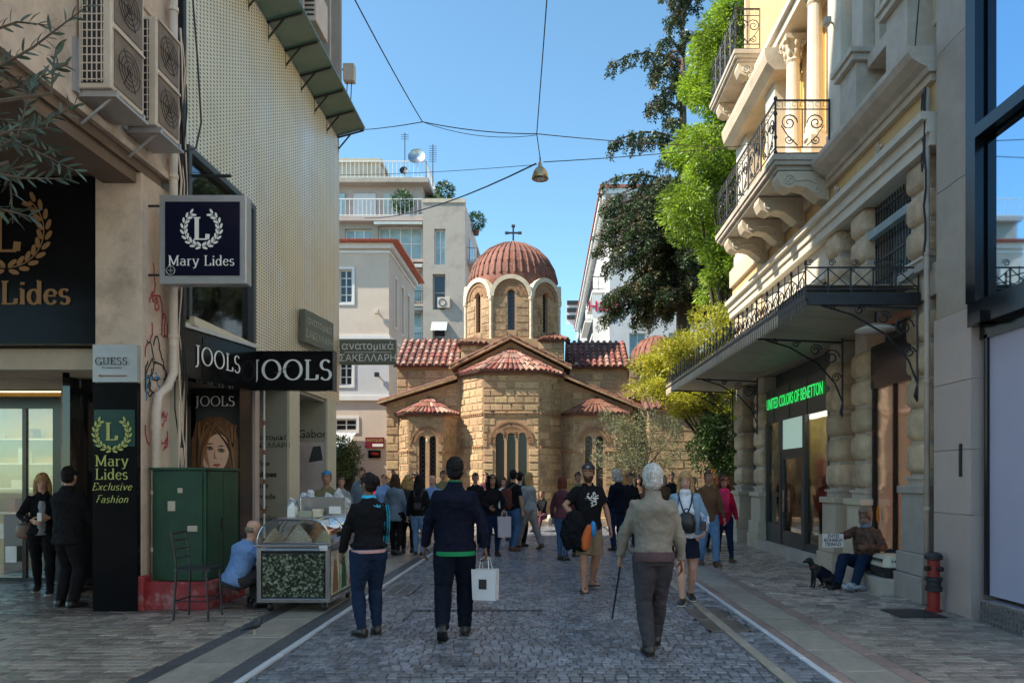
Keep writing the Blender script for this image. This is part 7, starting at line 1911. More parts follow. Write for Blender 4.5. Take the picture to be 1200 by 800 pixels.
def person(label, loc, yaw, H=1.72, sex='m', skin='fair', hair='brown', hs='short', top=None, bot=None, shoe=None, near=False,
           feet=None, pelvis=None, lean=0.0, leanx=0.0, hands=None, look=0.0, nod=0.0, bulk=1.0, skirt=False, shorts=False, sleeve='long', hem=.50,
           hood=False, collar=None, group=None, elbow=None, extra=None, shoes='shoe', legbulk=1.1, curl=(.5, .5), coat_open=None, hd=1.07, palmdir=None, knee=None):
    """everything in the person's own frame: faces -Y, left hand at +X; lengths as fractions of the height"""
    t = thing("person", label, "person", (0, 0, 0), group)
    V = lambda *a: Vector(a) * H
    bfem = .93 if sex == 'f' else 1.0
    P = V(*(pelvis or (0, 0, .515)))
    up = Vector((sin(leanx), -sin(lean), cos(lean) * cos(leanx))).normalized()
    X = Vector((1, 0, 0)); X = (X - up * X.dot(up)).normalized(); Yb = up.cross(X)   # Yb points to the back
    N_ = P + up * .335 * H; S = P + up * .290 * H
    shw = .100 * H * bfem * (1 + (bulk - 1) * .5)
    sh = {1: S + X * shw, -1: S - X * shw}; hp = {1: P + X * .048 * H, -1: P - X * .048 * H}
    feet = feet or ((.055, 0, .045), (-.055, 0, .045))
    ank = {1: V(*feet[0][:3]), -1: V(*feet[1][:3])}
    hands = hands or ((.15, -.02, .44), (-.15, -.02, .44))
    wr = {1: V(*hands[0]), -1: V(*hands[1])}
    vox = .011 if near else .022
    skb = MB(); topb = MB(); botb = MB()
    hq = 1 + (legbulk - 1) * .5
    # ---- legs
    kn, el = {}, {}
    for s in (1, -1):
        kh = Vector((s * .15, -1, .1)) if knee is None else Vector(knee[0 if s == 1 else 1])
        k_, a_ = ik(hp[s], ank[s], .245 * H, .235 * H, kh); kn[s] = k_; ank[s] = a_
        e_h = Vector((s * .5, .8, -.3)) if elbow is None else Vector(elbow[0 if s == 1 else 1])
        e_, w_ = ik(sh[s], wr[s], .170 * H, .150 * H, e_h); el[s] = e_; wr[s] = w_
    bare = skirt or shorts
    for s in (1, -1):
        a, k, b = hp[s], kn[s], ank[s]
        lb_ = legbulk
        if bare:
            skb.tube([a + up * .01 * H, a.lerp(k, .5), a.lerp(k, .92), k, k.lerp(b, .15), k.lerp(b, .38), k.lerp(b, .75), b, b - Vector((0, 0, .02 * H))], [x * H * lb_ for x in (.050, .046, .033, .032, .031, .034, .023, .019, .02)], 12)
        if not skirt:
            if shorts:
                botb.tube([a + up * .02 * H, a.lerp(k, .4), a.lerp(k, .98)], [.064 * H, .062 * H, .060 * H], 14)
            else:
                bt_ = (.060, .055, .043, .040, .040, .034, .031) if sex == 'm' else (.060, .052, .038, .034, .036, .027, .024)
                botb.tube([a + up * .01 * H, a.lerp(k, .4), a.lerp(k, .85), k, k.lerp(b, .3), k.lerp(b, .75), b - (b - k).normalized() * .0], [x * H * lb_ for x in bt_], 14)
    if skirt:
        mid = (ank[1] + ank[-1]) / 2; dn = ((kn[1] + kn[-1]) / 2 - P);
        L_ = .62 if isinstance(skirt, bool) else skirt
        rg_ = [circ(P + up * .07 * H, X, Yb, .07 * H, .052 * H, 16), circ(P, X, Yb, .092 * H, .072 * H, 16)]
        for f in (.35, .7, 1.0): rg_.append(circ(P + dn * f * L_, X, Yb, (.095 + .015 * f) * H, (.078 + .012 * f) * H, 16))
        botb.rings(rg_)
    else:
        botb.rings([circ(P - up * .045 * H, X, Yb, .075 * H * hq, .058 * H * hq, 14), circ(P + up * .0 * H, X, Yb, .094 * H * hq, .070 * H * hq, 14), circ(P + up * .06 * H, X, Yb, .082 * H, .058 * H, 14), circ(P + up * .09 * H, X, Yb, .076 * H, .054 * H, 14)])
    # ---- torso garment
    b_ = bulk; hemf = (hem - .515)
    tor = [(hemf, .094, .072), (hemf + .02, .096, .073), (.06, .088 if sex == 'm' else .078, .066), (.11, .090 if sex == 'm' else .074, .066), (.19, .102 if sex == 'm' else .090, .074 if sex == 'm' else .076), (.25, .104 * bfem, .068), (.278, .090 * bfem, .058), (.300, .068, .047), (.318, .050, .041), (.335, .040, .037)]
    rg_ = []
    for z, rx, ry in tor:
        bz = 1 + (b_ - 1) * (1 if z < .28 else .3)
        if z < .08: bz = max(bz, hq * 1.05)
        c = P + up * z * H - Yb * (.008 * H if .1 < z < .24 else 0) + Yb * (.012 * H if z > .24 else 0)
        rg_.append(circ(c, X, Yb, rx * H * bz, ry * H * bz, 18, 2.3))
    topb.rings(rg_)
    fore_skin = sleeve != 'long'
    for s in (1, -1):
        a = sh[s] - X * s * .022 * H - up * .014 * H; e, w = el[s], wr[s]
        bz = .5 + .5 * b_
        if sleeve == 'long':
            topb.tube([a - X * s * .02 * H, a, a.lerp(e, .35), e, e.lerp(w, .35), e.lerp(w, .95)], [x * H * bz for x in (.030, .041, .036, .031, .029, .023)], 12)
        elif sleeve == 'short':
            topb.tube([a - X * s * .02 * H, a, a.lerp(e, .35), a.lerp(e, .72)], [x * H * bz for x in (.035, .042, .038, .040)], 12)
        skb.tube([a.lerp(e, .3), e, e.lerp(w, .3), e.lerp(w, .8), w], [x * H for x in (.027, .022, .024, .016, .0145)], 10)
    fw = Vector((sin(look) , -cos(look), 0))
    HC = N_ + up * .025 * H + Vector((0, -.012 * H, .057 * H)) + Vector((up.x, up.y, 0)) * .01 * H
    skb.tube([S + up * .0 * H, N_ + up * .0, HC - Vector((0, 0, .04 * H))], [.032 * H, .031 * H * bfem, .030 * H], 12)
    skb.ell(S - up * .05 * H, (.07 * H, .04 * H, .05 * H), 10, 8)
    # ---- skin body: trunk part fused, then head and hands joined into the same mesh
    body = remesh(skb, "body", SK[skin], vox * .85, 2)
    bm = bmesh.new(); bm.from_mesh(body)
    hm = head_mesh(H / 1.88 * .97 * hd).mesh("h", None, True)
    Rh = Matrix.Rotation(look, 4, 'Z') @ Matrix.Rotation(nod, 4, 'X')
    hm.transform(Matrix.Translation(HC) @ Rh)
    hb = MB(); ss = H / 1.75
    for i, s in enumerate((1, -1)):
        d = (wr[s] - el[s]).normalized(); pal = Vector((-s, 0, 0)) if palmdir is None else Vector(palmdir[i])
        sdv = Vector((0, -1, 0)) if abs(d.z) > .5 else Vector((-s * .4, 0, 1))
        hand_mb(hb, wr[s], d + Vector((0, -.1, -.1)), pal, ss, curl[i], side=sdv, n=7 if near else 5)
    hme = remesh(hb, "hand", None, .0042, 1) if near else hb.mesh("hand", None, True)
    for extra_me in (hm, hme): bm.from_mesh(extra_me)
    bm.to_mesh(body); bm.free()
    body.polygons.foreach_set("use_smooth", [True] * len(body.polygons))
    link("body", body, t)
    # ---- garments
    TM = top; BM_ = bot
    tj = remesh(topb, "jacket", TM, vox, 5 if near else 2, .024 if near else .018, .055)
    nm = {'long': "jacket", 'short': "t_shirt"}[sleeve]
    to = link(nm, tj, t)
    bj = remesh(botb, "trousers", BM_, vox * .9, 2, .018, .05)
    link("skirt" if skirt else ("shorts" if shorts else "trousers"), bj, t)
    if collar:
        c = MB(); c.rings([circ(N_ - up * .012 * H + Yb * .004 * H, X, Yb, .046 * H, .044 * H, 16), circ(N_ + up * .018 * H, X, Yb, .041 * H, .041 * H, 16), circ(N_ + up * .018 * H, X, Yb, .035 * H, .035 * H, 16), circ(N_ - up * .012 * H, X, Yb, .035 * H, .035 * H, 16)], False)
        c.build("collar", collar, t, smooth=True, world=False)
    # ---- shoes
    for i, s in enumerate((1, -1)):
        a = ank[s]; pitch = feet[i][3] if len(feet[i]) > 3 else 0.0; yw = feet[i][4] if len(feet[i]) > 4 else s * .18
        fwd = Vector((sin(yw), -cos(yw) * cos(pitch), sin(pitch))); fwd.normalize(); sd = fwd.cross(Vector((0, 0, 1))).normalized(); u = sd.cross(fwd).normalized()
        if u.z < 0: u = -u
        base = a - u * .042 * H
        L_ = .148 * H
        prof = [(-.30, .012, .018, .7), (-.26, .024, .040, .9), (-.12, .026, .048, .9), (.05, .025, .040, .9), (.25, .029, .027, 1), (.45, .030, .021, 1), (.62, .024, .015, 1), (.69, .010, .008, 1)]
        if shoes == 'sandal':
            sk_ = MB(); sk_.rings([circ(base + fwd * L_ * f + u * (hh * H * .55 + .006 * H), sd, u, w * H * .85, hh * H * .55, 10, 2.4) for f, w, hh, q in prof])
            so = sk_.build("foot", SK[skin], t, smooth=True, world=False)
            st = MB(); st.rings([circ(base + fwd * L_ * f + u * .004 * H, sd, u, w * H * 1.02, .005 * H, 10, 3) for f, w, hh, q in prof])
            for f in (-.1, .2, .42): st.tube([base + fwd * L_ * f - sd * .028 * H, base + fwd * L_ * f + u * (.05 if f < 0 else .036) * H, base + fwd * L_ * f + sd * .028 * H], .006 * H, 5)
            st.build("sandal", shoe, t, world=False)
        else:
            sh_ = MB(); sh_.rings([circ(base + fwd * L_ * f + u * (hh * H * .5 + .008 * H), sd, u, w * H, hh * H * .62, 12, 2.5) for f, w, hh, q in prof])
            so = sh_.build("shoe", shoe, t, smooth=True, world=False)
            sl = MB(); sl.rings([circ(base + fwd * L_ * f + u * .005 * H, sd, u, w * H * 1.06, .006 * H, 12, 3) for f, w, hh, q in prof])
            sl.build("sole", SOLE if shoes == 'sneaker' else shoe, so, world=False)
    # ---- hair
    hb = MB(); k = H / 1.88 * hd
    def hp_(x, y, z): return Rh.to_3x3() @ (Vector((x, y, z)) * k)
    def cap(rx=.083, ry=.106, rz=.100, cy=.012, cz=.035): hb.ell(HC + hp_(0, cy, cz), (rx * k, ry * k, rz * k), 18, 12, Rh.to_3x3())
    if hs == 'short': cap(); hb.ell(HC + hp_(0, .03, -.02), (.076 * k, .080 * k, .07 * k), 14, 10, Rh.to_3x3())
    elif hs == 'bald_ring': hb.ell(HC + hp_(0, .04, -.01), (.082 * k, .07 * k, .05 * k), 14, 10, Rh.to_3x3())
    elif hs == 'full': cap(.092, .112, .108); hb.ell(HC + hp_(0, .035, -.02), (.088 * k, .085 * k, .085 * k), 14, 10, Rh.to_3x3())
    elif hs in ('long', 'curly', 'bob'):
        cap(.088, .108, .104)
        lo = {'long': -.34, 'curly': -.24, 'bob': -.12}[hs]; wd = 1.35 if hs == 'curly' else 1.0
        for x, y in ((-.065, .03), (.065, .03), (0, .06), (-.04, .06), (.04, .06), (-.075, -.005), (.075, -.005)):
            pts = [HC + hp_(x * 1.0, y, .03), HC + hp_(x * 1.1 * wd, y + .012, -.07), HC + hp_(x * 1.15 * wd, y + .02, -.16) if lo < -.16 else HC + hp_(x * 1.1, y + .015, lo * .8), HC + hp_(x * 1.0 * wd, y + .0, lo)]
            hb.tube(pts, [.03 * k, .036 * k * wd, .032 * k * wd, .018 * k], 8)
        if hs == 'curly':
            rr = random.Random(len(label))
            for q in range(26):
                a = rr.uniform(.1, pi - .1); z = rr.uniform(-.2, .11); hb.ell(HC + hp_(.10 * cos(a), .02 + .085 * sin(a), z), (.035 * k,) * 3, 8, 6)
    elif hs == 'bun': cap(.084, .104, .10); hb.ell(HC + hp_(0, .03, -.02), (.076 * k, .078 * k, .07 * k), 14, 10); hb.ell(HC + hp_(0, .115, .03), (.05 * k, .042 * k, .05 * k), 12, 8)
    elif hs == 'pony': cap(.084, .104, .10); hb.ell(HC + hp_(0, .03, -.02), (.076 * k, .078 * k, .07 * k), 14, 10); hb.tube([HC + hp_(0, .09, .03), HC + hp_(0, .14, 0), HC + hp_(0, .13, -.12), HC + hp_(.01, .11, -.22)], [.025 * k, .032 * k, .028 * k, .01 * k], 8)
    if hs != 'none':
        hme = remesh(hb, "hair", HR[hair], .007 if near else .012, 1, .020 if hs != 'curly' else .03, .02)
        Ri = Rh.to_3x3().inverted()
        bm = bmesh.new(); bm.from_mesh(hme); dl = []
        for v in bm.verts:
            q = Ri @ (v.co - HC) / k
            lim = .052 if hs not in ('long', 'curly', 'bob') else .045
            if q.y < -.035 and q.z < lim and abs(q.x) < (.062 if hs in ('long', 'curly', 'bob') else .09): dl.append(v)
            elif hs in ('short', 'full', 'bun', 'pony') and q.z < -.012 and q.y < .02: dl.append(v)
        bmesh.ops.delete(bm, geom=dl, context='VERTS'); bm.to_mesh(hme); bm.free()
        if len(hme.polygons): link("hair", hme, t)
    # ---- face
    fz = -.002
    for s in (-1, 1):
        e = MB(); e.ell(HC + hp_(s * .030, -.079, fz), (.013 * k, .008 * k, .0075 * k), 8, 6); eo = e.build("eye", EYE_W, t, world=False, smooth=True)
        e = MB(); e.ell(HC + hp_(s * .030, -.0855, fz), (.0065 * k, .003 * k, .0065 * k), 8, 6); e.build("iris", EYE_D, eo, world=False)
        b = MB(); b.tube([HC + hp_(s * .014, -.088, .019), HC + hp_(s * .032, -.087, .025), HC + hp_(s * .050, -.076, .018)], [.003 * k, .004 * k, .002 * k], 5); b.build("eyebrow", HR[hair if hair != 'white' else 'greybrown'], t, world=False)
    m_ = MB(); m_.tube([HC + hp_(-.022, -.080, -.064), HC + hp_(0, -.088, -.062), HC + hp_(.022, -.080, -.064)], [.003 * k, .006 * k, .003 * k], 6); m_.build("mouth", LIP, t, world=False)
    info = dict(HC=HC, H=H, k=k, P=P, up=up, X=X, Yb=Yb, sh=sh, el=el, wr=wr, kn=kn, ank=ank, S=S, N=N_, Rh=Rh, hp=hp_, t=t, V=V)
    if extra: extra(info)
    t.location = loc; t.rotation_euler = (0, 0, yaw)
    info['M'] = Matrix.Translation(Vector(loc)) @ Matrix.Rotation(yaw, 4, 'Z')
    return info
def at(px, fy):
    """ground point seen at column px with feet at row fy"""
    Y = 1.6 * 850 / (fy - 560); return ((px - 640) * Y / 850, Y, .0)
def beard(i, m):
    b = MB(); k = i['k']; hp_ = i['hp']; HC = i['HC']
    b.rings([[HC + hp_(x * w, y, z) for x, y in ((-1, .02), (-.98, -.03), (-.6, -.066 - q), (0, -.078 - q), (.6, -.066 - q), (.98, -.03), (1, .02), (0, .03))] for z, w, q in ((-.04, .066, .002), (-.07, .066, .011), (-.095, .056, .012), (-.12, .042, .004), (-.13, .02, -.02))])
    b.build("beard", m, i['t'], world=False, smooth=True)
def backpack(lab, i, m, w=.15, h=.24, d=.075, z=.13, trim=None, cat="backpack"):
    """a worn backpack; stands on its own in the scene"""
    H = i['H']; c = i['P'] + i['up'] * z * H + i['Yb'] * (.075 * H + d * .5 * H)
    t = thing("backpack", lab, cat, (0, 0, 0))
    b = MB(); rg_ = []
    for f, a, q in ((-.5, .75, .8), (-.45, .95, 1), (0, 1, 1.05), (.35, .95, .9), (.48, .7, .6), (.5, .3, .3)):
        rg_.append(circ(c + i['up'] * f * h * H, i['X'], i['Yb'], w * .5 * H * a, d * .55 * H * q, 14, 3))
    link("bag_body", remesh_simple(b.rings(rg_), m), t)
    p = MB(); p.rings([circ(c + i['Yb'] * d * .5 * H + i['up'] * f * h * H, i['X'], i['Yb'], w * .36 * H * a, .018 * H, 12, 3) for f, a in ((-.4, .9), (-.2, 1), (.02, 1), (.05, .8))])
    p.build("front_pocket", trim or m, t, smooth=True, world=False)
    for s in (1, -1):
        st = MB(); sh = i['S'] + i['X'] * s * .055 * H
        st.tube([c + i['X'] * s * .04 * H + i['up'] * h * .42 * H, sh + i['up'] * .028 * H + i['Yb'] * .02 * H, sh - i['Yb'] * .075 * H - i['up'] * .03 * H, i['P'] + i['up'] * .12 * H + i['X'] * s * .085 * H - i['Yb'] * .06 * H, c + i['X'] * s * .05 * H - i['up'] * h * .4 * H], .010 * H, 6)
        st.build("strap", trim or m, t, world=False)
    t.matrix_world = i['M']; t.location = i['M'].translation; t.rotation_euler = i['M'].to_euler()
    return t
def remesh_simple(mb, m): return mb.mesh("bag", m, True)
def local(i, p): return i['M'] @ p
C = {k: cloth(k, v) for k, v in dict(navy_cloth=(.008, .010, .022), black_cloth=(.012, .012, .014), dark_denim=(.014, .026, .06), mid_denim=(.06, .13, .26), light_denim=(.14, .25, .42), charcoal_cloth=(.055, .052, .06),
     beige_jacket=(.23, .205, .17), khaki_cloth=(.26, .19, .12), white_knit=(.68, .70, .76), denim_jacket=(.22, .32, .42), blue_shirt_cloth=(.17, .29, .55), plum_knit=(.12, .045, .06), pink_scarf=(.65, .04, .13),
     red_coat=(.42, .015, .05), grey_hoodie=(.30, .32, .35), tan_trousers=(.30, .26, .24), green_hem=(.02, .22, .09), plaid_brown=(.15, .08, .045), olive_cloth=(.17, .16, .09), cream_cloth=(.5, .44, .36), slate_cloth=(.15, .21, .28), brown_cloth=(.20, .12, .075)).items()}
LEA = mat("black_leather", (.015, .014, .014), .35, .2, 8, .1); BRN = mat("brown_leather", (.12, .055, .03), .45, .2, 8, .1)
STR = flat("blue_stripe", (.02, .42, .68), .6)
def ex1(i):
    H = i['H']; t = i['t']
    for j in range(3):
        for s in (-1,):
            a, e, w = i['sh'][s], i['el'][s], i['wr'][s]; an = 1.8 + (j - 1) * .55; out = (i['X'] * cos(an) + i['Yb'] * sin(an)).normalized(); off = Vector((0, 0, 0))
            mb = MB(); mb.tube([a + out * .039 * H + i['X'] * .01 * H, a.lerp(e, .5) + out * .0375 * H, e + out * .034 * H, e.lerp(w, .5) + out * .031 * H, e.lerp(w, .92) + out * .0255 * H], .0045 * H, 5)
            mb.build("sleeve_stripe", STR, t, world=False)
    b = MB(); c = i['S'] + i['Yb'] * .072 * H - i['X'] * .03 * H - i['up'] * .03 * H
    for a in (-.55, 0, .55):
        u = (i['up'] * cos(a) + i['X'] * sin(a)); s_ = (i['X'] * cos(a) - i['up'] * sin(a))
        b.poly([c, c + u * .02 * H + s_ * .010 * H, c + u * .042 * H, c + u * .02 * H - s_ * .010 * H])
    b.build("jacket_emblem", STR, t, world=False, fix=False)
    cb = MB(); cb.rings([circ(i['P'] + i['up'] * z * H, i['X'], i['Yb'], r * H, r * .80 * H, 18) for z, r in ((-.0, .108), (.012, .109), (.02, .108))], False); cb.build("striped_hem", cloth("pink_hem", (.5, .3, .3)), t, world=False)
I1 = person("woman in black sports jacket with blue sleeve stripes standing by the nut cart", at(432, 744), pi + .55, 1.645, 'f', 'dark', 'black', 'bun', cloth("black_sport_cloth", (.012, .012, .015)), C['dark_denim'], LEA, True,
       feet=((.05, .02, .045), (-.055, -.01, .045)), hands=((.14, -.10, .49), (-.13, -.13, .475)), look=.5, nod=.1, legbulk=1.22, bulk=1.12, hem=.545, collar=STR, extra=ex1, elbow=((.6, .7, -.2), (-.9, .5, 0)), curl=(.6, .9))
def ex2(i):
    H = i['H']
    g_ = MB(); g_.rings([circ(i['P'] + i['up'] * z * H, i['X'], i['Yb'], .116 * H * q, .091 * H * q, 20, 2.2) for z, q in ((-.055, 1.0), (-.045, 1.02), (-.03, 1.0))], False); g_.build("green_hem", C['green_hem'], i['t'], world=False, smooth=True)
    g_ = MB(); g_.rings([circ(i['N'] + i['up'] * z * H, i['X'], i['Yb'], .037 * H, .037 * H, 16) for z in (.012, .026)], False); g_.build("green_neckline", C['green_hem'], i['t'], world=False)
I2 = person("broad man in dark navy jacket seen from behind in the middle of the street", at(533, 746), pi + .05, 1.80, 'm', 'dark', 'black', 'short', C['navy_cloth'], cloth("navy_trouser", (.007, .010, .020)), LEA, True,
       feet=((.055, .16, .085, -.6, .05), (-.05, -.07, .045, 0, -.05)), hands=((.185, -.07, .445), (-.185, .03, .43)), bulk=1.14, hem=.475, collar=C['navy_cloth'], extra=ex2, curl=(.7, 1.3), elbow=((.9, .4, 0), (-.9, .4, 0)), legbulk=1.22, hd=1.12)
I3 = person("white-haired old man in grey-beige blouson seen from behind, walking with a cane", at(766, 766), pi + .06, 1.71, 'm', 'tan', 'white', 'full', C['beige_jacket'], C['charcoal_cloth'], LEA, True,
       feet=((.03, .02, .045, 0, .05), (-.045, -.16, .05, 0.1, -.1)), hands=((.165, -.12, .49), (-.165, -.03, .45)), bulk=1.12, hem=.50, collar=C['beige_jacket'], lean=.06, curl=(1.5, .6), elbow=((.7, .7, 0), (-.7, .7, 0)), hd=1.14, legbulk=1.12)
wb_ = MB(); w3 = MB(); H = I3['H']
w3.rings([circ(I3['P'] + I3['up'] * z * H, I3['X'], I3['Yb'], .113 * H * q, .092 * H * q, 20, 2.3) for z, q in ((-.02, .96), (-.01, 1.0), (.015, 1.0), (.03, .97))], False); w3.build("waistband", cloth("plum_waistband", (.09, .06, .065)), I3['t'], world=False, smooth=True)
t = thing("walking_cane", "dark walking cane held in the old man's left hand", "cane", (0, 0, 0))
cw = local(I3, I3['wr'][1] + Vector((0, -.05, -.10)));
MB().tube([(cw.x, cw.y - .06, cw.z + .04), (cw.x, cw.y - .03, cw.z + .062), (cw.x, cw.y, cw.z + .05), (cw.x + .01, cw.y + .01, cw.z), (cw.x - .02, cw.y + .5, cw.z - .58)], .0095, 8).build("shaft", LEA, t, smooth=True)
t.location = (0, 0, 0)
def ex4(i):
    H = i['H']; k = i['k']; t = i['t']; hp_ = i['hp']; HC = i['HC']
    c = MB(); c.ell(HC + hp_(0, .008, .052), (.090 * k, .110 * k, .080 * k), 18, 12, i['Rh'].to_3x3()); me = c.mesh("cap", C['charcoal_cloth'], True)
    bm = bmesh.new(); bm.from_mesh(me); bmesh.ops.delete(bm, geom=[v for v in bm.verts if v.co.z < HC.z + .035 * k], context='VERTS'); bm.to_mesh(me); bm.free()
    co = link("cap", me, t)
    b = MB(); b.rings([[HC + hp_(x * w, -.085 - y, z) for x, y in ((-1, -.03), (-.5, 0), (0, .008), (.5, 0), (1, -.03), (0, -.04))] for w, z in ((.07, .046), (.07, .054))]);
    b = MB(); b.extrude(Fr(HC + hp_(0, 0, .048), (1, 0, 0), (0, 0, 1), (0, -1, 0)), [(-.075 * k, .05 * k), (.075 * k, .05 * k), (.07 * k, .12 * k), (.035 * k, .16 * k), (-.035 * k, .16 * k), (-.07 * k, .12 * k)], 0, .008 * k); b.build("cap_brim", C['charcoal_cloth'], co, world=False)
    cp_ = MB(); cp_.ell(HC + hp_(0, -.095, .072), (.03 * k, .012 * k, .018 * k), 8, 6); cp_.build("cap_badge", C['grey_hoodie'], co, world=False)
    beard(i, HR['brown'])
    p = MB(); fc_ = i['P'] + i['up'] * .21 * H - i['Yb'] * .094 * H + i['X'] * .01 * H; rr = random.Random(2)
    for q in range(90):
        a = rr.uniform(0, 2 * pi); r = .056 * H * sqrt(rr.random()); x, z = r * cos(a), r * sin(a)
        cc = fc_ + i['X'] * x + i['up'] * z - i['Yb'] * .004 * H + i['Yb'] * abs(x) * .35
        s = .0065 * H; p.poly([cc + i['X'] * s, cc + i['up'] * s, cc - i['X'] * s, cc - i['up'] * s])
    p.build("shirt_print", M['white_paint'], t, world=False, fix=False)
    for s in (1, -1):
        kk = i['hp']; c = i['P'] + i['X'] * s * .105 * H - Vector((0, 0, .12 * H)); q = MB(); q.ell(c, (.02 * H, .04 * H, .045 * H), 10, 8); q.build("cargo_pocket", C['khaki_cloth'], t, world=False, smooth=True)
I4 = person("bearded man in black printed t-shirt, khaki shorts, cap and sandals walking towards the camera", at(689, 691), .25, 1.80, 'm', 'tan', 'brown', 'short', C['black_cloth'], C['khaki_cloth'], LEA, True,
       feet=((.06, .08, .055, .2), (-.06, -.09, .045)), hands=((.17, -.07, .46), (-.14, -.14, .58)), shorts=True, sleeve='short', bulk=1.16, shoes='sandal', look=-.35, extra=ex4, curl=(.5, 1.2), elbow=((.8, .5, 0), (-.9, .3, -.2)), hem=.48, hd=1.12)
def bag(name, lab, pos, m, s, cat="bag", yaw=0.0):
    t = thing(name, lab, cat, pos)
    return t
p = local(I4, I4['wr'][-1]); t = thing("carried_bundle", "black jacket bundle carried at the capped man's right side", "bundle", (p.x, p.y, p.z - .5))
b = MB(); b.ell((p.x - .02, p.y - .04, p.z - .14), (.17, .12, .26), 14, 10).ell((p.x - .10, p.y - .02, p.z - .2), (.12, .10, .24), 12, 8).ell((p.x + .06, p.y - .05, p.z - .3), (.12, .1, .16), 12, 8)
me = remesh(b, "bundle", C['black_cloth'], .014, 3, .05, .08); link("cloth", me, t)
b = MB(); b.rings([circ(Vector((p.x + .13 + dx, p.y - .14, p.z - .26 + z)), Vector((1, 0, 0)), Vector((0, 1, 0)), r, .05, 12) for z, r, dx in ((-.17, .02, -.02), (-.13, .06, -.01), (0, .065, 0), (.12, .05, .03), (.18, .02, .04))]); b.build("orange_pouch", flat("orange_cloth", (.62, .13, .02), .7), t, smooth=True)
b = MB(); b.ell((p.x + .23, p.y - .12, p.z - .14), (.045, .04, .11), 12, 8); b.build("blue_bottle", flat("blue_plastic", (.02, .25, .60), .4), t, smooth=True)
def ex5(i):
    H = i['H']; t = i['t']
    for s in (1, -1):
        a = i['S'] + i['X'] * s * .075 * H; b_ = i['P'] + i['up'] * .01 * H + i['X'] * s * .085 * H
        mb = MB(); mb.rings([circ(c, i['X'], i['Yb'], rx * H, ry * H, 12, 2.4) for c, rx, ry in ((b_, .034, .072), (b_.lerp(a, .35), .032, .074), (b_.lerp(a, .75), .036, .074), (a + i['up'] * .01 * H, .038, .055))])
        link("jacket_side", remesh(mb, "j", C['denim_jacket'], .012, 2, .01, .05), t)
        sl = MB(); e, w = i['el'][s], i['wr'][s]; q = i['sh'][s] - i['X'] * s * .018 * H
        sl.tube([q - i['X'] * s * .02 * H, q, q.lerp(e, .35), e, e.lerp(w, .35), e.lerp(w, .92)], [x * H for x in (.038, .046, .039, .034, .032, .027)], 12); link("jacket_sleeve", remesh(sl, "s", C['denim_jacket'], .012, 2, .012, .04), t)
    st = MB()
    for s in (1, -1): st.tube([i['S'] + i['X'] * s * .055 * H + i['up'] * .03 * H - i['Yb'] * .02 * H, i['S'] + i['X'] * s * .04 * H - i['Yb'] * .082 * H - i['up'] * .04 * H, i['P'] + i['up'] * .17 * H - i['Yb'] * .095 * H + i['X'] * s * .012 * H], .006 * H, 6)
    st.build("bag_strap", LEA, t, world=False)
I5 = person("young woman in white knit top, denim jacket and short dark skirt walking towards the camera", at(803, 706), -.12, 1.68, 'f', 'fair', 'blond', 'long', C['white_knit'], cloth("dark_skirt", (.012, .016, .03)), LEA, True,
       feet=((.045, .10, .06, -.1), (-.03, -.10, .045)), hands=((.13, -.15, .56), (-.14, .03, .44)), skirt=.68, extra=ex5, look=-.1, nod=.12, shoes='sneaker', hem=.50, collar=C['white_knit'], curl=(1.0, .5))
t = thing("front_backpack", "small black backpack worn on the chest by the woman in the denim jacket", "backpack", (0, 0, 0))
H = I5['H']; c = I5['P'] + I5['up'] * .11 * H - I5['Yb'] * .125 * H
b = MB(); b.rings([circ(c + I5['up'] * f * H, I5['X'], I5['Yb'], a * H, q * H, 14, 2.8) for f, a, q in ((-.085, .045, .025), (-.075, .066, .04), (0, .07, .045), (.05, .056, .036), (.07, .03, .02))]); b.build("bag_body", LEA, t, smooth=True, world=False)
b = MB(); b.tube(scroll(c + I5['up'] * .085 * H, (1, 0, 0), (0, 0, 1), .016 * H, 1, 1, 1, 10), .005 * H, 5); b.build("ring", M['iron'], t, world=False)
t.location = I5['M'].translation; t.rotation_euler = I5['M'].to_euler()
p = local(I5, I5['wr'][1] + Vector((-.02, -.10, .06)))
t = thing("phone", "dark phone held up by the woman in the denim jacket", "phone", p); MB().box(p.x - .035, p.x + .035, p.y - .005, p.y + .005, p.z - .05, p.z + .07).build("case", LEA, t, bevel=.004)
def exsc(m):
    def f(i):
        H = i['H']; c = MB()
        c.rings([circ(i['N'] + i['up'] * z * H - i['Yb'] * .01 * H, i['X'], i['Yb'], r * H, r * .95 * H, 14) for z, r in ((-.04, .06), (-.02, .068), (.005, .058), (.02, .05))])
        for s in (1, -1): c.tube([i['N'] + i['X'] * s * .03 * H - i['Yb'] * .06 * H, i['P'] + i['up'] * .17 * H - i['Yb'] * .092 * H + i['X'] * s * .022 * H, i['P'] + i['up'] * .07 * H - i['Yb'] * .085 * H + i['X'] * s * .02 * H], [.03 * H, .03 * H, .022 * H], 8)
        link("scarf", remesh(c, "scarf", m, .014, 2, .015, .04), i['t'])
    return f
person("man in brown plaid shirt and jeans walking behind the woman in denim", at(830, 662), .1, 1.74, 'm', 'tan', 'brown', 'short', C['plaid_brown'], C['light_denim'], BRN, feet=((.06, -.08, .045), (-.055, .08, .05)), hands=((.15, -.08, .47), (-.12, -.14, .55)), hem=.46)
person("woman with pink scarf and red coat walking beside the rusticated column", at(848, 658), -.05, 1.62, 'f', 'tan', 'auburn', 'curly', C['red_coat'], C['dark_denim'], BRN, feet=((.07, -.12, .045, .1), (-.05, .13, .06, -.3)), hands=((.15, -.05, .46), (-.14, -.10, .5)), extra=exsc(C['pink_scarf']), hem=.44)
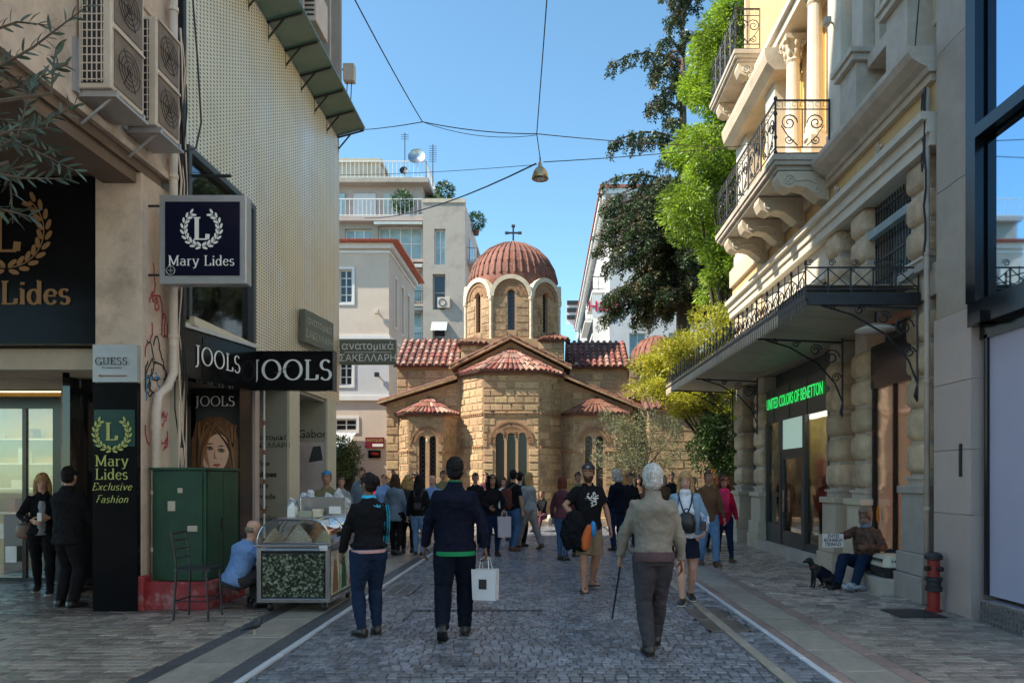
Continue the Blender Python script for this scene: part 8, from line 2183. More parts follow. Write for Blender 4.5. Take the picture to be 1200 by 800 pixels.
person("person with curly ginger hair mostly hidden behind the plaid man", at(833, 645), .3, 1.78, 'f', 'fair', 'ginger', 'curly', C['olive_cloth'], C['dark_denim'], LEA)
person("dark woman walking away left of the navy man, long loose brown hair, dark coat", at(463, 650), pi - .1, 1.68, 'f', 'fair', 'brown', 'long', C['slate_cloth'], C['black_cloth'], LEA, feet=((.05, -.08, .045), (-.05, .07, .05)), hem=.42)
I10 = person("woman with fair curly hair in dark coat seen from behind, near the drain grate", at(478, 648), pi + .1, 1.66, 'f', 'fair', 'blond', 'curly', C['charcoal_cloth'], C['black_cloth'], LEA, feet=((.05, .07, .05), (-.05, -.08, .045)), hem=.40)
I11 = person("woman with long black hair, black jacket and light jeans seen from behind", at(491, 652), pi, 1.66, 'f', 'fair', 'black', 'long', C['black_cloth'], C['light_denim'], LEA, feet=((.05, -.06, .045), (-.05, .06, .05)), shoes='sneaker')
backpack("small black and grey backpack on the woman with light jeans", I11, C['black_cloth'], .12, .19, .06, .14, C['charcoal_cloth'])
I12 = person("curly-haired woman in black jacket holding a pale paper bag, facing the camera", at(577, 650), .2, 1.66, 'f', 'tan', 'black', 'curly', C['black_cloth'], C['dark_denim'], LEA, feet=((.05, -.08, .045), (-.05, .07, .05)), hands=((.13, -.14, .56), (-.05, -.16, .60)))
def shopping_bag(lab, top, w, h, d, m, yaw=0.0, patch=True):
    t = thing("shopping_bag", lab, "shopping bag", (top.x, top.y, top.z - h - .12))
    t.rotation_euler = (0, 0, yaw)
    b = MB(); z1 = h; e = .012
    b.add([(-w / 2, -d / 2, 0), (w / 2, -d / 2, 0), (w / 2, d / 2, 0), (-w / 2, d / 2, 0), (-w / 2 - e, -d / 2 - .004, z1), (w / 2 + e * .5, -d / 2, z1), (w / 2 + e * .5, d / 2, z1), (-w / 2 - e, d / 2, z1), (w / 2 - .004, 0, h * .5)],
          [(0, 1, 5, 4), (1, 2, 8), (1, 8, 5), (2, 6, 8), (5, 8, 6), (2, 3, 7, 6), (3, 0, 4, 7), (0, 3, 2, 1)])
    b.build("paper_body", m, t, world=False)
    for y in (-d / 2, d / 2):
        hn = MB(); hn.tube([(-w * .22, y, h - .01), (-w * .16, y * .6, h + .10), (0, 0, h + .13), (w * .16, y * .6, h + .10), (w * .22, y, h - .01)], .005, 5); hn.build("handle", M['white_paint'], t, world=False)
    if patch:
        q = MB(); q.box(-w * .22, w * .12, -d / 2 - .005, -d / 2 - .002, h * .36, h * .68); q.build("label_patch", M['letter_black'], t, world=False)
        for k in range(2):
            lt_ = text_mesh(("BAG", "SHOP")[k], .035, .0005, m=M['letter_white']) if False else None
    return t
PAP = mat("white_paper", (.62, .63, .66), .7, .05, 4, .1)
p = local(I2, I2['wr'][-1] + I2['V'](0, -.02, -.045)); shopping_bag("white paper shopping bag with black label carried by the navy man", p, .24, .31, .11, PAP, -.25)
p = local(I12, I12['wr'][1]); shopping_bag("pale mauve paper bag held by the curly-haired woman", p, .26, .42, .12, mat("mauve_paper", (.55, .50, .55), .7, .05, 4, .1), .2, False)
person("woman in blue-grey tee with blue bag at her side behind the food cart", at(400, 648), .15, 1.62, 'f', 'fair', 'brown', 'short', C['grey_hoodie'], C['black_cloth'], LEA, hands=((.15, -.08, .5), (-.14, -.06, .46)))
person("man in dark jacket behind the sports-jacket woman's head, facing the camera", at(424, 640), 0, 1.84, 'm', 'fair', 'brown', 'short', C['slate_cloth'], C['dark_denim'], LEA)
person("smiling bald man in light blue shirt in the middle distance", at(507, 637), 0, 1.66, 'm', 'fair', 'greybrown', 'bald_ring', C['blue_shirt_cloth'], C['dark_denim'], LEA)
person("dark-haired man just left of the navy man's shoulder", at(519, 630), .3, 1.80, 'm', 'tan', 'black', 'short', C['olive_cloth'], C['dark_denim'], LEA)
person("tall man with black hair behind the woman with loose brown hair", at(460, 628), 0, 1.82, 'm', 'tan', 'black', 'short', C['black_cloth'], C['charcoal_cloth'], LEA)
person("man in dark jacket crossing in front of the left apse windows", at(486, 626), 1.2, 1.78, 'm', 'tan', 'black', 'short', C['navy_cloth'], C['dark_denim'], LEA)
person("person with short black hair just right of the navy man's head", at(557, 640), .15, 1.72, 'm', 'tan', 'black', 'short', C['black_cloth'], C['dark_denim'], LEA)
I20 = person("man in black tee with maroon backpack standing left of the fair-haired woman", at(601, 645), pi - .7, 1.78, 'm', 'tan', 'black', 'short', C['black_cloth'], C['mid_denim'], BRN, sleeve='short', feet=((.06, -.04, .045), (-.06, .05, .045)), look=.5)
backpack("maroon and grey backpack on the man in the black tee", I20, cloth("maroon_pack", (.11, .04, .035)), .16, .26, .09, .13, C['charcoal_cloth'])
I21 = person("second dark-haired man with a black backpack behind the maroon one", at(609, 640), pi - .5, 1.74, 'm', 'tan', 'black', 'short', C['grey_hoodie'], C['black_cloth'], LEA)
backpack("black backpack on the second dark-haired man", I21, C['black_cloth'], .17, .28, .10, .13)
person("fair-haired woman in grey top and light baggy trousers striding right", at(620, 643), pi + .9, 1.72, 'f', 'fair', 'blond', 'long', C['grey_hoodie'], C['tan_trousers'], BRN, feet=((.05, -.15, .045, .1), (-.05, .16, .06, -.4)), legbulk=1.3)
person("woman in black jacket sitting low against the church wall", at(634, 622), -.4, 1.62, 'f', 'tan', 'black', 'pony', C['black_cloth'], C['plum_knit'], LEA, pelvis=(0, .05, .27), feet=((.06, -.24, .045), (-.06, -.22, .045)), hands=((.08, -.2, .36), (-.08, -.2, .36)))
person("woman with auburn hair in plum knit top and jeans standing beside the capped man", at(659, 656), pi - .35, 1.62, 'f', 'fair', 'auburn', 'bob', C['plum_knit'], C['mid_denim'], LEA, hands=((.15, -.06, .5), (-.12, -.14, .56)), look=-.3, feet=((.05, -.05, .045), (-.05, .05, .045)))
person("girl with long light brown hair close behind the auburn-haired woman", at(668, 652), pi, 1.58, 'f', 'fair', 'blond', 'long', C['brown_cloth'], C['black_cloth'], LEA)
person("dark-haired man half hidden behind the capped man", at(677, 638), .3, 1.74, 'm', 'tan', 'black', 'short', C['olive_cloth'], C['dark_denim'], LEA)
def exfur(i):
    c = MB(); H = i['H']; rr = random.Random(4)
    c.ell(i['HC'] + Vector((0, .0, .005 * H)), (.055 * H, .06 * H, .075 * H), 14, 10)
    for q in range(22):
        a = rr.uniform(0, 2 * pi); c.ell(i['HC'] + Vector((.052 * H * cos(a), .035 * H * sin(a) + .01, rr.uniform(-.07, .06) * H)), (.022 * H,) * 3, 8, 6)
    link("fur_hat", remesh(c, "fur", HR['white'], .012, 1, .04, .02), i['t'])
person("person with white shaggy fur hat and navy coat left of the old man", at(724, 645), pi + .5, 1.78, 'm', 'fair', 'white', 'none', C['navy_cloth'], C['dark_denim'], LEA, extra=exfur, hem=.46)
person("dark-haired person just right of the fur hat, half hidden by the old man", at(738, 640), .1, 1.72, 'm', 'tan', 'black', 'short', C['black_cloth'], C['charcoal_cloth'], LEA)
person("person with orange-brown hood between the old man and the blond woman", at(777, 634), .2, 1.68, 'f', 'fair', 'ginger', 'bob', C['plaid_brown'], C['charcoal_cloth'], LEA)
person("dark figure far behind beside the olive tree trunk", at(787, 628), .2, 1.76, 'm', 'tan', 'black', 'short', C['black_cloth'], C['charcoal_cloth'], LEA)
person("woman far behind with black hair near the olive tree", at(748, 626), .2, 1.66, 'f', 'tan', 'black', 'long', C['brown_cloth'], C['charcoal_cloth'], LEA)
FAR = [("woman in white blouse walking towards the camera right of the navy man", 590, 632, .1, 'f', 'long', 'brown', 'white_knit', 'dark_denim'),
 ("woman in red top far off by the church wall at left", 441, 626, .3, 'f', 'long', 'brown', 'red_coat', 'dark_denim'),
 ("man in pale blue shirt far off left of the church windows", 450, 630, -.2, 'm', 'short', 'brown', 'blue_shirt_cloth', 'charcoal_cloth'),
 ("fair-haired woman in cream coat walking towards the camera behind the crowd", 530, 628, -.1, 'f', 'long', 'blond', 'cream_cloth', 'black_cloth'),
 ("man in maroon jumper far off between two groups", 569, 627, .4, 'm', 'short', 'black', 'plum_knit', 'dark_denim'),
 ("man with grey beard and brown coat behind the blond woman", 812, 640, .2, 'm', 'full', 'greybrown', 'brown_cloth', 'dark_denim')]
for k, (lab, px, fy, yw, sx, hs_, hc, tp, bt) in enumerate(FAR):
    person(lab, at(px, fy), yw, 1.62 + .035 * (k % 5), sx, ('fair', 'tan')[k % 2], hc, hs_, C[tp], C[bt], LEA, feet=((.055, -.09, .045, .1), (-.05, .11, .055, -.3)), hands=((.15, .04, .46), (-.14, -.12, .5)))
def excap(m):
    def f(i):
        k = i['k']; c = MB(); c.ell(i['HC'] + i['hp'](0, .005, .06), (.086 * k, .105 * k, .075 * k), 16, 10); me = c.mesh("cap", m, True)
        bm = bmesh.new(); bm.from_mesh(me); bmesh.ops.delete(bm, geom=[v for v in bm.verts if v.co.z < i['HC'].z + .04 * k], context='VERTS'); bm.to_mesh(me); bm.free(); link("cap", me, i['t'])
    return f
person("man with blue cap and dark shirt standing behind the nut cart", (-3.72, 12.3, 0), .15, 1.72, 'm', 'tan', 'brown', 'short', C['olive_cloth'], C['dark_denim'], LEA, near=False, extra=excap(flat("blue_cap_cloth", (.03, .2, .4), .8)), hands=((.07, -.16, .56), (-.06, -.16, .56)))
person("man in light blue shirt crouching with his back bent beside the nut cart", at(281, 712), pi - .7, 1.62, 'm', 'fair', 'greybrown', 'bald_ring', C['blue_shirt_cloth'], C['charcoal_cloth'], LEA, True,
       pelvis=(0, .06, .20), lean=.38, leanx=-.08, feet=((.10, -.16, .045), (-.10, -.10, .045)), hands=((.08, -.30, .36), (-.08, -.28, .36)), nod=.3, bulk=1.12, hem=.50, elbow=((.6, .3, -.5), (-.6, .3, -.5)))
def exbag(i): pass
I30 = person("woman with long fair hair in dark jacket looking at her phone in the shop light", (-6.98, 10.05, 0), .55, 1.66, 'f', 'fair', 'blond', 'long', C['black_cloth'], C['black_cloth'], LEA, True,
       feet=((.06, -.12, .045, 0, -.1), (-.04, .17, .06, -.3)), hands=((.05, -.17, .64), (-.06, -.17, .62)), nod=.35, shoes='sneaker', elbow=((.8, .3, -.6), (-.8, .3, -.6)))
H = I30['H']; tb = MB(); tb.rings([circ(I30['P'] + I30['up'] * z * H - I30['Yb'] * .03 * H, I30['X'], I30['Yb'], r * H, .058 * H, 12) for z, r in ((-.02, .05), (.1, .045), (.2, .04), (.26, .02))]); tb.build("grey_top", C['grey_hoodie'], I30['t'], world=False, smooth=True)
p = local(I30, (I30['wr'][1] + I30['wr'][-1]) / 2 + Vector((0, -.12, .03))); t = thing("phone", "small phone in the hands of the woman in the shop light", "phone", p); MB().box(p.x - .03, p.x + .03, p.y - .006, p.y + .006, p.z - .05, p.z + .06).build("case", M['white_paint'], t, bevel=.004)
p = local(I30, I30['P'] + Vector((-.19, .05, .06))); t = thing("handbag", "tan shoulder bag at the hip of the woman with the phone", "handbag", p)
b = MB(); b.rings([circ(p + Vector((0, 0, z)), Vector((1, 0, 0)), Vector((0, 1, 0)), a, .06, 12, 3) for z, a in ((-.14, .08), (-.12, .12), (.02, .12), (.06, .08))]); b.build("bag_body", BRN, t, smooth=True)
MB().tube([p + Vector((-.06, 0, .05)), p + Vector((.02, 0, .5)), p + Vector((.08, 0, .05))], .008, 5).build("strap", BRN, t)
person("man all in black standing in deep shade beside the tall black panel", (-5.93, 9.0, 0), pi - .35, 1.74, 'm', 'tan', 'black', 'short', C['black_cloth'], C['black_cloth'], LEA, True, bulk=1.2, feet=((.075, 0, .045), (-.075, .02, .045)), hands=((.16, -.06, .46), (-.14, -.14, .5)), hem=.45, collar=C['black_cloth'], look=.3)
I32 = person("seated man in patterned brown jacket and blue trousers asking for help by the shop window", (4.62, 10.62, 0), -.95, 1.74, 'm', 'dark', 'greybrown', 'full', mat("patterned_jacket", (.10, .05, .03), .8, .8, 16, .3), C['dark_denim'], LEA, True,
       pelvis=(0, .1, .19), lean=.12, feet=((.07, -.22, .045), (-.07, -.24, .045)), hands=((.14, -.14, .36), (-.10, -.26, .40)), hem=.49, bulk=1.15, curl=(.7, 1.2), look=-.2, collar=C['slate_cloth'])
beard(I32, HR['greybrown'])
# PROPS
# --- nut cart
CX0, CX1, CY0, CY1 = -3.44, -2.57, 8.62, 9.85
ct = thing("nut_cart", "stainless steel nut and corn cart with curved clear hood and grass printed panel", "food cart", (-3.0, 9.2, 0))
fr = MB()
for x in (CX0, CX1 - .05):
    for y in (CY0, CY1 - .05): fr.box(x, x + .05, y, y + .05, .12, .78)
for z in (.12, .735):
    for y in (CY0, CY1 - .05): fr.box(CX0 + .05, CX1 - .05, y, y + .049, z, z + .05)
    for x in (CX0, CX1 - .05): fr.box(x + .001, x + .049, CY0 + .05, CY1 - .05, z, z + .05)
fr.build("frame", M['steel'], ct, bevel=.004)
MB().box(CX0 - .02, CX1 + .02, CY0 - .02, CY1 + .02, .785, .815).build("worktop", M['steel'], ct, bevel=.006)
MB().box(CX0 + .03, CX1 - .03, CY0 + .03, CY1 - .03, .16, .735).build("inner_box", M['iron'], ct)
def grass_print():
    m = bpy.data.materials.new("grass_print"); m.use_nodes = True; nt = m.node_tree; N = nt.nodes; L = nt.links; b = N["Principled BSDF"]; b.inputs["Roughness"].default_value = .3
    tc = N.new("ShaderNodeTexCoord"); v = N.new("ShaderNodeTexNoise"); v.inputs["Scale"].default_value = 30; v.inputs["Detail"].default_value = 6; L.new(tc.outputs["Object"], v.inputs["Vector"])
    cr = N.new("ShaderNodeValToRGB"); L.new(v.outputs["Fac"], cr.inputs[0]); e = cr.color_ramp.elements
    e[0].position = .40; e[0].color = (.004, .006, .005, 1); e[1].position = .64; e[1].color = (.30, .33, .27, 1); x = e.new(.52); x.color = (.04, .065, .03, 1)
    L.new(cr.outputs[0], b.inputs["Base Color"]); return m
MB().box(CX0 + .07, CX1 - .07, CY0 + .005, CY0 + .02, .19, .70).build("printed_panel", grass_print(), ct)
for k in range(3):
    y0 = CY0 + .07 + k * .37; MB().box(CX1 - .02, CX1 - .006, y0, y0 + .34, .19, .72).build("side_panel", mat("advert_print_%s" % "abc"[k], ((.5, .42, .3), (.3, .42, .25), (.55, .5, .5))[k], .4, .6, 5, 0), ct)
    fg = MB(); F_ = Fr((CX1 - .004, y0, 0), (0, 1, 0), (1, 0, 0))
    fg.extrude(F_, [(.06, .22), (.28, .22), (.26, .45), (.2, .62), (.12, .6), (.08, .42)], 0, .002); fg.build("panel_picture", (M['letter_gold'], M['green_box'], M['red_metal'])[k], ct)
MB().tube([(CX0 + .1, CY0 - .07, .755), (CX1 - .1, CY0 - .07, .755)], .016, 8).tube([(CX0 + .14, CY0 - .07, .755), (CX0 + .14, CY0, .755)], .01, 6).tube([(CX1 - .14, CY0 - .07, .755), (CX1 - .14, CY0, .755)], .01, 6).build("push_handle", M['steel'], ct)
for x, y, s in ((CX0 + .12, CY0 + .12, 1), (CX1 - .08, CY1 - .15, 1), (CX0 + .12, CY1 - .15, 1), (CX1 - .1, CY0 + .14, 1)):
    w = MB(); w.lathe([(.02, -.018), (.055, -.018), (.06, 0), (.055, .018), (.02, .018)], (0, 0), 16, 0)
    me = w.mesh("wheel", M['iron']); me.transform(Matrix.Translation((x, y, .06)) @ Matrix.Rotation(pi / 2, 4, 'Y')); wo = link("wheel", me, ct)
    MB().box(x - .03, x - .022, y - .02, y + .02, .05, .125).box(x + .022, x + .03, y - .02, y + .02, .05, .125).build("fork", M['steel'], wo)
hd_ = MB(); sec = []
for k in range(9): a = pi * (.5 + .5 * k / 8); sec.append((CX0 + .24 + .24 * cos(a), .82 + .29 * sin(a)))
sec = [(CX1 - .24 - .24 * cos(pi * (.5 + .5 * k / 8)), .82 + .29 * sin(pi * (.5 + .5 * k / 8))) for k in range(8, -1, -1)] + sec
n = len(sec); ya, yb = CY0 + .02, CY0 + .62
hd_.add([(x, ya, z) for x, z in sec] + [(x, yb, z) for x, z in sec], [(i, i + 1, n + i + 1, n + i) for i in range(n - 1)]); hd_.add([(x, ya, z) for x, z in sec], [tuple(range(n))])
hd_.build("clear_hood", M['glass_clear'], ct, fix=False)
MB().tube([(x, ya, z) for x, z in sec], .009, 5).tube([(x, yb, z) for x, z in sec], .009, 5).tube([(CX0, ya, .825), (CX1, ya, .825)], .009, 5).build("hood_rim", M['steel'], ct)
MB().box(CX0 + .24, CX1 - .24, ya, yb, 1.113, 1.125).build("hood_shelf", M['steel'], ct)
MB().box(CX0 + .3, CX1 + .02, CY0 + .64, CY0 + .66, 1.0, 1.36).build("back_panel", M['steel'], ct, bevel=.05)
MB().box(CX1 - .2, CX1 - .05, CY0 + .63, CY0 + .638, 1.15, 1.24).build("price_card", M['white_paint'], ct)
MB().box(CX1 - .12, CX1 - .02, CY0 - .023, CY0 - .02, .74, .80).build("price_card", M['white_paint'], ct)
MB().box(CX0, CX1, CY0 + .7, CY1, .82, 1.06).build("rear_cabinet", M['steel'], ct, bevel=.01)
MB().box(CX0 - .01, CX1 + .03, CY0 + .68, CY1 + .02, 1.062, 1.08).build("rear_counter", M['steel'], ct, bevel=.004)
nutm = {k: mat("nut_" + k, c, .7, .3, 30, .3, rnd=.15) for k, c in dict(peanut=(.62, .50, .34), almond=(.42, .24, .12), pistachio=(.45, .42, .25), white=(.72, .69, .6)).items()}
rr = random.Random(6)
for i, (x, y, r, h, m, lab) in enumerate(((-3.29, 8.80, .12, .17, 'peanut', "small pyramid of peanuts at the left of the cart hood"), (-3.02, 8.86, .15, .22, 'white', "tall pale pyramid of nuts in the middle of the hood"), (-2.84, 9.02, .14, .24, 'almond', "golden brown pyramid of nuts behind the pale one"), (-2.69, 8.80, .10, .15, 'pistachio', "small heap of nuts at the right of the cart hood"), (-3.14, 9.08, .11, .2, 'almond', "brown nut heap at the back of the hood"))):
    t = thing("nut_pile", lab, "nuts", (x, y, .82)); mb = MB(); nn = 0
    for L_ in range(9):
        f = L_ / 9; rad = r * (1 - f); cnt = max(3, int(2 * pi * rad / .026))
        for q in range(cnt):
            a = 2 * pi * (q + .5 * (L_ % 2)) / cnt; mb.ell((x + rad * cos(a), y + rad * sin(a), .83 + h * f), (.014, .014, .011), 6, 4)
    tag(mb.build("nuts", nutm[m], t, smooth=True), kind='stuff')
    MB().lathe([(r * .95, 0), (.01, h * .98)], (x, y), 12, .82).build("inner_heap", nutm[m], t)
for (x, y, w, h, m, nm, lab, cat) in ((-3.13, 8.95, .09, .15, 'white_paint', "paper_cone_stack", "white pointed paper cones standing on the hood", "paper cones"), (-2.96, 8.96, .15, .07, 'greige', "carton", "low brown carton on the hood shelf", "carton"), (-2.83, 9.0, .1, .09, 'cream_post', "carton", "small pale carton right of the brown one", "carton")):
    t = thing(nm, lab, cat, (x, y, 1.125))
    b = MB(); b.box(x - w / 2, x + w / 2, y - .05, y + .05, 1.126, 1.126 + h * .7)
    if nm == "paper_cone_stack": b.add([(x - w / 2, y - .05, 1.126 + h * .7), (x + w / 2, y - .05, 1.126 + h * .7), (x + w / 2, y + .05, 1.126 + h * .7), (x - w / 2, y + .05, 1.126 + h * .7), (x, y, 1.126 + h * 1.2)], [(0, 1, 4), (1, 2, 4), (2, 3, 4), (3, 0, 4)])
    else: b.box(x - w / 2 - .006, x + w / 2 + .006, y - .056, y + .056, 1.126 + h * .7, 1.126 + h)
    b.build("paper_body" if nm == "paper_cone_stack" else "carton_body", M[m], t)
t = thing("plastic_bags", "clear plastic bags of snacks piled on the rear counter of the cart", "snack bags", (-2.9, 9.6, 1.08))
for k in range(7):
    x = -3.35 + k * .12; b = MB(); b.ell((x, 9.55 + .08 * (k % 2), 1.22 + .05 * (k % 3)), (.07, .06, .14), 10, 8)
    link("snack_bag", remesh(b, "bag", mat("snack_bag_film", (.5, .52, .54), .25, .6, 25, .4) if k == 0 else bpy.data.materials["snack_bag_film"], .015, 1, .05, .04), t)
t = thing("blue_bag", "bright turquoise plastic bag at the far end of the cart", "bag", (-2.55, 9.9, 1.0)); b = MB(); b.ell((-2.62, 10.3, 1.12), (.10, .09, .13), 12, 8).tube([(-2.62, 10.3, 1.2), (-2.6, 10.3, 1.36)], [.04, .01], 6)
link("bag_film", remesh(b, "bag", flat("turquoise_film", (.02, .35, .50), .35), .015, 2, .04, .05), t)
# --- chair
t = thing("metal_bar_chair", "dark metal chair with a slatted back left of the crouching man", "chair", (-3.95, 8.25, 0))
cx, cy = -3.98, 8.3
for x, y, h in ((-.17, -.16, .56), (.17, -.16, .56), (-.17, .16, .56), (.17, .16, .56)):
    MB().tube([(cx + x * 1.15, cy + y * 1.1, 0), (cx + x, cy + y, h)], .013, 8).build("leg", M['iron'], t)
b = MB(); b.rings([[Vector((cx + .2 * sx_, cy + .19 * sy_, z)) for sx_, sy_ in ((-1, -.8), (-.8, -1), (.8, -1), (1, -.8), (1, .8), (.8, 1), (-.8, 1), (-1, .8))] for z in (.555, .585)]); b.build("seat", M['iron'], t)
for y in (-.16, .16): MB().tube([(cx - .17, cy + y, .56), (cx - .19, cy + y, .78), (cx - .23, cy + y, 1.0)], .012, 8).build("back_post", M['iron'], t)
for z in (.70, .80, .90, .98): MB().tube([(cx - .19 - (z - .78) * .16, cy - .16, z), (cx - .19 - (z - .78) * .16, cy + .16, z)], .014 if z > .95 else .009, 6).build("back_slat", M['iron'], t)
for a, b_ in (((-.18, -.17), (.18, -.17)), ((-.18, .17), (.18, .17)), ((-.18, -.17), (-.18, .17)), ((.18, -.17), (.18, .17))): MB().tube([(cx + a[0], cy + a[1], .22), (cx + b_[0], cy + b_[1], .22)], .008, 6).build("stretcher", M['iron'], t)
# --- red hand item of the foreground woman
p = local(I1, I1['wr'][-1] + I1['V'](0, -.03, -.045)); t = thing("red_glove", "red pouch held in the right hand of the woman in the sports jacket", "pouch", p)
b = MB(); b.ell((p.x, p.y, p.z), (.06, .05, .08), 12, 8).ell((p.x - .04, p.y, p.z - .06), (.05, .04, .06), 10, 8); link("cloth", remesh(b, "pouch", cloth("red_cloth", (.42, .02, .03)), .01, 2, .03, .04), t)
# --- cardboard sign, dog, carrier
t = thing("cardboard_sign", "white handwritten card held on the knee of the seated man", "sign", (4.12, 10.35, .55))
F_ = Fr((4.02, 10.18, .62), (.97, .12, 0), (.12, -.97, .15))
b = MB(); b.fbox(F_, -.15, .16, .01, .20, 0, .006); b.build("card", M['white_paint'], t)
for k, w in enumerate(("ΖΗΤΩ", "ΒΟΗΘΕΙΑ", "ΠΕΙΝΑΩ")): put_flat(text_mesh(w, .062, .0006, m=M['letter_black'], bold=.0015), F_, .005, .165 - .058 * k, .0075, t)
dg_ = thing("dog", "small black dog sitting on the pavement beside the seated man", "dog", (3.98, 10.65, 0))
dx, dy = 3.95, 10.6; D = MB()
def dv(x, y, z): return Vector((dx + x, dy + y, z))
D.tube([dv(.24, 0, .09), dv(.19, 0, .13), dv(.10, 0, .19), dv(.0, 0, .26), dv(-.05, 0, .31)], [.07, .095, .088, .078, .062], 12)
D.tube([dv(-.04, 0, .28), dv(-.07, 0, .35), dv(-.09, 0, .385)], [.062, .045, .045], 10)
D.ell(dv(-.105, 0, .40), (.058, .045, .045), 12, 8); D.tube([dv(-.13, 0, .392), dv(-.185, 0, .375), dv(-.20, 0, .372)], [.030, .020, .014], 8)
for s in (-1, 1):
    D.tube([dv(-.03, s * .045, .24), dv(-.045, s * .05, .12), dv(-.05, s * .05, .02)], [.033, .02, .015], 8); D.ell(dv(-.065, s * .05, .015), (.03, .018, .014), 8, 6)
    D.tube([dv(.19, s * .06, .12), dv(.08, s * .085, .12), dv(.13, s * .08, .03), dv(.06, s * .08, .018)], [.06, .04, .022, .017], 8)
    D.rings([circ(dv(-.085 + a, s * (.038 + b_), .42 - z), Vector((1, 0, 0)), Vector((0, 1, 0)), r, .008, 8) for a, b_, z, r in ((0, 0, -.012, .012), (0, .012, .02, .018), (-.005, .02, .05, .008))])
D.tube([dv(.27, 0, .05), dv(.34, .02, .02), dv(.42, .05, .018)], [.022, .015, .008], 6)
link("body", remesh(D, "body", mat("black_fur", (.016, .014, .014), .7, .4, 30, .5, 70), .009, 2, .006, .02), dg_)
cl_ = MB(); cl_.rings([circ(dv(.02 + .1 * f, 0, .255 - .075 * f), Vector((.6, 0, .8)), Vector((0, 1, 0)), r, r * .98, 14) for f, r in ((0, .088), (.5, .096), (1.3, .104))], False); cl_.build("coat", C['navy_cloth'], dg_, smooth=True)
MB().tube([dv(-.062, 0, .315) + Vector((.045 * cos(a), .05 * sin(a), .02 * cos(a))) for a in [2 * pi * k / 12 for k in range(12)]], .006, 5, closed=True).build("dog_collar", M['red_metal'], dg_)
t = thing("pet_carrier", "pet carrier with cream slotted lid and black base on the stone ledge", "pet carrier", (4.85, 10.25, .22))
b = MB(); b.rings([[Vector((4.86 + sx_ * w, 10.2 + sy_ * d, z)) for sx_, sy_ in ((-1, -.75), (-.75, -1), (.75, -1), (1, -.75), (1, .75), (.75, 1), (-.75, 1), (-1, .75))] for z, w, d in ((.235, .19, .24), (.30, .21, .27), (.37, .22, .28))]); b.build("base", M['black_metal'], t)
b = MB(); b.rings([[Vector((4.86 + sx_ * w, 10.2 + sy_ * d, z)) for sx_, sy_ in ((-1, -.75), (-.75, -1), (.75, -1), (1, -.75), (1, .75), (.75, 1), (-.75, 1), (-1, .75))] for z, w, d in ((.372, .225, .285), (.39, .225, .285), (.50, .18, .24), (.53, .15, .2))]); b.build("lid", M['cream_post'], t, bevel=.008)
for k in range(7):
    b = MB(); x = 4.74 + k * .036; b.box(x, x + .014, 9.935, 9.952, .40, .47); b.build("vent_slot", M['iron'], t)
    b = MB(); y = 10.05 + k * .05; b.box(4.648, 4.662, y, y + .016, .40, .48); b.build("vent_slot", M['iron'], t)
t = thing("blanket_bag", "heap of dark bags and bedding behind the pet carrier", "bags", (4.95, 10.0, .22)); b = MB(); b.ell((4.98, 9.98, .42), (.14, .2, .2), 12, 8).ell((5.0, 10.5, .40), (.12, .3, .17), 12, 8)
link("cloth", remesh(b, "heap", mat("dark_teal_cloth", (.02, .05, .06), .8, .5, 6, .3), .02, 2, .06, .1), t)
t = thing("plastic_bag", "crumpled clear and white bags at the seated man's feet", "bag", (4.25, 10.3, 0)); b = MB(); b.ell((4.28, 10.2, .06), (.12, .1, .06), 12, 8).ell((4.42, 10.28, .05), (.1, .08, .05), 12, 8)
link("film", remesh(b, "bag", mat("crumpled_film", (.32, .33, .36), .3, .7, 20, .4), .012, 1, .06, .04), t)
# --- standpipe
t = thing("standpipe", "red fire standpipe with dark collar and cap at the foot of the pink pier", "hydrant", (4.66, 8.72, 0))
sx_, sy_ = 4.66, 8.72
MB().lathe([(.09, 0), (.09, .03), (.070, .04), (.070, .24)], (sx_, sy_), 18).build("lower_pipe", M['red_metal'], t, smooth=False)
MB().lathe([(.075, .24), (.096, .25), (.096, .30), (.082, .31), (.082, .36), (.098, .37), (.098, .41), (.075, .42)], (sx_, sy_), 18).build("collar", M['iron'], t)
MB().lathe([(.070, .42), (.070, .62), (.06, .64)], (sx_, sy_), 18).build("upper_pipe", M['red_metal'], t)
MB().lathe([(.08, .62), (.10, .63), (.102, .67), (.08, .70), (.04, .715)], (sx_, sy_), 18).build("cap", M['black_metal'], t)
for a in (pi * 1.1, pi * 1.6): MB().tube([(sx_ + .07 * cos(a), sy_ + .07 * sin(a), .52), (sx_ + .125 * cos(a), sy_ + .125 * sin(a), .52)], .03, 10).build("outlet", M['iron'], t)
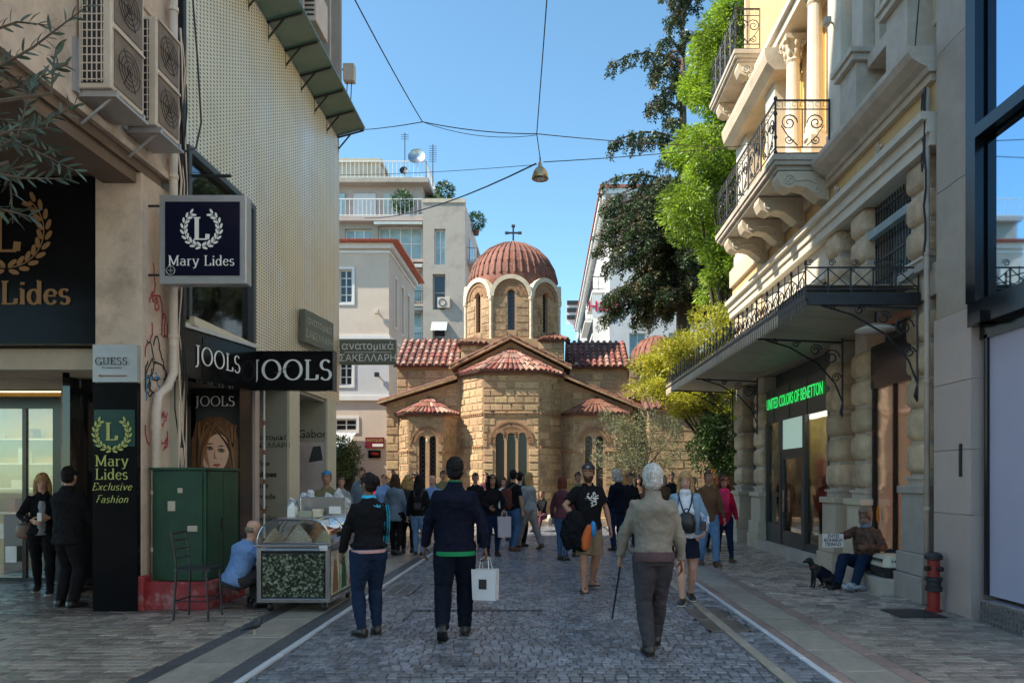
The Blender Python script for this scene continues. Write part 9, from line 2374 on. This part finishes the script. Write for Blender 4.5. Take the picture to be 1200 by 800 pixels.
# --- pigeon
t = thing("pigeon", "grey pigeon walking on the pale slabs left of the kerb line", "pigeon", (-2.99, 7.45, 0))
px_, py_ = -2.99, 7.45; b = MB()
def pv(x, y, z): return Vector((px_ + x, py_ + y, z))
b.tube([pv(-.15, -.02, .045), pv(-.09, -.01, .065), pv(-.03, 0, .085), pv(.03, 0, .105), pv(.055, .0, .14), pv(.06, 0, .165)], [.012, .026, .042, .04, .022, .02], 10); b.ell(pv(.066, 0, .178), (.022, .017, .018), 10, 8); b.tube([pv(.08, 0, .178), pv(.105, 0, .172)], [.007, .002], 6)
link("body", remesh(b, "body", mat("pigeon_feather", (.035, .04, .05), .5, .4, 25, .2), .005, 2), t)
for s in (-1, 1):
    w = MB(); w.rings([circ(pv(x, s * yy, z), Vector((0, 1, 0)), Vector((0, 0, 1)), .007, r, 8) for x, yy, z, r in ((-.13, .02, .06, .006), (-.07, .034, .075, .02), (0, .04, .095, .026), (.03, .03, .10, .01))]); w.build("wing", mat("pigeon_wing", (.018, .02, .026), .5, .3, 20, .1) if s < 0 else bpy.data.materials["pigeon_wing"], t, smooth=True)
    MB().tube([pv(-.01, s * .018, .06), pv(0, s * .018, .03), pv(-.005, s * .018, .003)], .004, 5).tube([pv(-.015, s * .018, .004), pv(.025, s * .018, .003)], .003, 4).build("leg", M['pink_stone'], t)
rr = random.Random(77); b = MB()
for k in range(170):
    x, y = rr.choice((rr.uniform(-4.6, -2.4), rr.uniform(2.2, 4.6), rr.uniform(-2, 2))), 5.6 + 13 * rr.random() ** 1.4; a = rr.uniform(0, 6); s = rr.uniform(.008, .022)
    b.poly([(x + s * cos(a), y + s * sin(a), .012), (x - .4 * s * sin(a), y + .4 * s * cos(a), .016), (x - s * cos(a), y - s * sin(a), .012), (x + .4 * s * sin(a), y - .4 * s * cos(a), .013)])
tag(b.build("fallen_leaves", mat("dry_leaf", (.30, .20, .08), .8, .5, 20, 0), fix=False), "scattered dry leaf scraps on the paving", "leaf litter", kind='stuff')
# --- café things by the church plinth
for i, (x, y, lab) in enumerate(((-.35, 25.6, "pale plastic sack on the ground in front of the centre apse"), (.15, 25.4, "small white bag beside the sitting woman"))):
    t = thing("sack", lab, "bag", (x, y, 0)); b = MB(); b.ell((x, y, .16), (.2, .16, .17), 10, 8); link("film", remesh(b, "sack", C['cream_cloth'], .03, 1, .06, .1), t)
